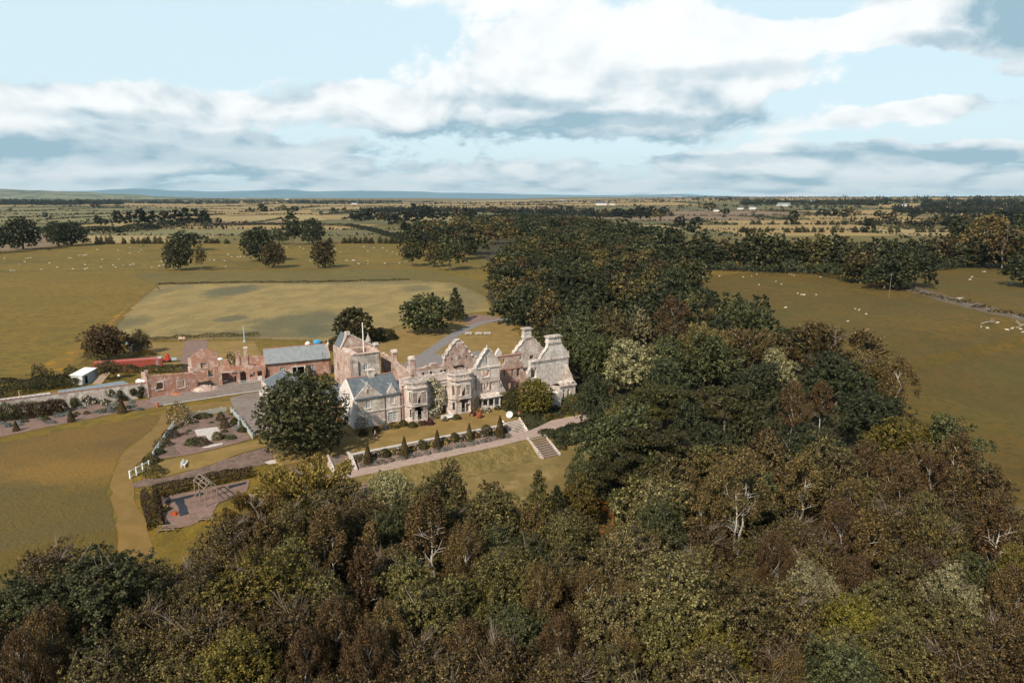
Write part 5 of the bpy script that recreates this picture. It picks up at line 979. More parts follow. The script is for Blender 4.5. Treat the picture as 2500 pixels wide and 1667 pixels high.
# small hipped building half hidden behind the big tree
hp_ = Plane(G(*z3(1480, 842)), G(*z3(1600, 950))); P0 = G(*z3(1478, 842)); q2 = thing('lodge', 'small stone building with a hipped grey slate roof half hidden by the big round tree', 'building', P0)
lp_ = Plane(P0, P0+Vector((.857, -.515*0+.35, 0))); 
qa = Plane(P0, P0+Vector((.52, -.85, 0))); f = MB(); f.wall(qa, rect(0, 6.5, -.1, 2.7), [rect(2.2, 3.2, .1, 2.1)], -.4); part(f, 'wall', 'st_grey', q2)
qb = Plane(P0, P0+Vector((.85, .52, 0))); f = MB(); f.wall(qb, rect(0, 7.5, -.1, 2.7), [], .4); f.wall(Plane(qa(6.5, 0, 0), qa(6.5, 0, 0)+Vector((.85, .52, 0))), rect(0, 7.5, -.1, 2.7), [rect(1, 2.2, .9, 2.0)], .4); part(f, 'wall', 'render_pale', q2)
A, B_, C_, D_ = qa(-.3, 0, 2.6), qa(6.8, 0, 2.6), qa(6.8, 0, 2.6)+Vector((.85, .52, 0))*7.8, qa(-.3, 0, 2.6)+Vector((.85, .52, 0))*7.8; mA, mB = (A+D_)/2+Vector((0, 0, 2.3)), (B_+C_)/2+Vector((0, 0, 2.3)); mA = mA.lerp(mB, .3); mB = mB.lerp(mA, .35)
rf = MB()
for p in ((A, B_, mB, mA), (B_, C_, mB), (C_, D_, mA, mB), (D_, A, mA)): rf.face(p); rf.face([x-Vector((0, 0, .15)) for x in p])
for p, p2 in ((A, B_), (B_, C_), (C_, D_), (D_, A)): rf.face([p, p2, p2-Vector((0, 0, .15)), p-Vector((0, 0, .15))])
ro = part(rf, 'roof', 'slate', q2); f = MB()
for p, p2 in ((A, mA), (B_, mB), (C_, mB), (D_, mA), (mA, mB)): f.bar(p+Vector((0, 0, .03)), p2+Vector((0, 0, .03)), .12)
f.build('ridge', 'slate_pale', ro)
# white gate run beside it
def picket(name, label, pts, h=1.0, sp=.16, m='fence_pale', cat='fence', wd=.07, rails=2, posts=2.0, group=None):
    root = thing(name, label, cat, pts[0], group); mb = MB(); pb = MB()
    for A, B in zip(pts[:-1], pts[1:]):
        pl = Plane(A, B); n = int(pl.len/sp)
        for k in range(n+1): a = pl.len*k/max(1, n); z = A.z+(B.z-A.z)*k/max(1, n); mb.box(pl, a-wd/2, a+wd/2, .03, .055, z+.05, z+h)
        zA, zB = A.z, B.z
        for r_ in range(rails): z = h*(.28+.5*r_); mb.hexa([pl(0, -.03, zA+z), pl(pl.len, -.03, zB+z), pl(pl.len, .025, zB+z), pl(0, .025, zA+z), pl(0, -.03, zA+z+.09), pl(pl.len, -.03, zB+z+.09), pl(pl.len, .025, zB+z+.09), pl(0, .025, zA+z+.09)])
        k = 0
        while k*posts <= pl.len+.1:
            a = min(k*posts, pl.len); z = zA+(zB-zA)*a/pl.len; p_ = MB(); p_.box(pl, a-.07, a+.07, -.17, -.035, z, z+h+.08); p_.build('post', m, root); k += 1
    mb.build('pickets', m, root); return root
picket('white_gate_fence', 'white railing beside the hipped lodge', [G(*z3(1432, 880)), G(*z3(1520, 975))], 1.1, .35, 'white_paint')
# ------------------------------------------------------------------ garden wall, glasshouse roofs, sheds
gw = [G(*z4(-300, 1180)), G(*z4(400, 1095)), G(*z4(850, 1085)), G(*z4(1400, 1040)), G(*z4(1880, 1025))]
gwp = plane_at(*z4(850, 935), 3.2, *z4(1850, 810), 3.2); f = MB(); ex = gwp.px(*z4(1880, 850))[0]; f.wall(gwp, [(-26, -.2), (ex, -.2)]+ragged(ex, -26, lambda a: 3.2, .7, .07, 4), [], .6); wl = f.build('garden_wall', 'st_grey'); tag(wl, 'long high rubble garden wall behind the lavender border', 'wall')
f = MB()
for k in range(150): a = -26+k*(ex+26)/150; f.box(gwp, a, a+.2, -.62, .05, 3.2, 3.32+.06*(k % 3))
cp_ = f.build('wall_coping', 'tile_ridge', None); cp_.parent = wl; cp_.matrix_parent_inverse.identity()
def leanroof(name, label, pts, m, z=3.1, posts=True):
    rt = thing(name, label, 'roof', (pts[0].x, pts[0].y, 0)); mb = MB(); slab(mb, pts, .08); mb.build('roof_sheet', m, rt); f = MB()
    n = 9
    for k in range(n+1): A = pts[0].lerp(pts[1], k/n); B = pts[3].lerp(pts[2], k/n); f.bar(A+Vector((0, 0, .03)), B+Vector((0, 0, .03)), .035, .035, 4)
    f.build('glazing_bars', m, rt); f = MB(); f.wall(Plane(pts[3], pts[2]), rect(0, (pts[2]-pts[3]).length, 0, pts[2].z-.1), [], .15); f.build('back_wall', 'render_pale', rt)
def at_h(x, y, z, zf=z4): d = ray(*zf(x, y)); k = (z-H)/d[2]; return Vector((d[0]*k, d[1]*k, z))
leanroof('lean_to_roof', 'long slate blue lean-to roof behind the garden wall', [at_h(720, 938, 3.0), at_h(1640, 818, 3.0), at_h(1560, 782, 2.3), at_h(740, 905, 2.3)], 'blue_sheet')
leanroof('greenhouse_roof', 'long pale sheet roof behind the garden wall at the far left', [at_h(-500, 1120, 3.0), at_h(670, 962, 3.0), at_h(630, 930, 2.2), at_h(-480, 1075, 2.2)], 'pale_sheet')
f = MB(); P = at_h(250, 985, 2.4); f.bar(P-Vector((0, 0, 1)), P+Vector((0, 0, 1.2)), .06); tag(f.build('flue_pipe', 'timber_pale'), 'thin flue pipe above the pale greenhouse roof', 'pipe')
# sheds
sA = Plane(G(*z4(880, 830)), G(*z4(1030, 858))); shd = thing('shed', 'small whitewashed shed with a bright white sloping roof', 'shed', sA(1.2, -2, 0))
sA = Plane(G(*z4(1062, 835))+Vector((-2.9, .5, 0)), G(*z4(1062, 835))); b0 = sA
f = MB(); f.wall(b0, [(0, -.1), (b0.len, -.1), (b0.len, 2.2), (0, 2.2)], [], .12); part(f, 'front_wall', 'white_worn', shd)
bk = Vector((1.1, 3.9, 0)); q = Plane(b0(b0.len, 0, 0), b0(b0.len, 0, 0)+bk); f = MB(); f.wall(q, [(0, -.1), (q.len, -.1), (q.len, 3.0), (0, 2.2)], [rect(.6, 1.4, .1, 1.9)], .12); part(f, 'side_wall', 'lead_grey', shd)
q = Plane(b0(0, 0, 0), b0(0, 0, 0)+bk); f = MB(); f.wall(q, [(0, -.1), (q.len, -.1), (q.len, 3.0), (0, 2.2)], [], .12); f.wall(Plane(b0(0, 0, 0)+bk, b0(b0.len, 0, 0)+bk), rect(0, b0.len, -.1, 3.0), [], .1); part(f, 'back_wall', 'white_worn', shd)
rf = MB(); slab(rf, [b0(-.2, .2, 2.25), b0(b0.len+.2, .2, 2.25), b0(b0.len+.2, .2, 2.25)+bk*1.05+Vector((0, 0, .85)), b0(-.2, .2, 2.25)+bk*1.05+Vector((0, 0, .85))], .09); part(rf, 'roof', 'white_paint', shd)
f = MB(); f.box(Plane(G(*z4(1440, 770)), G(*z4(1440, 770))+Vector((1, .4, 0))), 0, .0, 0, 0, 0, .1)
P = G(*z4(1180, 825)); f = MB()
for k in range(7): a = k*.3; f.bar(P+Vector((a, 0, 0)), P+Vector((a+1.2, 2.2, 1.9+.05*k)), .07, .07, 4)
tag(f.build('timber_stack', 'timber_pale'), 'pale planks leaning beside the white shed', 'timber')
# white cabin box on the wall end
P = at_h(1690, 815, 3.2); q = Plane(P+Vector((0, 1.2, 0)), P+Vector((2.9, 1.8, 0))); bx = thing('white_tank', 'white box tank with a dark slot on top at the end of the garden wall', 'tank', q(1.4, -.8, 1.5))
f = MB(); f.box(q, 0, 2.9, -1.5, 0, 0, 3.5); f.build('body', 'white_paint', bx); f = MB(); f.box(q, .6, 2.2, -1.1, -.8, 3.505, 3.54); f.build('slot', 'pipe_black', bx)
# red container
cA = Plane(at_h(1190, 560, 2.6), at_h(2050, 497, 2.6)); ct = thing('shipping_container', 'long red corrugated steel container behind the hedge', 'container', cA(6, -1.2, 0)); LNc = cA.len
f = MB(); n = 60
for k in range(n): a = LNc*k/n; f.box(cA, a, a+LNc/n*.5, -2.4, .04, .12, 2.5); f.box(cA, a+LNc/n*.5, a+LNc/n, -2.34, -.02, .14, 2.48)
f.build('side_panels', 'red_steel', ct); f = MB(); f.box(cA, 0, LNc, -2.44, .06, 2.5, 2.62); f.box(cA, LNc+.001, LNc+.12, -2.4, .06, 0, 2.62); f.box(cA, -.12, -.001, -2.4, .06, 0, 2.62); f.box(cA, 0, LNc, .042, .08, 0, .14); f.build('frame', 'red_steel', ct)
f = MB()
for a in (LNc-1.1, LNc-.8, LNc-.5): f.box(cA, a, a+.06, .05, .1, .3, 2.3)
f.build('lock_rods', 'white_worn', ct); f = MB(); f.box(cA, LNc-.8, LNc+.1, -2.4, 0, 2.625, 2.66); f.build('roof_sheet', 'lead_grey', ct)
# blue roofed shed
P = G(*z4(1640, 405)); q = Plane(P, P+Vector((1.6, -.5, 0))); bs_ = thing('blue_roofed_shed', 'little shed with a blue tin roof beside the dark bushes', 'shed', P)
f = MB(); f.box(q, 0, 2.2, -2.2, 0, 0, 2.0); f.build('walls', 'timber', bs_); f = MB(); f.box(q, 1.1, 1.7, 0.002, .04, .05, 1.8); f.build('door', 'white_worn', bs_)
rf = MB(); slab(rf, [q(-.5, .4, 2.3), q(2.6, .4, 1.8), q(2.6, -2.6, 2.6), q(-.5, -2.6, 3.2)], .08); rf.build('roof', 'teal_tin', bs_)
# red machine, bench, post
P = G(*z3(370, 490)); rd = thing('mini_tractor', 'small red machine with grey tank parked on the yard grass', 'machine', P)
f = MB(); q = Plane(P, P+Vector((1, .2, 0))); f.box(q, -.9, .7, -.5, .5, .35, 1.1); f.box(q, -.3, .5, -.45, .45, 1.1, 1.9); f.lathe(q(.1, 0, 1.9), [(.4, 0), (.3, .3), (.1, .45)], 8); f.build('body', 'red_paint', rd)
for a, b in ((-.7, .6), (.5, .6), (-.7, -.6), (.5, -.6)):
    f = MB(); f.bar(q(a, b-.12, .38), q(a, b+.12, .38), .38, .38, 12); f.build('wheel', 'pipe_black', rd)
f = MB(); f.box(q, 1.1, 2.4, -.4, .4, .5, 1.1); f.build('tank', 'lead_grey', rd)
P = G(*z3(530, 240)); f = MB(); q = Plane(P, P+Vector((1, 0, 0)))
f.box(q, -1.0, 1.0, -.4, .1, .42, .5); f.box(q, -1, 1, -.46, -.401, .5, 1.0)
for a in (-.85, .75): f.box(q, a, a+.1, -.4, .1, 0, .42)
tag(f.build('lawn_bench', 'timber_pale'), 'pale seat at the top of the yard by the field boundary', 'bench')
P = G(*z3(1258, 262)); f = MB(); f.bar(P, P+Vector((0, 0, 5.0)), .22, .18, 7); f.lathe(P, [(.5, 0), (.5, .4), (.25, .6)], 8); tag(f.build('stone_post', 'lead_grey'), 'tall grey post standing in the yard grass', 'post')
bt = Plane(at_h(0, 0, 0), at_h(10, 0, 0))
P = at_h(*(975, 437), 4.0, z3); f = MB(); f.lathe(P-Vector((0, 0, .5)), [(.6, 0), (.7, .1), (.55, .35), (.1, .5)], 10); f.bar(P-Vector((0, 0, 4)), P-Vector((0, 0, .5)), .07); tag(f.build('satellite_dish', 'white_paint'), 'white dish on a pole beside the gabled ruin', 'dish')

# ------------------------------------------------------------------ terrace details
mat('step_brown', (.27, .20, .165), .9, (.20, .15, .12), 2)
def stairs(name, label, s0, s1, t0, t1, ztop, zbot, n, m='st_trim', side=True, dz=0.0):
    rt = thing(name, label, 'steps', W(s0, t0, zbot)); f = MB()
    for k in range(n): z = ztop-(ztop-zbot)*(k+1)/n+.02; f.box(W, s0, s1, t0+(t1-t0)*k/n, t0+(t1-t0)*(k+1)/n+.06, zbot-.8, z)
    f.build('treads', m, rt)
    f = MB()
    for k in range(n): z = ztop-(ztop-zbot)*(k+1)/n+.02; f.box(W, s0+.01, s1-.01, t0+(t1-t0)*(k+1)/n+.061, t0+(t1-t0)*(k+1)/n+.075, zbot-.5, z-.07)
    f.build('risers', 'timber_dark', rt)  # dark strips on the risers put their shade into the colour
    if side:
        for a in (s0-.32, s1+.02):
            b = MB(); b.hexa([W(a, t0-.2, zbot-.6), W(a+.3, t0-.2, zbot-.6), W(a+.3, t1+.3, zbot-.6), W(a, t1+.3, zbot-.6), W(a, t0-.2, ztop+.22), W(a+.3, t0-.2, ztop+.22), W(a+.3, t1+.3, zbot+.2), W(a, t1+.3, zbot+.2)]); b.build('side_wall', 'st_white' if m == 'st_trim' else 'st_grey', rt)
    return rt
stairs('stone_steps', 'broad pale stone steps beside the upturned white dish', 25.5, 28.9, 10.4, 13.0, .06, -1.66, 9)
stairs('lower_steps', 'weathered brown steps cut in the bank below the path', 26.9, 30.2, 17.0, 21.9, -1.48, -3.6, 9, 'step_brown')
stairs('left_steps', 'dark steps at the left end of the terrace under the golden yew', -8.3, -5.3, 10.7, 14.3, .06, -1.6, 10, 'step_brown')
stairs('bank_steps', 'weathered steps down the bank left of the clipped pyramids', -7.4, -4.8, 17.0, 21.9, -1.6, -3.7, 9, 'step_brown', False)
f = MB(); f.box(W, -4.9, 25.1, 12.11, 12.42, -1.9, .02); f.build('wall_face', 'st_rough', None)
tw_ = bpy.data.objects['wall_face']; tw_.name = 'terrace_wall'; tag(tw_, 'low retaining wall with pale coping between lawn and flower border', 'wall')
f = MB(); k = -4.9
while k < 25: f.box(W, k, k+.98, 11.75, 12.5, .065, .20); k += 1.0
c_ = f.build('wall_top', 'kerb'); c_.name = 'coping'; c_.parent = tw_
f = MB(); f.box(W, -5.3, -4.92, 10.5, 12.6, -1.9, .2); f.hexa([W(-5.3, 12.6, -1.9), W(-4.92, 12.6, -1.9), W(-4.92, 15, -1.9), W(-5.3, 15, -1.9), W(-5.3, 12.6, .2), W(-4.92, 12.6, .2), W(-4.92, 15, -1.4), W(-5.3, 15, -1.4)]); c_ = f.build('end_wall', 'kerb'); c_.parent = tw_
# clipped pyramids
cone = MB(); cone.lathe((0, 0, 0), [(.5, -.05), (.62, .1), (.56, .7), (.40, 1.5), (.20, 2.2), (.04, 2.6)], 14)
r = np.random.default_rng(3); nC = 2600; hh = r.random(nC); ang = r.uniform(0, 6.28, nC); rad = .66*(1-hh)**.8*(1+.04*r.normal(size=nC)); Cc = np.stack([np.cos(ang)*rad, np.sin(ang)*rad, hh*2.75], 1); Nc = np.stack([np.cos(ang), np.sin(ang), np.full(nC, .3)], 1)
conem = leafmesh('clipped_yew', Cc, Nc, .11, 1.4, 'leaf_clip', .5)
def bedpt(u, v):
    z = -1.3
    for _ in range(12):
        d = ray(u, v); kk = (z-H)/d[2]; P = Vector((d[0]*kk, d[1]*kk, z)); t_ = min(14.3, max(12.6, L(P.x, P.y)[1])); z = -.55-(t_-12.43)*.53
    s_ = L(P.x, P.y)[0]; return W(s_, t_, z-.05)
wl_ = ['leftmost, smallest', 'second from the left', 'middle', 'fourth from the left', 'rightmost, tallest']
for k, (x, y0, y1) in enumerate(((415, 565, 430), (728, 505, 367), (1010, 440, 310), (1284, 382, 252), (1548, 338, 190))):
    P = bedpt(*z6(x, y0)); h = zat(P, z6(x, y1)[1])-P.z
    o = link('clipped_yew', conem); o.location = P; o.scale = (h/2.9, h/2.9, h/2.75); tag(o, f'{wl_[k]} of the five dark clipped pyramids along the flower border', 'topiary', 'clipped pyramids along the terrace border')
# round bushes, roses, lavender in the border
for k, (x, y, rr_) in enumerate(((567, 520, .85), (880, 455, 1.0), (1150, 390, .95), (1418, 335, 1.2))):
    P = bedpt(*z6(x, y)); P.z += .0; bush('round_bush', ('small round', 'large round', 'dark round', 'tall egg-shaped')[k]+' clipped bush between two pyramids in the border', 'bush', P, rr_, rr_*.9, rr_*1.45, 'leaf_hedge', 1500, .12, 'round bushes in the terrace border')
rb_ = random.Random(4); s_ = -4.2; k = 0
while s_ < 24.8:
    P = W(s_, 12.85+rb_.uniform(-.15, .2), -.85)
    bush('rose_bush', 'loose rose bush dotted with cream and yellow flowers in the border', 'rose bush', P, rb_.uniform(.6, .95), .55, rb_.uniform(.7, 1.15), rb_.choice(['leaf_olive', 'leaf_hedge', 'leaf_dark']), 420, .14, 'rose bushes in the terrace border', rb_.choice(['petal', 'petal_yellow', 'petal'])); s_ += rb_.uniform(.9, 1.5)
s_ = -3.8
while s_ < 24.5:
    bush('lavender', 'low grey-blue lavender clump at the path edge', 'lavender', W(s_, 14.05+rb_.uniform(-.25, .25), -1.55), rb_.uniform(.6, 1.05), .6, rb_.uniform(.45, .65), 'leaf_lavender', 260, .12, 'lavender along the gravel path'); s_ += rb_.uniform(.9, 1.9)
# planting against the house
hb = [(540, 1440, 1.5, 1.0, 3.0, 'leaf_hedge', 'petal', 'tall dark shrub at the left corner of the cottage wing'), (560, 1500, .9, .8, 1.1, 'leaf_hedge', None, 'squat round bush at the left corner of the lawn'), (725, 1455, .75, .7, 1.1, 'leaf_hedge', None, 'small round bush under the left cottage window'), (760, 1330, 1.5, .7, 2.6, 'leaf_brown', 'petal', 'sprawling cream rose against the cottage wing'),
      (845, 1415, .6, .5, .9, 'leaf_lavender', None, 'bluish low shrub below the double window'), (940, 1400, 1.2, .7, 1.3, 'leaf_hedge', 'petal_yellow', 'bush with pale flowers below the double window'), (1070, 1370, .9, .7, 1.3, 'leaf_hedge', None, 'dark bush between cottage wing and first bow window'), (1190, 1400, .9, .8, 1.1, 'leaf_hedge', None, 'rounded box bush before the first bow window'), (1335, 1375, .55, .5, .9, 'leaf_purple', None, 'small purple bush left of its larger purple neighbour'), (1415, 1375, .75, .6, 1.2, 'leaf_purple', None, 'larger purple bush right of the first bow window'), (1285, 1380, .5, .5, 1.0, 'leaf_olive', None, 'fresh green plant at the foot of the first bow window'), (1750, 1300, .95, .7, 1.0, 'leaf_hedge', None, 'dark round bush right of the white bench')]
for x, y, rx, ry, rz_, m_, fl, lb in hb: bush('shrub', lb, 'shrub', G(*z1(x, y))*1+Vector((0, 0, 0)), rx, ry, rz_, m_, 900, .14, flowers=fl)
for o in [o for o in COL.objects if o.name.startswith('shrub')]: o.location.z = .05
def climber(label, pl, blobs, m, fl=None, n=2600, zf=z2, ls=.17, cat='climber'):
    r = np.random.default_rng(len(label)); C = []; N = []
    for (x, y, rx, ry) in blobs:
        a, z = pl.px(*zf(x, y)); a2, _ = pl.px(*zf(x+rx, y)); _, zz = pl.px(*zf(x, y-ry)); ra, rz_ = abs(a2-a), abs(zz-z); m_ = int(n*ra*rz_/6)+120
        d = sph(r, m_); d[:, 1] = np.abs(d[:, 1])
        for q in d*r.uniform(.55, 1.05, m_)[:, None]: C.append(tuple(pl(a+q[0]*ra, q[1]*.55+.05, z+q[2]*rz_))); 
        N += [tuple(pl.n*1.0+pl.d*q[0]+Vector((0, 0, q[2]+.4))) for q in d]
    P = pl(pl.px(*zf(blobs[0][0], blobs[0][1]))[0], .2, .1); C = np.array(C)-np.array(P); N = np.array(N)
    o = thing('climbing_plant', label, cat, P); link('foliage', leafmesh('foliage', C, N, ls, 1.4, m, .7), o)
    if fl: k = r.choice(len(C), len(C)//4); link('flowers', leafmesh('flowers', C[k]+np.array(pl.n)*.1, N[k], ls*1.1, 1.1, fl, .6), o)
climber('tall creamy climbing rose between the two bow windows', HP(.1), [(500, 800, 60, 75), (550, 900, 80, 90), (600, 980, 70, 80), (520, 1010, 60, 80), (540, 1110, 75, 70), (500, 1180, 60, 60), (480, 1130, 50, 50), (590, 890, 50, 60), (430, 760, 60, 25)], 'leaf_yellow', 'petal')
climber('pale flowering climber at the foot of the first bow window', HP(2.0), [(490, 1180, 50, 70), (510, 1260, 70, 40), (580, 1270, 45, 40)], 'leaf_olive', 'petal', 1800)
climber('yellowish ivy hanging over the broken entrance wall', HP(1.2), [(1380, 940, 75, 45), (1450, 960, 80, 70), (1420, 1040, 80, 80), (1490, 1040, 70, 90), (1500, 1130, 75, 60), (1340, 1130, 50, 40)], 'leaf_yellow', None, 2600)
climber('bare twiggy creeper on the right edge of the second bow window', HP(1.9), [(1060, 960, 30, 15), (1010, 1020, 16, 60), (1000, 1110, 14, 50)], 'leaf_brown', None, 700)
tree_pt = W(33.8, 6.2, -1.0)
o = tree('dyellow', W(35.2, 6.0, -1.1), 7.2, 7.3, 'big rounded golden green shrub before the tall white end wall'); o['category'] = 'shrub'
bush('ivy_mass', 'dark leafy mass between the ivy wall and the big golden shrub', 'shrub', W(31.9, 3.2, -.3), 1.8, 1.6, 4.6, 'leaf_hedge', 2600, .2, smooth=.1)
bush('orange_shrub', 'orange-leaved shrub inside the broken bay', 'shrub', W(38.9, 5.2, -1.2), .9, .9, 3.1, 'leaf_orange', 900, .17); bush('shrub', 'dark green shrub right of the white pier', 'shrub', W(43.9, 6.6, -1.6), 1.8, 1.5, 3.4, 'leaf_dark', 1800, .2, smooth=.1); bush('shrub', 'bushy evergreen at the right foot of the ruin', 'shrub', W(47, 6.2, -1.6), 1.6, 1.6, 2.4, 'leaf_dark', 1400, .2)
rb_ = random.Random(9)
for k in range(26): s_ = rb_.uniform(29.8, 44.5); t_ = rb_.uniform(6.5, 11.8-max(0, s_-34)*.28); z = -1.7*min(1, (t_-2)/9.3); bush('border_plant', 'low mixed planting on the bank right of the stone steps', 'plant', W(s_, t_, z), rb_.uniform(.6, 1.3), rb_.uniform(.5, .9), rb_.uniform(.5, 1.1), rb_.choice(['leaf_olive', 'leaf_dark', 'leaf_hedge', 'leaf_hedge', 'leaf_brown', 'leaf_yellow']), 380, .16, 'plants on the bank right of the steps')
for k in range(70): 
    s_ = rb_.uniform(30.5, 46); t_ = rb_.uniform(15.6, 20.2)
    if s_ > 31.0: bush('fern_clump', 'dark green bracken clump on the bank right of the lower steps', 'fern', W(s_, t_, hgt(*W(s_, t_)[:2])), rb_.uniform(.9, 1.5), rb_.uniform(.8, 1.2), rb_.uniform(.7, 1.2), 'leaf_deep' if k % 3 else 'leaf_dark', 340, .2, 'bracken clumps on the bank')
rb_ = random.Random(19)
for x, y, k in ((990, 1225, 0), (1045, 1190, 1), (1120, 1180, 2), (1190, 1175, 3), (1300, 1140, 4), (640, 1290, 5)):
    P = G(*z2(x, y)); P.z = .06; bush('flowering_plant', ('reddish potted plant left of the barrel', 'leafy plant behind the barrel', 'white-flowered plant right of the barrel', 'green shrub below the loggia', 'leafy shrub under the ivy wall', 'low plants behind the white bench')[k], 'plant', P, .7, .5, .9, ['leaf_olive', 'leaf_brown', 'leaf_dark', 'leaf_dark', 'leaf_hedge', 'leaf_olive'][k], 420, .14, flowers=[None, None, 'petal', 'petal', None, 'petal'][k])
# benches, barrel, dish, pots
def bench(P, rz, label, w=1.7):
    rt = thing('white_bench', label, 'bench', P, None, rz); f = MB()
    fr_ = lambda a, b, z: Vector((P[0]+a, P[1]+b, P[2]+z))
    def bl(name, boxes):
        m_ = MB()
        for b in boxes: m_.box(fr_, *b)
        m_.build(name, 'white_paint', rt)
    bl('seat', [(-w/2, w/2, -.28+.14*k, -.17+.14*k, .42, .46) for k in range(4)]); bl('backrest', [(-w/2, w/2, .26, .31, .9, 1.0), (-w/2, w/2, .26, .31, .5, .57)]+[(-w/2+.12*k, -w/2+.12*k+.06, .27, .30, .57, .9) for k in range(int(w/.12)+1)])
    for a in (-w/2, w/2-.08): bl('armrest', [(a, a+.08, -.3, .31, .64, .70)])
    for a in (-w/2, w/2-.08):
        for b in (-.3, .26): bl('leg', [(a, a+.08, b, b+.07, 0, .64)])
P = G(1093, 1029); P.z = .06; bench(P, R(31), 'white slatted garden bench against the mansion front', 2.5)
P = G(*z5(695, 728)); bench(P, R(100), 'white garden seat alone on the lawn strip below the picket garden', 1.6)
P = G(*z2(1075, 1275)); P.z = .06; br_ = thing('oak_barrel', 'dark red-brown barrel on the terrace lawn', 'barrel', P); f = MB(); f.lathe(P, [(.42, 0), (.52, .35), (.55, .6), (.52, .85), (.42, 1.2)], 14); f.build('staves', 'pipe_red', br_); f = MB()
for z in (.15, .42, .8, 1.05): f.lathe(P+Vector((0, 0, z)), [(.49 if z in (.15, 1.05) else .555, 0), (.5 if z in (.15, 1.05) else .565, .06)], 14)
f.build('hoops', 'timber_dark', br_)
P = W(27.6, 8.9, .72); ds = thing('upturned_dish', 'large white round bowl tipped on its side above the stone steps', 'sculpture', P); 
m_ = MB(); n = 22; ax = Vector((-.35, -.75, .55)).normalized(); q = ax.to_track_quat('Z', 'Y'); i0 = 0
prof = [(.05, -.62), (.45, -.55), (.8, -.3), (.95, 0), (1.0, .02), (.88, .02), (.72, -.24), (.4, -.45), (.03, -.5)]
for rr_, z in prof:
    for k in range(n): a = 6.2832*k/n; m_.v.append(tuple(P+q @ Vector((rr_*.72*math.cos(a), rr_*.72*math.sin(a), z*.8))))
for j in range(len(prof)-1):
    for k in range(n): m_.f.append((j*n+k, j*n+(k+1) % n, (j+1)*n+(k+1) % n, (j+1)*n+k))
m_.build('bowl', 'white_worn', ds, True)
f = MB(); f.bar(P+q @ Vector((.3, .2, -.35)), Vector((P.x+.4, P.y+.2, 0.05)), .06); f.bar(P+q @ Vector((-.3, .2, -.35)), Vector((P.x-.5, P.y+.3, 0.05)), .06); f.build('prop', 'timber_dark', ds)
for k, (x, y, l_) in enumerate(((1438, 1270, 'terracotta pot at the left of the step head'), (1572, 1248, 'terracotta pot right of the upturned dish'), (985, 1240, 'small terracotta pot left of the barrel'))):
    P = G(*z2(x, y)); P.z = .06; rt = thing('terracotta_pot', l_, 'pot', P); f = MB(); f.lathe(P, [(.2, 0), (.3, .45), (.33, .5), (.3, .52)], 10); f.build('pot', 'terracotta', rt); nn = 120; r = np.random.default_rng(k); d = sph(r, nn); link('plant', leafmesh('plant', d*.33+np.array([0, 0, .75]), d, .12, 1.4, 'leaf_purple'), rt)
P = G(*z4(2010, 1115)); f = MB(); f.lathe(P, [(.25, 0), (.35, .5), (.38, .6), (.2, .62), (.3, 1.0)], 9); tag(f.build('red_pot', 'terracotta'), 'red pot at the corner of the gravel road and flower border', 'pot')
for k, (x, y) in enumerate(((940, 190), (1068, 192), (1175, 190))):
    P = G(*z2(x, y)); rt = thing('picnic_table', ('leftmost', 'middle', 'rightmost')[k]+' of three pale picnic tables on the lawn by the drive', 'table', P, 'picnic tables by the drive'); fr_ = lambda a, b, z, P=P: Vector((P.x+a, P.y+b, P.z+z))
    for nm, bx_ in (('tabletop', (-1.1, 1.1, -.4, .4, .72, .78)), ('seat', (-1.1, 1.1, -.95, -.65, .42, .47)), ('seat', (-1.1, 1.1, .65, .95, .42, .47))): f = MB(); f.box(fr_, *bx_); f.build(nm, 'white_worn', rt)
    f = MB()
    for a in (-.8, .7): f.bar(fr_(a, -.8, 0), fr_(a, -.1, .72), .05); f.bar(fr_(a, .8, 0), fr_(a, .1, .72), .05); f.bar(fr_(a, -.8, .4), fr_(a, .8, .4), .04)
    f.build('frame', 'white_worn', rt)
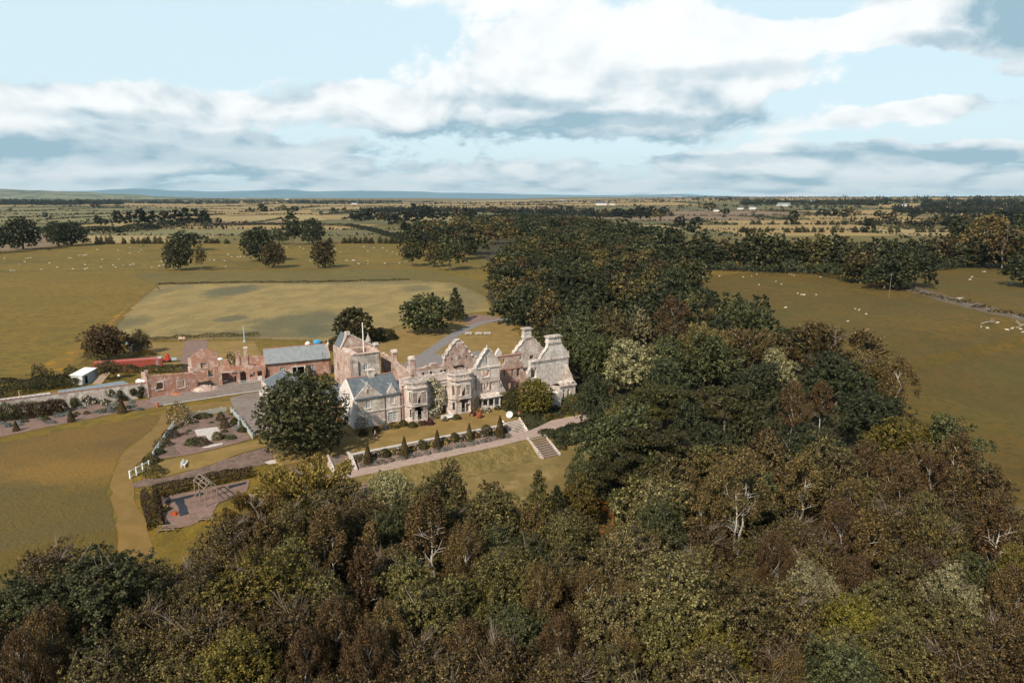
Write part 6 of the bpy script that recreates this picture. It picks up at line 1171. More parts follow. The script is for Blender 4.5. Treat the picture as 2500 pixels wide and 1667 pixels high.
# ------------------------------------------------------------------ people
def person(P, label, h, rz, sk, top, bottom, stride):
    rt = thing('person', label, 'person', P, None, rz); S = h/1.75
    V = [(0, 0, .95), (0, 0, 1.15), (0, .01, 1.38), (0, .01, 1.50), (0, .02, 1.60), (0, .02, 1.70), (-.18, 0, 1.40), (-.25, .05*stride-.02, 1.14), (-.23, .22*stride, .95), (-.22, .27*stride, .86), (.18, 0, 1.40), (.25, -.06*stride, 1.14), (.24, -.16*stride, .92), (.23, -.2*stride, .83),
         (-.10, 0, .9), (-.11, -.16*stride, .50), (-.11, -.42*stride, .10), (-.11, -.30*stride, .03), (.10, 0, .9), (.11, .22*stride, .50), (.11, .26*stride, .08), (.11, .40*stride, .04)]
    Ed = [(0, 1), (1, 2), (2, 3), (3, 4), (4, 5), (2, 6), (6, 7), (7, 8), (8, 9), (2, 10), (10, 11), (11, 12), (12, 13), (0, 14), (14, 15), (15, 16), (16, 17), (0, 18), (18, 19), (19, 20), (20, 21)]
    rad = [.15, .14, .17, .065, .095, .09, .065, .048, .035, .035, .065, .048, .035, .035, .10, .065, .04, .035, .10, .065, .04, .035]
    me = bpy.data.meshes.new('body'); me.from_pydata([(a*S, b*S, c*S) for a, b, c in V], Ed, []); me.skin_vertices or None
    o = bpy.data.objects.new('tmp_body', me); COL.objects.link(o); mod = o.modifiers.new('s', 'SKIN')
    if not me.skin_vertices: me.attributes.new
    for k, r_ in enumerate(rad):
        if me.skin_vertices: me.skin_vertices[0].data[k].radius = (r_*S, r_*S*(.75 if k in (0, 1, 2) else 1)); me.skin_vertices[0].data[k].use_root = (k == 0)
    sb = o.modifiers.new('u', 'SUBSURF'); sb.levels = 2; sb.render_levels = 2
    dg = bpy.context.evaluated_depsgraph_get(); em = bpy.data.meshes.new_from_object(o.evaluated_get(dg)); bpy.data.objects.remove(o); em.name = 'body'
    em.materials.clear()
    for m_ in (sk, top, bottom): em.materials.append(MATS[m_])
    for p in em.polygons:
        c = p.center/S; p.material_index = 2 if (.50 < c.z < .97 and abs(c.x) < .22) or (bottom != 'cloth_navy' and c.z < .97 and abs(c.x) < .2) else 1 if (.97 <= c.z < 1.46) else 0
    b = bpy.data.objects.new('body', em); COL.objects.link(b); b.parent = rt
    hm = MB(); hm.lathe((P[0], P[1]+.03, P[2]+1.66*S), [(.108, -.03), (.112, .03), (.09, .09), (.03, .115)], 10); hm.build('hair', 'hair', rt); return rt
def ensure_skin():
    pass
P = G(*z6(480, 436)); P.z = .06; person(P, 'person in a pale top and dark shorts striding across the terrace lawn', 1.78, R(-75), 'skin', 'cloth_pink', 'cloth_navy', 1)
P = G(*z6(166, 520)); P.z = .06; person(P, 'person in dark clothes standing in the shade of the big round tree', 1.8, R(10), 'cloth_black', 'cloth_black', 'cloth_black', .15)
P = G(*z4(1522, 775)); person(P, 'person in a white top and dark trousers standing by the hedge behind the lean-to', 1.75, R(20), 'skin', 'cloth_white', 'cloth_black', .2)
f = MB(); 
# ------------------------------------------------------------------ picket garden
cor = {'nw': z5(560, 225), 'n1': z5(745, 190), 'n2': z5(1165, 118), 'e0': z5(1215, 122), 'e1': z5(1300, 300), 'e2': z5(1335, 245), 'e3': z5(1465, 430), 'sw': z5(300, 620), 'sw2': z5(335, 640)}
g = {k: G(*v) for k, v in cor.items()}
picket('picket_fence', 'pale green-grey picket fence along the top of the kitchen garden', [g['n1'], g['n2']], 1.15, .15)
picket('picket_fence', 'leaning pale picket fence between the kitchen garden and the courtyard', [g['e0'], G(*z5(1318, 225)), g['e1']], 1.1, .15)
picket('picket_fence', 'short pale picket fence at the lower right corner of the kitchen garden', [g['e2'], g['e3']], 1.1, .15)
picket('picket_fence', 'long pale picket fence down the left side of the kitchen garden', [G(*z5(570, 290)), g['sw2']], 1.1, .15)
drape('garden_path', 'pinkish gravel paths of the kitchen garden', [G(*z5(x, y)) for x, y in ((575, 250), (740, 200), (1200, 130), (1310, 300), (1440, 420), (1290, 470), (1000, 545), (700, 610), (380, 650), (350, 630), (480, 430))], 'earth_pink', .07)
beds = [((600, 270), (690, 240), (845, 225), (860, 275), (790, 315), (680, 330)), ((925, 215), (1070, 190), (1130, 230), (1150, 270), (1000, 285), (945, 262)), ((670, 345), (800, 325), (840, 375), (690, 385)), ((720, 400), (940, 390), (970, 430), (960, 480), (760, 520), (730, 470)), ((1100, 330), (1220, 310), (1245, 360), (1115, 385)), ((1130, 385), (1250, 365), (1300, 430), (1150, 455), (1120, 430)), ((1120, 140), (1200, 135), (1240, 210), (1170, 200)), ((400, 560), (560, 500), (640, 590), (420, 620))]
for k, b_ in enumerate(beds): drape('garden_bed', 'dark earth bed of the kitchen garden', [G(*z5(x, y)) for x, y in b_], 'earth', .12, .05, .8)
drape('paved_patch', 'pale worn paving in the middle of the kitchen garden', [G(*z5(x, y)) for x, y in ((805, 325), (1065, 292), (1110, 365), (1000, 385), (1010, 440), (960, 440), (940, 390), (840, 398))], 'kerb', .14, .06, .6)
drape('paved_patch', 'pale stone flags at the foot of the kitchen garden', [G(*z5(x, y)) for x, y in ((880, 530), (940, 500), (1120, 470), (1130, 490), (960, 530))], 'kerb', .135, .06, .6)
for x, y, rx, rz_, m_, l_, fl in ((1040, 0, 0, 0, None, '', None), (640, 240, 2.4, 4.2, 'leaf_yellow', 'tall cream-flowering shrub at the top left corner of the kitchen garden', 'petal'), (540, 400, 1.7, 1.6, 'leaf_hedge', 'leafy plants inside the left garden fence', None), (450, 500, 1.7, 1.5, 'leaf_olive', 'leafy rows inside the left garden fence, lower down', None), (400, 590, 1.2, 1.0, 'leaf_dark', 'dark plants at the lower left of the kitchen garden', None), (910, 180, 1.9, .9, 'leaf_hedge', 'low clipped hedge piece below the picket fence', None), (770, 490, 1.2, 1.2, 'leaf_dark', 'dark leafy clump in the lower garden bed', None), (890, 490, 1.6, 1.4, 'leaf_olive', 'large leafy clump in the lower garden bed', None), (1070, 430, 1.1, 1.5, 'leaf_olive', 'leafy bush right of the worn paving', None), (1215, 420, 1.1, .7, 'leaf_dark', 'dark low crop in the right garden bed', None), (1260, 250, .9, 1.2, 'leaf_hedge', 'dark shrubs along the right garden fence', None), (1300, 320, .9, .8, 'leaf_lavender', 'grey shrub by the right garden fence', None), (1350, 340, 1.0, .9, 'leaf_hedge', 'bush outside the leaning picket fence', None), (750, 250, 1.4, 1.1, 'leaf_brown', 'reddish bush in the upper left bed', 'petal'), (1105, 215, .9, 1.7, 'leaf_brown', 'twiggy young shrub in the upper right bed', None), (1150, 300, .9, 1.9, 'leaf_brown', 'young brownish tree beside the worn paving', None), (320, 690, 1.5, 1.5, 'leaf_hedge', 'dark round bush above the white gate', None), (350, 830, 1.7, 2.1, 'leaf_hedge', 'dark clipped round bush right of the white gate', None)):
    if m_: P = G(*z5(x, y)); bush('garden_plant', l_, 'plant', P, rx, rx*.75, rz_, m_, 900 if rx < 2 else 2200, .17, flowers=fl, smooth=.1)
hedge('clipped_hedge', 'short dark hedge right of the kitchen garden', [G(*z5(1490, 415)), G(*z5(1640, 400))], 1.4, 1.3, cat='hedge')
rb_ = random.Random(55)
for k in range(22):
    x, y = rb_.choice([(700, 275), (780, 250), (1000, 240), (1080, 250), (740, 355), (830, 440), (790, 470), (1170, 345), (1190, 400), (1210, 170), (620, 290), (480, 590)]); P = G(*z5(x+rb_.uniform(-45, 45), y+rb_.uniform(-18, 18))); bush('bedding_plant', 'small leafy plant in the kitchen garden beds', 'plant', P, rb_.uniform(.35, .7), rb_.uniform(.3, .5), rb_.uniform(.3, .7), rb_.choice(['leaf_dark', 'leaf_hedge', 'leaf_olive', 'leaf_beech']), 160, .14, 'small plants in the kitchen garden beds')
drape('lawn_strip', 'tawny lawn strip below the kitchen garden', [G(*z5(x, y)) for x, y in ((375, 690), (700, 625), (1000, 560), (1460, 445), (1690, 415), (1720, 485), (1500, 540), (1150, 650), (1000, 715), (700, 790), (440, 860), (380, 800))], 'lawn', .08, .1, 2)
drape('mulch_bank', 'dark brown mulched bank below the lawn strip', [G(*z5(x, y)) for x, y in ((80, 940), (240, 880), (430, 875), (700, 795), (1000, 720), (1150, 655), (1500, 545), (1760, 488), (1790, 640), (1600, 700), (1450, 740), (1000, 830), (700, 900), (300, 960), (120, 980))], 'earth', .085, .15, 1.5)
drape('gravel_patch', 'pale stony patch at the right of the mulched bank', [G(*z5(x, y)) for x, y in ((1590, 690), (1650, 665), (1780, 650), (1740, 700), (1650, 715))], 'kerb', .11, .1, .7)
P0, P1 = G(*z5(100, 905)), G(*z5(300, 835)); 
gt_ = thing('white_gate', 'white post and rail fence panel standing beside the mown track', 'fence', P0); pl = Plane(G(*z5(85, 870)), G(*z5(300, 755)))
zA = hgt(*P0[:2])
for k in range(4): a = pl.len*k/3; P = pl(a); z = hgt(P.x, P.y); f = MB(); f.box(pl, a-.09, a+.09, -.09, .09, z-.1, z+1.35); f.build('post', 'white_paint', gt_)
zA, zB = hgt(*pl(0)[:2]), hgt(*pl(pl.len)[:2])
for q in (.35, 1.2): f = MB(); f.hexa([pl(0, .1, zA+q), pl(pl.len, .1, zB+q), pl(pl.len, .16, zB+q), pl(0, .16, zA+q), pl(0, .1, zA+q+.13), pl(pl.len, .1, zB+q+.13), pl(pl.len, .16, zB+q+.13), pl(0, .16, zA+q+.13)]); f.build('rail', 'white_paint', gt_)
# hedged lower garden
drape('lower_garden', 'pinkish gravel of the hedged lower garden', [G(*z5(x, y)) for x, y in ((410, 1090), (900, 990), (1430, 880), (1400, 1010), (1080, 1150), (1000, 1300), (760, 1400), (460, 1460), (420, 1250))], 'earth_pink', .09)
for k, b_ in enumerate((((470, 1130), (700, 1070), (900, 1030), (905, 1050), (690, 1105), (480, 1160)), ((1190, 960), (1380, 910), (1385, 935), (1200, 985)), ((590, 1130), (680, 1110), (740, 1270), (650, 1300), (620, 1200)))): drape('plastic_mulch', 'black plastic sheeting on the lower garden beds', [G(*z5(x, y)) for x, y in b_], 'black_membrane', .14, .1, .8)
hedge('beech_hedge', 'dark brown clipped hedge along the top of the lower garden', [G(*z5(350, 1065)), G(*z5(700, 990)), G(*z5(1050, 915)), G(*z5(1460, 830))], 2.0, 1.6, 'leaf_beech', .2, 1.2)
hedge('beech_hedge', 'dark brown clipped hedge down the left side of the lower garden', [G(*z5(300, 1070)), G(*z5(340, 1230)), G(*z5(380, 1460))], 2.3, 1.6, 'leaf_beech', .2, 1.2)
P = G(*z5(465, 1230)); bush('lime_shrub', 'bright lime yellow plant by the left hedge of the lower garden', 'plant', P, .9, .7, 1.0, 'leaf_yellow', 400, .16, flowers='petal_yellow')
heap('orange_netting', 'heap of bright orange netting beside the black sheeting', G(*z5(590, 1265)), .55, .35, 'orange_plastic', 26, .13, 'netting', 8)
# timber arbour
P = G(*z5(990, 1180)); ab = thing('timber_arbour', 'open weathered timber arbour frame in the lower garden', 'arbour', P); fr_ = Plane(G(*z5(935, 1190)), G(*z5(1070, 1150))); zb = P.z; wA = fr_.len
for b in (0, -2.2, -4.2):
    hh_ = 3.6
    for a in (0, wA): f = MB(); f.bar(fr_(a, b, zb-.3), fr_(a, b, zb+hh_*.8), .085, .075, 5); f.build('post', 'timber', ab)
    f = MB(); f.bar(fr_(0, b, zb+hh_*.8), fr_(wA/2, b, zb+hh_), .07); f.bar(fr_(wA, b, zb+hh_*.8), fr_(wA/2, b, zb+hh_), .07); f.bar(fr_(0, b, zb+hh_*.8), fr_(wA, b, zb+hh_*.8), .06); f.build('roof_truss', 'timber', ab)
f = MB()
for a, z in ((0, .8), (wA, .8), (wA/2, 1.0), (wA/4, .9), (wA*.75, .9)): f.bar(fr_(a, .1, zb+3.6*z), fr_(a, -4.3, zb+3.6*z), .055)
f.bar(fr_(0, -2, zb+2), fr_(-1.5, -3, zb), .05); f.build('purlin', 'timber', ab)
for x, y, l_ in ((850, 1360, 'small timber trestle beyond the lower garden'), (400, 1480, 'weathered wooden trellis gate at the corner of the lower hedge')):
    P = G(*z5(x, y)); f = MB(); q = Plane(P, P+Vector((1, .25, 0)))
    for a in (0, 1, 2): f.bar(q(a, 0, P.z), q(a, 0, P.z+1.1), .06)
    f.bar(q(0, 0, P.z+1.05), q(2, 0, P.z+1.05), .05); f.bar(q(0, 0, P.z+.4), q(2, 0, P.z+.4), .05); f.bar(q(0, 0, P.z+.4), q(1, 0, P.z+1.05), .04); f.bar(q(1, 0, P.z+1.05), q(2, 0, P.z+.4), .04); tag(f.build('trestle', 'timber'), l_, 'trestle')
# lavender and rose border before the garden wall
drape('border_path', 'pinkish soil of the long flower border', [G(*z4(x, y)) for x, y in ((-900, 1420), (0, 1250), (850, 1120), (1880, 1020), (1960, 1060), (1990, 1120), (1500, 1200), (800, 1330), (0, 1500), (-900, 1700))], 'earth_pink', .05, .15, 1.5)
rb_ = random.Random(21)
for k in range(30):
    x = rb_.uniform(-250, 1950); y = 1340-(x+0)*.135+rb_.uniform(-75, 70); P = G(*z4(x, y)); bush('lavender', 'grey-blue lavender mound in the long border', 'lavender', P, rb_.uniform(.7, 1.3), .6, rb_.uniform(.45, .75), 'leaf_lavender', 380, .15, 'lavender mounds in the long border')
for k in range(16):
    x = rb_.uniform(300, 1900); y = 1330-x*.14+rb_.uniform(-60, 60); P = G(*z4(x, y)); bush('border_plant', 'low green flowering plant in the long border', 'plant', P, .7, .6, .7, rb_.choice(['leaf_olive', 'leaf_hedge', 'leaf_dark']), 300, .15, 'green plants in the long border', rb_.choice([None, 'petal', None]))
for k, (x, y0, y1, l_) in enumerate(((210, 1420, 1290, 'leftmost brown clipped pyramid in the long border'), (912, 1300, 1155, 'middle brown clipped pyramid in the long border'), (1562, 1190, 1010, 'rightmost, tallest brown clipped pyramid in the long border'))):
    P = G(*z4(x, y0)); h = zat(P, z4(x, y1)[1])-P.z; o = link('clipped_yew', conem); o.location = P; o.scale = (h/2.1, h/2.1, h/2.75); tag(o, l_, 'topiary', 'clipped pyramids in the long border')
for x, y, rx, rz_ in ((-60, 1290, 2.6, 3.2), (130, 1270, 2.4, 3.4), (320, 1250, 2.4, 3.4), (480, 1230, 2.2, 3.2), (640, 1200, 2.2, 3.1), (760, 1180, 1.9, 2.9)):
    bush('shrub', {-60: 'half-hidden shrub at the left picture edge', 130: 'second shrub from the left', 320: 'third shrub from the left', 480: 'third shrub from the right', 640: 'second shrub from the right', 760: 'rightmost shrub'}[x]+' in the dense row before the garden wall', 'shrub', G(*z4(x, y)), rx*1.05, 1.6, rz_*.95, 'leaf_hedge' if x % 40 else 'leaf_beech', 2200, .2, 'shrub row before the garden wall', None, .15)
for k, bl in enumerate([[(950, 1060, 60, 80), (1000, 1120, 60, 50)], [(1100, 1010, 70, 50), (1200, 1030, 60, 40), (1120, 1090, 40, 50)], [(1400, 930, 60, 50), (1330, 1050, 80, 50), (1480, 1060, 50, 70)], [(1530, 960, 40, 80), (1600, 1020, 40, 60)], [(1700, 920, 50, 50), (1800, 900, 45, 70), (1790, 970, 35, 60)]]):
    climber(('first', 'second', 'third', 'fourth', 'fifth')[k]+' trained rose from the left on the garden wall', gwp, bl, 'leaf_hedge', 'petal' if k in (1, 2) else None, 1500, z4, .2)
# hedges of the left yard
hedge('hedge', 'long orange-tinged hedge at the far left behind the greenhouse roof', [G(*z4(-900, 1130)), G(*z4(0, 985)), G(*z4(700, 880)), G(*z4(1000, 850))], 2.6, 2.0, 'leaf_hedge', .25)
hedge('hedge', 'dark hedge along the buttercup field at the far left', [G(*z4(-900, 1000)), G(*z4(0, 900)), G(*z4(560, 870)), G(*z4(850, 850))], 3.0, 2.6, 'leaf_hedge', .27, lump=.3)
hedge('hedge', 'dark hedge in front of the red container', [G(*z4(1150, 700)), G(*z4(1500, 670)), G(*z4(1850, 680)), G(*z4(2200, 670)), G(*z4(2500, 650))], 2.4, 1.7, 'leaf_hedge', .25, lump=.25)
bush('shrub', 'dark ragged bush on the field edge above the long hedge', 'shrub', G(*z4(540, 860)), 2.8, 2.2, 4.8, 'leaf_hedge', 2200, .25, smooth=.25)
bush('shrub', 'small bush left of the white shed', 'shrub', G(*z4(800, 830)), 2.0, 1.6, 2.6, 'leaf_brown', 1100, .22, smooth=.2); bush('shrub', 'dark bush behind the white shed', 'shrub', G(*z4(920, 760)), 2.2, 2, 3.2, 'leaf_hedge', 1300, .22, smooth=.2)
for x, y, rx, rz_, m_, l_ in ((1370, 520, 6.0, 9.5, 'leaf_rust', 'broad dark copper-brown tree above the red container'), (1290, 540, 4.5, 5.5, 'leaf_gold', 'yellowish bush in front of the copper-brown tree')):
    P = G(*z4(x, y)); KIND['tmp'] = ('round', m_, 'copper_tree', l_); tree('tmp', P, rz_*1.05, rx*2, l_)
P = G(*z4(1780, 440)); KIND['tmp'] = ('round', 'leaf_olive', 'small_tree', ''); tree('tmp', P, 6.5, 6.0, 'small olive tree right of the blue-roofed shed')
P = G(*z4(1395, 768)); tree('tmp', P, 5.0, 4.5, 'young thin tree before the dark hedge'); bush('buttercup_bush', 'low yellow-flowering patch right of the small olive tree', 'bush', G(*z4(1870, 440)), 2.6, 1.8, 1.2, 'leaf_orange', 700, .2)
def rail_fence(name, label, pts, sp=4.0, h=1.15, m='timber_dark', r_=.05):
    rt = thing(name, label, 'fence', pts[0]); pm = []
    for A, B in zip(pts[:-1], pts[1:]):
        n = max(1, int((B-A).length/sp))
        for k in range(n): pm.append(A.lerp(B, k/n))
    pm.append(pts[-1]); pm = [Vector((p.x, p.y, hgt(p.x, p.y))) for p in pm]; pm2 = pm[:100]
    for p in pm2: f = MB(); f.bar(p-Vector((0, 0, .2)), p+Vector((0, 0, h)), r_*1.5, r_*1.3, 4); f.build('post', m, rt)
    f = MB()
    for q in (.35, .7, 1.02):
        for A, B in zip(pm[:-1], pm[1:]): f.bar(A+Vector((0, 0, q)), B+Vector((0, 0, q)), r_*.45, r_*.45, 3)
    f.build('rails', m, rt)
rail_fence('post_fence', 'post and wire fence climbing along the buttercup field', PX((195, 900), (262, 812), (330, 742), (388, 694)), 3, 1.3)
rail_fence('post_fence', 'long field fence between the sheep pasture and the meadow', PX((-250, 668), (0, 664), (440, 660), (800, 655), (1030, 651)), 6, 1.3)
rail_fence('post_fence', 'fence between the meadow and the yard grass', PX((330, 834), (600, 829), (760, 836)), 4, 1.3)
hedge('bramble_strip', 'scrubby dry weeds along the yard fence', [G(*z3(190, 240)), G(*z3(500, 215)), G(*z3(900, 200)), G(*z3(1420, 185))], 2.5, .9, 'leaf_brown', .25, .8, lump=.4)
hedge('bramble_strip', 'dark rough grass strip along the top edge of the meadow', PX((386, 695), (560, 691), (760, 690), (1000, 684)), 3, .7, 'leaf_olive', .4, .7, lump=.4)

# ------------------------------------------------------------------ trees that can be told apart
BT = [  # kind, u, base row, top row, width px, label
 ('dsyc', 436, 660, 583, 62, 'big dark ragged tree, tallest at the left fence line'), ('deep', 458, 612, 566, 78, 'wide dark tree just behind the big ragged one on the fence'), ('brown', 491, 661, 597, 28, 'slender tree right of the big ragged tree on the fence'),
 ('ddeep', 634, 638, 557, 74, 'large dark tree in the sheep pasture behind a paler one'), ('dolive', 669, 654, 593, 52, 'olive tree with flat tiers in front of the large dark pasture tree'), ('dolive', 790, 654, 587, 54, 'solitary olive tree with tiered crown at the right of the pasture fence'), ('deep', 714, 598, 513, 44, 'tall narrow dark tree on the hawthorn row'), ('ddeep', 763, 597, 534, 56, 'dark round tree right of the tall narrow one'), ('syc', 683, 596, 560, 42, 'small dark tree left of the tall narrow one'),
 ('ddeep', 57, 610, 532, 72, 'large dark tree at the far left edge of the pasture'), ('ddeep', 143, 602, 541, 48, 'left tree of the dark pair by the left pasture'), ('ddeep', 176, 600, 543, 62, 'right tree of the dark pair by the left pasture'), ('deep', 0, 618, 545, 42, 'dark tree cut by the left edge of the picture'), ('deep', 212, 596, 580, 20, 'small dark tree at the start of the hawthorn row'), ('deep', -40, 620, 550, 60, 'dark tree outside the left edge'),
 ('syc', 1005, 650, 573, 58, 'dark tree left in the clump at the end of the pasture fence'), ('syc', 1099, 660, 579, 72, 'grey-trunked tree in front of the clump by the pasture fence'), ('olive', 1060, 652, 592, 44, 'slim olive tree in the clump by the pasture fence'), ('syc', 1132, 634, 562, 66, 'tall dark tree behind the grey-trunked one'), ('deep', 1030, 625, 560, 60, 'dark tree at the back of the clump by the pasture'), ('deep', 1085, 615, 555, 60, 'dark tree furthest back in the pasture clump'),
 ('dsyc', 1041, 812, 721, 116, 'large round grey-green tree alone on the lawn by the drive'), ('con', 1113, 785, 702, 58, 'dark pointed conifer beside the round tree by the drive'), ('dhedge', 865, 842, 752, 86, 'rounded olive tree behind the stone tower'),
 ('dsyc', 742, 1110, 920, 196, 'big round dark green tree overlapping the left end of the house'),
]
KIND['hedge'] = ('round', 'leaf_hedge', 'broadleaf_tree', 'dark olive tree')
for k_, u, vb, vt, wp, lb in BT: tree_base(k_, u, vb, vt, wp, lb)
bush('shrub_mass', 'low dark shrub mass on the lawn right of the stone tower', 'shrub', G(930, 828), 5.2, 3.8, 3.4, 'leaf_hedge', 5200, .3, smooth=.12); bush('shrub_mass', 'low dark shrubs behind the barn and the tower gable', 'shrub', G(825, 852), 4.2, 3, 3.4, 'leaf_hedge', 3000, .3, smooth=.15)
TT = [  # kind, u, top row, height, width px, label
 ('pale', 1548, 833, 13, 165, 'broad tree with creamy pale blossom right of the mansion'), ('syc', 1462, 806, 13, 100, 'dark green tree just behind the tall end wall chimney'), ('olive', 1492, 661, 13, 84, 'pale olive tree standing out high in the wood'), ('syc', 1585, 592, 17, 165, 'huge dark sycamore dome high in the wood'), ('olive', 1490, 757, 12, 85, 'rounded olive tree in the middle of the wood'), ('pale', 1565, 752, 11, 62, 'small pale-topped tree in the middle of the wood'), ('gold', 1711, 742, 12, 84, 'rounded tan tree left of the dark double dome'), ('syc', 1800, 713, 15, 120, 'dark green dome at the wood edge beside the sheep field'), ('deep', 1745, 722, 13, 80, 'lower dark dome left of the dark green dome'),
 ('gold', 1820, 790, 14, 165, 'golden brown beech in the right part of the wood'), ('gold', 2030, 782, 15, 230, 'largest golden beech at the wood edge by the right field'), ('gold', 2120, 850, 13, 140, 'golden beech sloping to the right field'), ('pale', 1900, 853, 11, 90, 'narrow silvery tree between the golden beeches'), ('pine', 1775, 950, 13, 175, 'wide dark pine with visible white boughs'), ('pine', 1590, 945, 12, 150, 'olive pine group right of the pale blossomed tree'), ('pine', 1660, 940, 13, 70, 'slender pine with a pale stem beside the olive group'), ('olive', 1515, 975, 11, 95, 'olive tree above the bracken bank'), ('pine', 1600, 1040, 12, 190, 'broad dark pine near the lower lawn'), ('pine', 1515, 1085, 11, 110, 'dark pine at the right edge of the lower lawn'),
 ('deep', 1455, 905, 12, 95, 'dark tree crowding the right side of the end wall'), ('deep', 1480, 965, 10, 85, 'dark low tree above the end of the gravel path'), ('deep', 1690, 985, 12, 120, 'dark tree between the two pine groups'), ('syc', 1850, 990, 12, 130, 'dark tree right of the white-boughed pine'), ('deep', 1760, 1040, 11, 130, 'dark tree below the white-boughed pine'), ('brown', 1880, 1040, 11, 110, 'brown tree below the forked birch'), ('syc', 1420, 1110, 8, 80, 'dark small tree beside the bracken bank'),
 ('deep', 1500, 1120, 8, 110, 'dark low tree beneath the broad dark pine'), ('syc', 1590, 1110, 9, 120, 'dark tree filling the hollow below the pines'), ('deep', 1990, 1030, 11, 130, 'dark tree below the small forked birch'), ('deep', 1930, 1060, 10, 110, 'dark tree left of the leaning white birch fork'),
 ('rust', 1940, 935, 12, 90, 'birch with forked white stem in the dark part of the wood'), ('yellow', 2200, 1010, 12, 150, 'yellow-green tree above the birches at the right'), ('tan', 2060, 1090, 11, 120, 'light olive tree among the right birches'), ('syc', 2330, 1020, 12, 150, 'dark tree on the curved wood edge at the right'), ('brown', 2420, 1130, 11, 140, 'brown tree at the far right wood edge'),
 ('tan', 1610, 1165, 12, 190, 'tall pale olive tree below the dark pines'), ('tan', 1540, 1285, 12, 210, 'spreading olive tree right of the orange clearing'), ('tan', 1660, 1370, 12, 280, 'biggest olive tree in the right foreground'), ('tan', 1490, 1430, 11, 200, 'olive tree left of the biggest olive tree'), ('olive', 1500, 1590, 10, 260, 'olive tree at the bottom edge right of centre'), ('tan', 1740, 1600, 10, 240, 'olive tree at the bottom edge further right'),
 ('pale', 1985, 1362, 11, 150, 'pale green leafy tree among the right foreground birches'), ('pale', 2330, 1378, 11, 150, 'pale green tree in the dark right corner'), ('yellow', 2480, 1340, 11, 130, 'yellow-green tree at the right edge'),
 ('syc', 215, 1335, 12, 300, 'wide dark sycamore with pale tips in the left foreground'), ('syc', 30, 1400, 11, 200, 'dark green tree at the lower left edge'), ('rust', 100, 1490, 10, 170, 'reddish birch at the lower left corner'), ('olive', 250, 1560, 10, 260, 'olive tree at the bottom left'), ('yellow', 630, 1345, 12, 290, 'large yellow-green tree in the left foreground'), ('yellow', 560, 1560, 10, 250, 'yellowish tree at the bottom edge left of centre'), ('yew', 740, 1112, 11, 230, 'golden feathery yew below the big round tree'), ('yew', 620, 1190, 10, 170, 'lower golden yew beside the hedged garden'), ('pale', 950, 1142, 9, 110, 'pale-leaved small tree at the edge of the lower lawn'), ('syc', 930, 1240, 9, 110, 'dark small tree below the pale-leaved one'),
 ('olive', 1085, 1135, 10, 120, 'olive tree with dark heart at the lower lawn edge'), ('ocone', 1315, 1140, 11, 110, 'pointed olive conifer at the edge of the lower lawn'), ('brown', 1205, 1165, 9, 110, 'brown twiggy tree beside the pointed conifer'), ('yellow', 1410, 1165, 8, 100, 'yellow-green shrub-like tree left of the orange clearing'), ('con', 1360, 1180, 9, 90, 'dark conifer left of the orange clearing'),
]
for k_, u, vt, h, wp, lb in TT: tree_top(k_, u, vt, h, wp, lb)
# white-stemmed birches with their forks in full view
def birch(u, vt, vb, h, wpx, label, two=False, seed=1, fat=.62):
    P = G(u, vt, h); P.z -= h; d = depth(P+Vector((0, 0, h*.6))); q = random.Random(seed); PLACED.append((P.x, P.y, wpx*d/F*.35))
    if fat > .8: PLACED.append((P.x*.94, P.y*.94, wpx*d/F*.4))
    rt = thing('birch_tree', label, 'tree', P); n = 9000; wd = wpx*d/F; r = np.random.default_rng(seed)
    C, N = crown_pts('birch', n, r, 26); C = C*np.array([wd, wd, h]); C = C[C[:, 2] > h*.42]; N = N[:len(C)]
    keep = ~((C[:, 1] < 0) & (C[:, 2] < h*.8) & (np.abs(C[:, 0]-.1) < .9) & (r.random(len(C)) < (.6 if fat > .8 else .35))); C, N = C[keep], N[keep]
    link('crown', leafmesh('crown', C, N, .2, 1.8, 'leaf_rust', .7), rt)
    for s_ in ((-.55, .6) if two else (0,)):
        f = MB(); pts = [Vector((P.x+s_*(.3+.12*k)+q.uniform(-.15, .15), P.y-(.8 if k > 2 else .3)*(fat > .81), P.z+h*.90*k/8)) for k in range(8)]; pts = [p if k < 6 else p-Vector((0, 0, h*.03*(k-5))) for k, p in enumerate(pts)]; f.tube(pts, [fat*z_ for z_ in (.19, .18, .165, .15, .125, .095, .065, .03)], 7); tk = f.build('trunk', 'bark_white', rt)
        for j in range(9 if fat > .81 else 4):
            k = 2+j % 4; A = pts[k].lerp(pts[k+1], q.random()); sd_ = 1 if j % 2 else -1; l_ = q.uniform(.9, 2.3)*(1-k/11); B = A+Vector((sd_*l_*q.uniform(.5, .9), q.uniform(-.8, .4), l_*q.uniform(.4, 1.0))); C2 = B+Vector((sd_*l_*q.uniform(.1, .5), q.uniform(-.4, .4), l_*q.uniform(.6, 1.1))); f = MB(); f.tube([A, B, C2], [.05*fat, .034*fat, .013*fat], 5); f.tube([B, B+Vector((sd_*.9, -.2, .35))], [.035*fat, .012*fat], 4); f.tube([A.lerp(B, .5), A.lerp(B, .5)+Vector((sd_*.2, -.3, 1.0))], [.035*fat, .012*fat], 4); f.build('limb', 'bark_white', rt)
birch(1812, 1100, 1440, 15.5, 190, 'bright white double-stemmed birch, the most visible in the foreground', True, 3, .82)
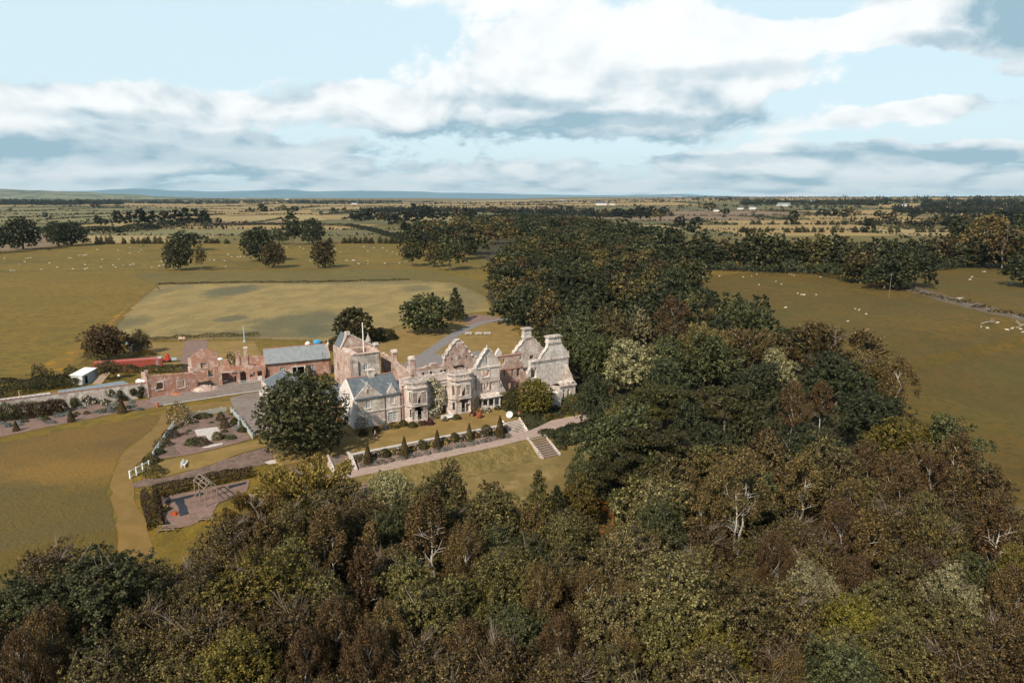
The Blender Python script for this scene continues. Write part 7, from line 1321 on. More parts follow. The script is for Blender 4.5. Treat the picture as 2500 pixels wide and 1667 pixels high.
for k, a in enumerate([(1965, 1105, 13, 120, 'birch with a leaning white fork right of the bright double birch'), (2215, 1135, 13, 130, 'birch with two thin white stems in the right foreground'), (2440, 1215, 13, 100, 'single tall white birch stem near the right edge'), (1053, 1195, 13.5, 110, 'white birch standing alone left of the picture centre'), (795, 1235, 12, 130, 'forked birch in the left foreground below the golden yew'), (880, 1330, 12, 110, 'thin birch right of the large yellow-green tree'), (1300, 1225, 10, 80, 'slight birch stem below the pointed olive conifer'), (2010, 930, 11, 70, 'small forked birch among the golden beeches'), (905, 1270, 10, 70, 'thin straight birch left of the picture centre'), (640, 1265, 10, 110, 'leaning birch fork above the large yellow-green tree'), (2130, 1235, 12, 100, 'slim birch between the two forked ones at the right'), (1010, 1235, 11, 80, 'brown-leaved birch near the white birch left of centre')]): birch(a[0], a[1], 0, a[2], a[3], a[4], k in (1, 4), 20+k, .85 if k in (0, 2, 3) else .6)
# the rest of the woods, tree by tree
def inside(x, y, poly):
    c = False
    for k in range(len(poly)):
        (x1, y1), (x2, y2) = poly[k-1], poly[k]
        if (y1 > y) != (y2 > y) and x < (x2-x1)*(y-y1)/(y2-y1)+x1: c = not c
    return c
def pix(P): dd = depth(P); return 1250+F*P.x/dd, 833.5-F*(P.y*SP+(P.z-H)*CP)/dd
MARK = [(1815, 1250, 'the bright double birch'), (1965, 1180, 'the leaning white birch fork'), (2215, 1210, 'the twin-stemmed right birch'), (2440, 1290, 'the single birch by the right edge'), (1053, 1290, 'the lone white birch left of centre'), (215, 1420, 'the wide dark sycamore'), (630, 1430, 'the large yellow-green tree'), (740, 1170, 'the golden yew'), (1660, 1450, 'the biggest olive tree'), (1540, 1340, 'the spreading olive tree'), (1500, 1610, 'the bottom olive tree'), (1985, 1420, 'the pale green leafy tree'), (2330, 1430, 'the pale corner tree'), (100, 1540, 'the reddish corner birch'), (1315, 1190, 'the pointed olive conifer'), (950, 1190, 'the pale small lawn-edge tree'), (1480, 1240, 'the orange clearing'), (900, 1500, 'the bottom middle of the wood'), (1200, 1450, 'the brown heart of the wood'), (2150, 1550, 'the bottom right birch thicket'), (560, 1600, 'the yellowish bottom tree'),
    (1535, 900, 'the pale blossomed tree'), (1440, 850, 'the end wall chimney tree'), (1492, 700, 'the high pale olive tree'), (1585, 650, 'the huge sycamore dome'), (1490, 790, 'the rounded mid-wood olive'), (1711, 780, 'the rounded tan tree'), (1800, 760, 'the dark double dome'), (1820, 850, 'the golden brown beech'), (2030, 860, 'the largest golden beech'), (1900, 900, 'the silvery narrow tree'), (1775, 1020, 'the white-boughed pine'), (1590, 1010, 'the olive pine group'), (1560, 1090, 'the broad dark pine'), (2200, 1060, 'the high yellow-green tree'), (2330, 1070, 'the dark curved-edge tree'), (1280, 720, 'the drive mouth'), (1300, 620, 'the left shoulder of the wood'), (2060, 1000, 'the small forked birch')]
USED = {}
def near_label(words, P, suffix=''):
    u, v = pix(P); mu, mv, nm = min(MARK, key=lambda q: (q[0]-u)**2+(q[1]-v)**2); dx, dy = u-mu, v-mv
    rel = ('right of' if dx > 0 else 'left of') if abs(dx) > 1.6*abs(dy) else ('above' if dy < 0 else 'below') if abs(dy) > 1.6*abs(dx) else ('up' if dy < 0 else 'down')+('-right of' if dx > 0 else '-left of')
    n = USED[(words, rel, nm)] = USED.get((words, rel, nm), 0)+1
    return f"{words} {rel} {nm}"+('' if n == 1 else ', '+('second', 'third', 'fourth', 'fifth', 'sixth', 'seventh', 'eighth', 'ninth', 'tenth', 'eleventh', 'twelfth')[min(n, 12)-2]+' nearest')
FW = {'brown': 'brown-leaved tree', 'rust': 'rust-coloured birch', 'olive': 'olive green tree', 'syc': 'dark green tree', 'yellow': 'yellow-green tree', 'deep': 'very dark tree', 'pine': 'open-branched pine', 'gold': 'golden brown tree', 'con': 'dark conifer'}
FAR_W = []
def fill(px, up, sp, kinds, hr, group, wr=1.15, seed=1, limit=400, keep=400):
    poly = [tuple(G(u, v, up)[:2]) for u, v in px]; r = random.Random(seed); xs = [p[0] for p in poly]; ys = [p[1] for p in poly]; miss = 0; out = []; NW = []
    while miss < 900 and len(out) < limit:
        x, y = r.uniform(min(xs), max(xs)), r.uniform(min(ys), max(ys))
        if not inside(x, y, poly): continue
        d = math.hypot(x, y); s_ = sp*(1 if d < 130 else 1+.55*min(1, (d-130)/250)); ok = True
        for (a, b, rr_) in PLACED:
            if (a-x)**2+(b-y)**2 < (max(s_*.80, rr_*.52+s_*.34))**2: ok = False; break
        if not ok: miss += 1; continue
        miss = 0; k_ = r.choices([k for k, _ in kinds], [q for _, q in kinds])[0]; h = r.uniform(*hr)*(1.0 if d < 130 else 1.12); P = Vector((x, y, hgt(x, y)-.1)); wn_ = s_*wr*r.uniform(.9, 1.3)*(.8 if k_ in ('rust', 'con') else 1.12)
        out.append((d, k_, P, h*(1.08 if k_ == 'rust' else 1), wn_)); PLACED.append((x, y, s_*.5))
    out.sort(key=lambda q: (depth(q[2])))
    marks = sorted(range(len(out[:keep])), key=lambda i: min((m_[0]-pix(out[i][2]+Vector((0, 0, out[i][3]*.7)))[0])**2+(m_[1]-pix(out[i][2]+Vector((0, 0, out[i][3]*.7)))[1])**2 for m_ in MARK))
    for i in marks:
        d, k_, P, h, wn_ = out[i]; np_ = len(PLACED); tree(k_, P, h, wn_, near_label(FW[k_], P+Vector((0, 0, h*.7))), group); del PLACED[np_:]
    for d, k_, P, h, wn_ in out[keep:]: FAR_W.append((P, h, wn_, k_))
    print('FILL', group, len(out))
W_FG = [(-60, 1440), (60, 1350), (330, 1345), (395, 1330), (500, 1290), (620, 1230), (700, 1165), (860, 1165), (900, 1200), (1000, 1175), (1040, 1165), (1180, 1175), (1300, 1165), (1400, 1185), (1420, 1320), (1530, 1310), (1540, 1170), (1700, 1095), (1900, 1050), (2100, 1045), (2300, 1110), (2420, 1180), (2560, 1290), (2700, 2000), (-300, 2000)]
fill(W_FG, 9, 5.4, [('brown', 4), ('rust', 3), ('olive', 2), ('syc', 1.0), ('yellow', .35)], (8.0, 11), 'trees of the foreground wood', 1.2, 5, 170)
W_B1 = [(1300, 815), (1255, 750), (1225, 700), (1225, 660), (1235, 610), (1330, 560), (1500, 575), (1640, 600), (1690, 665), (1680, 700), (1760, 745), (1880, 775), (1960, 830), (2090, 830), (2190, 930), (2280, 1020), (2400, 1130), (2100, 1120), (1600, 1160), (1540, 1140), (1500, 1070), (1475, 960), (1450, 870), (1400, 820), (1350, 820)]
fill(W_B1, 9, 7.4, [('syc', 4), ('deep', 4), ('olive', 2), ('brown', 1.6), ('rust', .8), ('pine', .6), ('yellow', .4), ('gold', .5)], (10, 14), 'trees of the wood behind and right of the mansion', 1.28, 8, 230, 110)
W_B2 = [(985, 560), (1150, 535), (1300, 528), (1480, 545), (1640, 570), (1660, 610), (1500, 590), (1330, 575), (1200, 600), (1130, 590), (1040, 580)]
fill(W_B2, 9, 12, [('deep', 4), ('syc', 3), ('brown', 2), ('gold', .8)], (13, 18), 'trees at the far end of the wood', 1.3, 9, 110, 0)
# the dark row along the far side of the right field
ORD = ['first', 'second', 'third', 'fourth', 'fifth', 'sixth', 'seventh', 'eighth', 'ninth', 'tenth', 'eleventh', 'twelfth', 'thirteenth', 'fourteenth', 'fifteenth', 'sixteenth', 'seventeenth', 'eighteenth', 'nineteenth', 'twentieth', 'twenty-first', 'twenty-second', 'twenty-third', 'twenty-fourth', 'twenty-fifth', 'twenty-sixth', 'twenty-seventh', 'twenty-eighth']
row = [(1640, 650, 575), (1680, 655, 600), (1715, 650, 580), (1745, 655, 605), (1785, 655, 590), (1830, 660, 572), (1870, 662, 572), (1905, 655, 605), (1940, 660, 595), (1980, 662, 585), (2015, 662, 580), (2050, 668, 590), (2085, 670, 602), (2125, 668, 590), (2165, 665, 605), (2200, 668, 588), (2235, 655, 590), (2290, 652, 572), (2330, 648, 606), (2370, 650, 612), (2400, 650, 600), (2440, 650, 596), (2480, 652, 590), (2520, 655, 600), (2100, 690, 615), (2160, 705, 632), (2190, 705, 622), (2230, 700, 620)]
RK = {k: i for i, k in enumerate(sorted(range(len(row)), key=lambda k: row[k][0]))}
for k, (u, vb, vt) in enumerate(row): tree_base(['deep', 'syc', 'deep', 'deep', 'olive'][k % 5] if k != 17 else 'brown', u, vb+2, vt-6, 78+(k*13) % 30, 'dark tree in the long row beyond the right sheep field' if k > 40 else ('tall' if vb-vt > 75 else 'low' if vb-vt < 60 else 'round')+' dark tree, '+ORD[RK[k]]+' from the left in the row beyond the right field', group='row of trees beyond the right sheep field')
for u, vb, vt, wp, k_, lb in ((2400, 650, 528, 120, 'rust', 'tall brown tree mass at the right end of the long row'), (2445, 660, 545, 110, 'brown', 'second brown tree at the right end of the long row'), (2350, 620, 535, 90, 'deep', 'dark tree above the right end of the long row'), (2500, 700, 622, 100, 'deep', 'dark tree cut by the right edge above the stream'), (2480, 640, 535, 90, 'deep', 'dark tall tree at the right edge')): tree_base(k_, u, vb, vt, wp, lb)
hedge('hedge', 'dark undergrowth beneath the long row of trees', PX((1640, 655), (1800, 662), (1990, 668), (2150, 700), (2220, 705)), 8, 6, 'leaf_deep', .9, .8, lump=.3); hedge('hedge', 'dark undergrowth beneath the right end of the long row', PX((2210, 668), (2350, 652), (2560, 655)), 8, 6.5, 'leaf_deep', .9, .8, lump=.3)
# left wood mass and its scrub
for k, (u, vb, vt, wp) in enumerate([(288, 556, 512, 34), (315, 556, 512, 36), (345, 555, 508, 42), (372, 554, 510, 36), (402, 553, 512, 30), (428, 552, 507, 38), (455, 552, 506, 40), (482, 552, 505, 44), (500, 552, 512, 36), (508, 553, 524, 24), (238, 553, 524, 26), (255, 554, 531, 24)]): tree_base('far', u, vb, vt, wp, ['first', 'second', 'third', 'fourth', 'fifth', 'sixth', 'seventh', 'eighth', 'ninth', 'tenth'][k]+' tree from the left in the dark clump on the left rise' if k < 10 else ('left' if k == 10 else 'right')+' of two small trees left of the dark clump', group='trees of the left clump')
hedge('scrub', 'dark scrub belt below the left clump of trees', PX((90, 575), (220, 572), (330, 565), (400, 556), (500, 550)), 22, 8, 'leaf_far', 1.5, .9, lump=.3)
# hawthorn rows
hb_ = [link_ for link_ in ()]
hp0 = proto('round', 'far', 0)
def row_bushes(pts, n, hp, wp, label, group, seed, m='leaf_hedge', skip=.12):
    r = random.Random(seed)
    for k in range(n):
        if r.random() < skip: continue
        q = (k+r.uniform(-.25, .25))/max(1, n-1)*(len(pts)-1); i = max(0, min(len(pts)-2, int(q))); u = pts[i][0]+(pts[i+1][0]-pts[i][0])*(q-i); v = pts[i][1]+(pts[i+1][1]-pts[i][1])*(q-i)
        P = G(u, v); d = depth(P); h = hp*r.uniform(.75, 1.2)*d/F; o = link('hawthorn', hp0[0]); o.material_slots[0].link = 'OBJECT'; o.material_slots[0].material = MATS[m]; o.location = P-Vector((0, 0, h*.35)); ww_ = wp*r.uniform(.8, 1.3)*d/F; o.scale = (ww_/9, ww_/9, h*1.35/9.6); o.rotation_euler = (0, 0, r.uniform(0, 6)); tag(o, label, 'hawthorn', group)
row_bushes([(235, 596), (390, 595)], 13, 17, 14, 'small rounded hawthorn in the row above the left pasture', 'hawthorns above the left pasture', 1); row_bushes([(500, 594), (600, 596)], 7, 12, 15, 'small rounded hawthorn in the row above the left pasture', 'hawthorns above the left pasture', 2)
row_bushes([(805, 594), (980, 595)], 15, 15, 14, 'small rounded hawthorn in the row right of the dark pasture trees', 'hawthorns above the right of the pasture', 3)
row_bushes([(1720, 548), (2130, 550)], 26, 10, 14, 'hawthorn in the far broken row of the right fields', 'hawthorns in the far row', 4, skip=.25); row_bushes([(1810, 568), (2080, 568), (2420, 567)], 34, 13, 15, 'hawthorn in the near broken row of the right fields', 'hawthorns in the near row', 5, skip=.2)
row_bushes([(1300, 540), (1480, 548), (1640, 560)], 18, 7, 11, 'hedge bush in the middle distance', 'bushes in the middle distance', 6)
hedge('hedge', 'low dark hedge curving down to the pasture clump', PX((850, 553), (900, 562), (960, 580), (1010, 592)), 7, 4, 'leaf_far', 1.0, lump=.2); hedge('hedge', 'straight dark hedge above the upper pasture', PX((500, 551), (700, 550), (850, 553)), 5, 3.5, 'leaf_far', 1.2, lump=.2)
# trees of the middle distance
mid = [(1200, 527, 506, 30), (1225, 530, 508, 28), (905, 545, 510, 34), (870, 540, 514, 30), (930, 548, 520, 30), (960, 552, 522, 36), (990, 548, 516, 40), (1020, 545, 512, 36), (845, 530, 508, 24), (815, 522, 508, 20), (640, 522, 500, 26), (612, 521, 508, 16), (690, 520, 502, 22), (720, 520, 504, 20), (193, 503, 488, 18), (232, 508, 498, 18), (600, 556, 540, 14), (535, 548, 532, 14), (1040, 540, 505, 40), (1075, 545, 508, 40), (1110, 540, 510, 36), (1145, 540, 508, 36), (1010, 528, 498, 26), (1040, 528, 500, 26), (1330, 520, 505, 24), (1365, 520, 503, 22), (1390, 522, 505, 20), (1440, 528, 508, 24), (1480, 530, 510, 26), (1510, 535, 508, 34), (1540, 540, 512, 36), (1575, 540, 505, 40), (1600, 545, 512, 30), (1560, 520, 503, 20), (1590, 522, 505, 22), (1620, 528, 505, 24), (1730, 520, 496, 34), (1770, 527, 510, 24), (1768, 532, 528, 10), (1936, 552, 512, 26), (1968, 533, 518, 16), (2008, 533, 510, 30), (2035, 534, 512, 26), (2060, 536, 512, 24), (2080, 538, 508, 30), (2145, 533, 515, 26), (2175, 540, 530, 20), (2230, 535, 515, 26), (2170, 545, 520, 30), (2285, 545, 525, 20), (2120, 568, 535, 28), (2320, 560, 530, 40), (2360, 556, 525, 40), (2400, 550, 520, 44), (2440, 548, 515, 50), (2480, 546, 516, 46), (2280, 552, 530, 30), (1700, 555, 530, 30), (1660, 560, 530, 36), (1690, 575, 540, 34), (2200, 556, 545, 26), (2230, 557, 548, 28), (2260, 560, 540, 30)]
MM = [(1838, 512, 'the distant white house'), (1468, 501, 'the long farm shed'), (1936, 535, 'the tall twin-tiered tree'), (1730, 505, 'the farm track tree'), (2400, 535, 'the tall brown tree mass'), (2120, 555, 'the hawthorn row gap'), (1550, 530, 'the centre right tree belt'), (1380, 510, 'the centre distance belt'), (1200, 515, 'the far end of the wood'), (1020, 530, 'the curving hedge'), (900, 525, 'the pasture hedge end'), (714, 550, 'the tall narrow pasture tree'), (640, 510, 'the straw field'), (540, 545, 'the ploughed strip'), (200, 495, 'the left horizon wood')]
MARK2 = MARK; MARK = MM
for k, (u, vb, vt, wp) in enumerate(mid): tree_base('far' if k % 4 else 'brown', u, vb+1, vt-3, wp*1.2, near_label(('tall' if vb-vt > 28 else 'small' if vb-vt < 17 else 'rounded')+(' dark' if k % 4 else ' brownish')+' tree', G(u, (vb+vt)/2) if (vb+vt)/2 > 500 else G(u, 500)), group='hedgerow trees of the middle distance')
MARK = MARK2
# far woods and hedge lines, each one mass
def mass(name, label, spots, m, kind='stuff', leaf=None):
    C0, N0 = crown_pts('round', 120, np.random.default_rng(4), 9); C = []; N = []; S = []; r = np.random.default_rng(len(spots))
    for (P, h, wd) in spots:
        C.append(C0*np.array([wd, wd, h])*r.uniform(.8, 1.2)+np.array(P)); N.append(N0); S.append(np.full(len(C0), max(1.2, .17*wd)))
    C = np.concatenate(C); o0 = C[0].copy(); o = link(name, leafmesh(name, C-o0, np.concatenate(N), np.concatenate(S), 1.3, m, .6)); o.location = o0; return tag(o, label, None, None, kind)
for key, mn in (('deep', 'leaf_deep'), ('syc', 'leaf_dark'), ('brown', 'leaf_brown'), ('gold', 'leaf_gold'), ('olive', 'leaf_olive')):
    grp = [(P, h, wn_, k_) for P, h, wn_, k_ in FAR_W if k_ == key or (key == 'syc' and k_ not in ('deep', 'brown', 'gold', 'olive'))]
    if not grp: continue
    C = []; N = []; S = []; rr_ = np.random.default_rng(len(grp))
    for k, (P, h, wn_, k_) in enumerate(grp):
        c, n_ = crown_pts('round', 1900, np.random.default_rng(k % 7), 22); a_ = rr_.uniform(0, 6.28); c = c @ np.array([[math.cos(a_), math.sin(a_), 0], [-math.sin(a_), math.cos(a_), 0], [0, 0, 1]]); C.append(c*np.array([wn_, wn_, h])*1.05+np.array(P)); N.append(n_); S.append(np.full(len(c), wn_*.06))
    C = np.concatenate(C); o0 = C[0].copy(); o = link('woodland', leafmesh('woodland', C-o0, np.concatenate(N), np.concatenate(S), 1.4, mn, .7)); o.location = o0; tag(o, {'deep': 'darkest', 'syc': 'dark green', 'brown': 'brownish', 'gold': 'golden', 'olive': 'olive'}[key]+' canopy of the dense wood behind the mansion', None, None, 'stuff')
r = random.Random(31)
def strip(pts, n, h, spread):
    out = []
    for k in range(n):
        q = r.random()*(len(pts)-1); i = min(len(pts)-2, int(q)); u = pts[i][0]+(pts[i+1][0]-pts[i][0])*(q-i); v = pts[i][1]+(pts[i+1][1]-pts[i][1])*(q-i)+r.uniform(-spread, spread); P = G(u, v); hh_ = h*r.uniform(.7, 1.25); out.append((P-Vector((0, 0, hh_*.25)), hh_, hh_*1.0))
    return out
mass('woodland', 'dark wood along the left horizon', strip([(-60, 496), (120, 497), (300, 496)], 520, 26, 4)+strip([(300, 494), (480, 496)], 170, 20, 3.0), 'leaf_far')
mass('woodland', 'dark wooded strip left of centre below the hills', strip([(480, 496), (700, 494), (800, 496), (980, 494)], 420, 22, 3.0), 'leaf_far')
mass('woodland', 'long dark tree belt across the centre distance', strip([(880, 516), (1060, 514), (1300, 520)], 360, 17, 4)+strip([(1280, 520), (1450, 527), (1640, 524)], 200, 17, 5)+strip([(860, 535), (1000, 528), (1150, 530)], 110, 13, 6), 'leaf_far')
mass('woodland', 'wooded rise on the right horizon', strip([(1810, 497), (1900, 496), (2060, 497), (2140, 500)], 330, 20, 4)+strip([(2050, 490), (2300, 490), (2600, 491)], 330, 22, 5)+strip([(1640, 505), (1900, 508), (2100, 505)], 70, 14, 5), 'leaf_far')
mass('woodland', 'dark wood filling the right distance', strip([(2180, 516), (2350, 518), (2600, 520)], 330, 17, 6)+strip([(2250, 503), (2600, 503)], 260, 18, 6)+strip([(2300, 540), (2600, 545)], 160, 15, 8)+strip([(2080, 545), (2330, 550)], 60, 11, 4), 'leaf_far')
mass('woodland', 'scattered trees on the right horizon', strip([(1640, 488), (1800, 489), (2050, 487)], 80, 20, 1.0)+strip([(1350, 494), (1640, 491)], 90, 14, 3.0)+strip([(1000, 497), (1350, 499)], 130, 15, 4), 'leaf_far')
C = []; S = []; r2 = np.random.default_rng(2)
for A, B, k in hlines:
    if r.random() < .12: continue
    Ln = (B-A).length; n = int(Ln/3.2); wq = 3.0+k*.5
    for e in range(n):
        q = (e+r.random())/n; P = A.lerp(B, q); z = hgt(P.x, P.y); C.append((P.x+r.uniform(-1.2, 1.2), P.y+r.uniform(-1.2, 1.2), z+r.uniform(.2, 2.6))); S.append(wq)
    for e in range(int(Ln/150)):
        if r.random() < .7:
            P = A.lerp(B, r.random()); z = hgt(P.x, P.y); h = r.uniform(6, 12)
            for j in range(34): C.append((P.x+r.gauss(0, .27)*h, P.y+r.gauss(0, .27)*h, z+h*.55+r.gauss(0, .2)*h)); S.append(h*.28)
C = np.array(C); o = link('hedgerows', leafmesh('hedgerows', C-C[0], np.tile([0, -.5, .8], (len(C), 1)), np.array(S), 1.5, 'leaf_far', .8)); o.location = C[0]; tag(o, 'dark hedgerows and scattered trees dividing the distant fields', None, None, 'stuff')
# distant farm buildings
for k, (u, v, wd, hh_, l_) in enumerate([(1468, 501, 26, 6, 'pale long farm shed on the centre right skyline'), (1495, 501, 12, 5, 'white gabled house beside the long farm shed'), (1370, 490, 12, 6, 'tiny white house on the horizon near the centre'), (1655, 487, 22, 6, 'pale farm building on the right skyline'), (1585, 485, 10, 6, 'small white house on the right skyline'), (1838, 512, 16, 6, 'white house among trees in the right distance'), (1808, 512, 14, 5, 'low pale roof left of the white house in the right distance'), (1915, 504, 30, 6, 'grey green farm roofs in the right distance'), (1985, 494, 24, 7, 'pale farm range below the wooded horizon'), (1750, 517, 14, 4, 'low reddish barn in the right distance'), (540, 482, 12, 8, 'tiny pale house below the left hills'), (700, 489, 10, 7, 'tiny white house below the blue hills'), (865, 499, 14, 5, 'pale shed at the centre left distance'), (2205, 504, 16, 6, 'light roofed barn in the dark right wood')]):
    P = G(u, v); d = depth(P); wd = wd*d/F; dd = wd*.4; rt = thing('farm_building', l_, 'building', P); fr_ = lambda a, b, z, P=P: Vector((P.x+a, P.y+b, P.z+z)); f = MB(); f.box(fr_, -wd/2, wd/2, 0, dd, -1, hh_); f.build('walls', 'white_worn' if k % 3 else 'render_pale', rt)
    f = MB(); f.hexa([fr_(-wd/2-.3, -.3, hh_), fr_(wd/2+.3, -.3, hh_), fr_(wd/2+.3, dd+.3, hh_), fr_(-wd/2-.3, dd+.3, hh_), fr_(-wd/2-.3, dd/2-.1, hh_+dd*.35), fr_(wd/2+.3, dd/2-.1, hh_+dd*.35), fr_(wd/2+.3, dd/2+.1, hh_+dd*.35), fr_(-wd/2-.3, dd/2+.1, hh_+dd*.35)]); f.build('roof', 'slate_pale' if k % 2 else 'slate', rt)
# poles, dead trees, stream debris
def pole(u, vb, vt, label, arms=True):
    P = G(u, vb); h = zat(P, vt)-P.z; rt = thing('utility_pole', label, 'pole', P, 'utility poles'); f = MB(); f.bar(P, P+Vector((0, 0, h)), .11, .08, 6); f.build('post', 'bark_grey', rt)
    if arms: f = MB(); f.bar(P+Vector((-.9, 0, h-.4)), P+Vector((.9, 0, h-.4)), .07, .07, 4); f.build('crossarm', 'bark_grey', rt)
pole(2170, 728, 668, 'wooden pole standing in the right sheep field'); pole(1827, 645, 612, 'pole with crossarm among the left of the long tree row'); pole(1946, 665, 632, 'bare pole before the middle of the long tree row', False); pole(1683, 725, 700, 'short bluish pole at the wood edge beside the sheep field'); pole(1501, 552, 538, 'thin pale pole in the middle distance')
def dead(P, h, label, seed, name='dead_tree', m='dead_wood', flat=1.0):
    q = random.Random(seed); f = MB()
    def br(A, d, l_, r_, n):
        B = A+d*l_; f.bar(A, B, r_, r_*.6, 4)
        if n: 
            for _ in range(3): dd = (d+Vector((q.uniform(-.9, .9), q.uniform(-.9, .9), q.uniform(-.3, .6)*flat))).normalized(); br(A.lerp(B, q.uniform(.5, 1)), dd, l_*.65, r_*.55, n-1)
    br(P, Vector((q.uniform(-.2, .2), 0, flat)).normalized() if flat > .5 else Vector((1, .2, .25)).normalized(), h*.45, h*.03, 4); tag(f.build(name, m), label, 'dead tree')
dead(G(2205, 660), 17, 'bare dead tree rising from the long tree row', 3); dead(G(2395, 790), 5, 'fallen grey branches beside the stream', 4, 'fallen_branches', flat=.3); dead(G(2480, 800), 5, 'broken pale branches near the right edge by the sheep', 5, 'fallen_branches', flat=.3); dead(G(2130, 690), 9, 'half bare grey tree leaning over the stream bend', 8)
f = MB(); P = G(2330, 732)
for k in range(9): f.bar(P+Vector((-4+k*.8, k*.1, .2)), P+Vector((-2+k*.9, k*.2+.5, .7)), .22, .15, 5)
tag(f.build('log_pile', 'dead_wood'), 'pale washed-up timber on the stream bank', 'logs')
for k in range(16): u = 2215+k*19; P = G(u, 703+(u-2205)*.245+random.uniform(-4, 5)); bush('bank_scrub', 'dark scrub tuft along the stream bank', 'scrub', P, 2.2, 1.4, 1.1, 'leaf_brown', 200, .4, 'scrub along the stream')
rockp = G(1165, 0x2a8); f = MB()
# ------------------------------------------------------------------ sheep and cattle
def animal_mesh(name, mat_, L_=1.15, hh_=.78, leg=.32, head=.16, body=.27):
    V = [(0, 0, hh_-.28), (.32*L_, 0, hh_-.26), (-.36*L_, 0, hh_-.27), (.50*L_, 0, hh_-.12), (.62*L_, 0, hh_-.10), (.74*L_, 0, hh_-.17)]; Ed = [(0, 1), (0, 2), (1, 3), (3, 4), (4, 5)]; rad = [body, body*.93, body*.95, head*.75, head*.8, head*.5]
    for sx_, s_ in ((1, .13), (1, -.13), (2, .13), (2, -.13)):
        i = len(V); x = V[sx_][0]; V += [(x, s_, leg), (x+(.02 if sx_ == 1 else -.03), s_, leg*.5), (x, s_, .02)]; Ed += [(sx_, i), (i, i+1), (i+1, i+2)]; rad += [.07, .045, .04]
    me = bpy.data.meshes.new(name); me.from_pydata(V, Ed, []); o = bpy.data.objects.new('tmp', me); COL.objects.link(o); o.modifiers.new('s', 'SKIN')
    for k, r_ in enumerate(rad): me.skin_vertices[0].data[k].radius = (r_, r_); me.skin_vertices[0].data[k].use_root = (k == 0)
    sb = o.modifiers.new('u', 'SUBSURF'); sb.levels = 1; sb.render_levels = 1; dg = bpy.context.evaluated_depsgraph_get(); em = bpy.data.meshes.new_from_object(o.evaluated_get(dg)); bpy.data.objects.remove(o); em.name = name; em.materials.clear(); em.materials.append(MATS[mat_]); return em
shm = animal_mesh('sheep', 'wool'); cwm = animal_mesh('cow', 'cow_hide', 2.0, 1.35, .62, .24, .38)
shl = [(z, 0) for z in ()]
SH = [(1715, 679), (1756, 676), (1814, 678), (1835, 675), (1848, 671), (1927, 671), (1933, 672), (1939, 674), (1894, 689), (1908, 696), (1853, 697), (2003, 678), (1947, 718), (1956, 721), (1962, 722), (1993, 722), (1917, 753), (2088, 756), (2097, 759), (2115, 769), (2070, 787), (2345, 650), (2399, 665), (2405, 665), (2372, 678), (2367, 684), (2443, 691), (2466, 692), (2470, 694), (2434, 790), (2395, 800), (2411, 804), (2459, 808), (2470, 804), (2492, 806), (2496, 813), (2432, 650)]
r = random.Random(77)
def put(me, name, u, v, label, group, cat, sc=1.0):
    P = G(u, v); o = link(name, me); o.location = P; o.rotation_euler = (0, 0, r.choice([0, math.pi])+r.gauss(0, .5)); s_ = sc*r.uniform(.95, 1.2); o.scale = (s_*1.05, s_, s_); tag(o, label, cat, group)
for u, v in SH: put(shm, 'sheep', u, v, 'white sheep grazing in the right fields', 'sheep in the right fields', 'sheep', .85)
zz = lambda x, y: (x/2.613, 440+y/2.613)
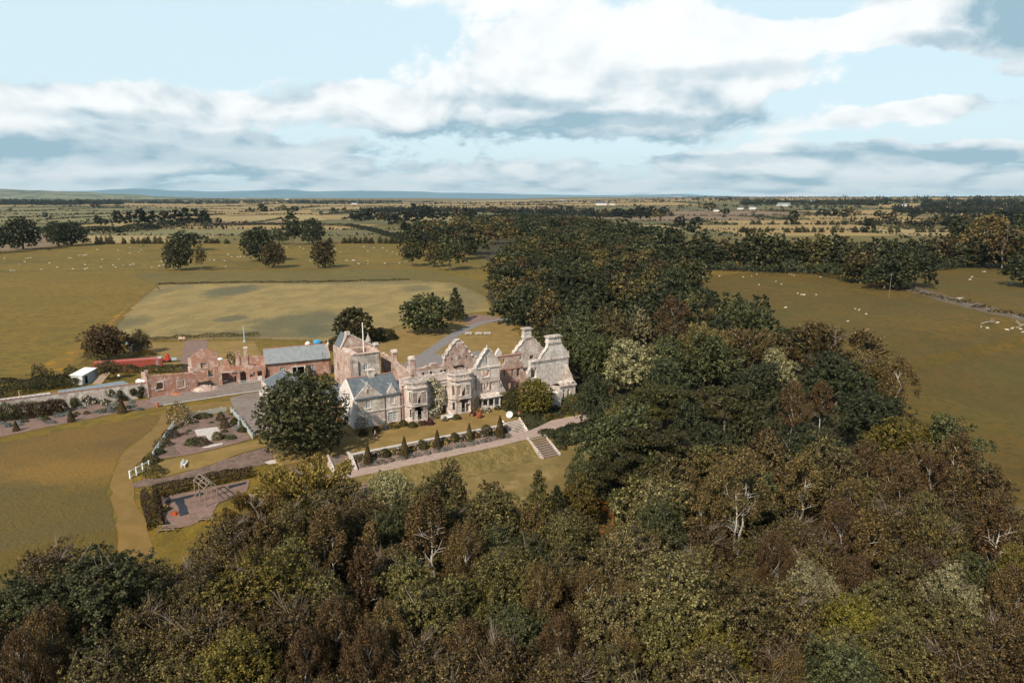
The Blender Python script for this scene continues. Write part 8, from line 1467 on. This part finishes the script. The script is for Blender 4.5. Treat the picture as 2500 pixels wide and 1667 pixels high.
SL = [(28, 503), (165, 503), (180, 500), (198, 499), (127, 541), (160, 525), (316, 532), (265, 572), (75, 582), (95, 582), (368, 559), (468, 571), (545, 572), (560, 566), (503, 483), (518, 482), (533, 484), (548, 481), (440, 500), (455, 501), (655, 510), (757, 508), (830, 468), (751, 450), (722, 545), (741, 560), (787, 548), (830, 546), (647, 558), (850, 541), (902, 447), (620, 446), (830, 435), (1030, 520), (1062, 514), (1070, 512), (1046, 547), (1015, 551), (970, 560), (1050, 495), (1366, 514), (1338, 512), (1455, 478), (1480, 493), (1520, 493), (1534, 491), (1560, 492), (1435, 518), (1442, 556), (1834, 551), (1830, 430), (1810, 433), (1915, 430), (1938, 440), (1980, 520), (2203, 516), (2216, 517), (2252, 515), (2290, 538), (2172, 460), (2320, 428), (2140, 445), (2222, 444), (2150, 547), (930, 378), (885, 464), (545, 543), (905, 350), (930, 365), (740, 345), (1170, 340), (1437, 370), (1320, 350), (1210, 365), (1525, 315), (1350, 335), (1080, 310), (960, 330), (2225, 350), (2255, 345), (612, 355), (625, 352), (830, 352)]
for x, y in SL: put(shm, 'sheep', *zz(x, y), 'white sheep grazing in the left pastures', 'sheep in the left pastures', 'sheep', .9)
z8 = lambda x, y: (850+x/2.767, 440+y/2.767)
for x, y in [(105, 452), (132, 482), (178, 460), (236, 462), (262, 480), (300, 488), (330, 505), (72, 567), (133, 570), (134, 549), (35, 546), (250, 566), (345, 564), (815, 546), (45, 546), (100, 380), (120, 384), (160, 378)]: put(shm, 'sheep', *z8(x, y), 'white sheep grazing near the pasture clump', 'sheep near the pasture clump', 'sheep', .9)
for k in range(44): put(shm, 'sheep', r.uniform(1760, 2260), r.choice([555, 557, 559, 561, 563])+r.uniform(-1, 1), 'distant white sheep between the two hawthorn rows', 'sheep between the hawthorn rows', 'sheep', 1.0)
put(cwm, 'cow', *zz(316, 450), 'black cow alone near the left edge of the pasture', None, 'cow', 1.3); put(cwm, 'cow', *zz(1500, 386), 'black cow lying by the hawthorn row, left one of two', None, 'cow', 1.2); put(cwm, 'cow', *zz(1553, 382), 'black cow by the hawthorn row, right one of two', None, 'cow', 1.2); put(cwm, 'cow', *zz(918, 424), 'reddish cow near the hawthorn row', None, 'cow', .9); put(cwm, 'cow', *z8(302, 328), 'black cow in the field right of the curving hedge', None, 'cow', 1.2)
# ------------------------------------------------------------------ haze
if 1:
    mb = MB(); mb.box(lambda a, b, z: Vector((a, b, z)), -26500, 26500, -3000, 29500, -60, 620)
    hz = mb.build('haze', 'water'); hz.data.materials.clear(); hm = bpy.data.materials.new('haze'); hm.use_nodes = True; hm.node_tree.nodes.clear(); t = NT(hm.node_tree)
    pv = t.node('ShaderNodeVolumePrincipled', {'Color': (.50, .72, .86, 1), 'Density': HAZE, 'Anisotropy': .0}); t.l.new(pv.outputs[0], t.node('ShaderNodeOutputMaterial').inputs['Volume']); hz.data.materials.append(hm); tag(hz, 'thin blue haze over the whole countryside', None, None, 'stuff')
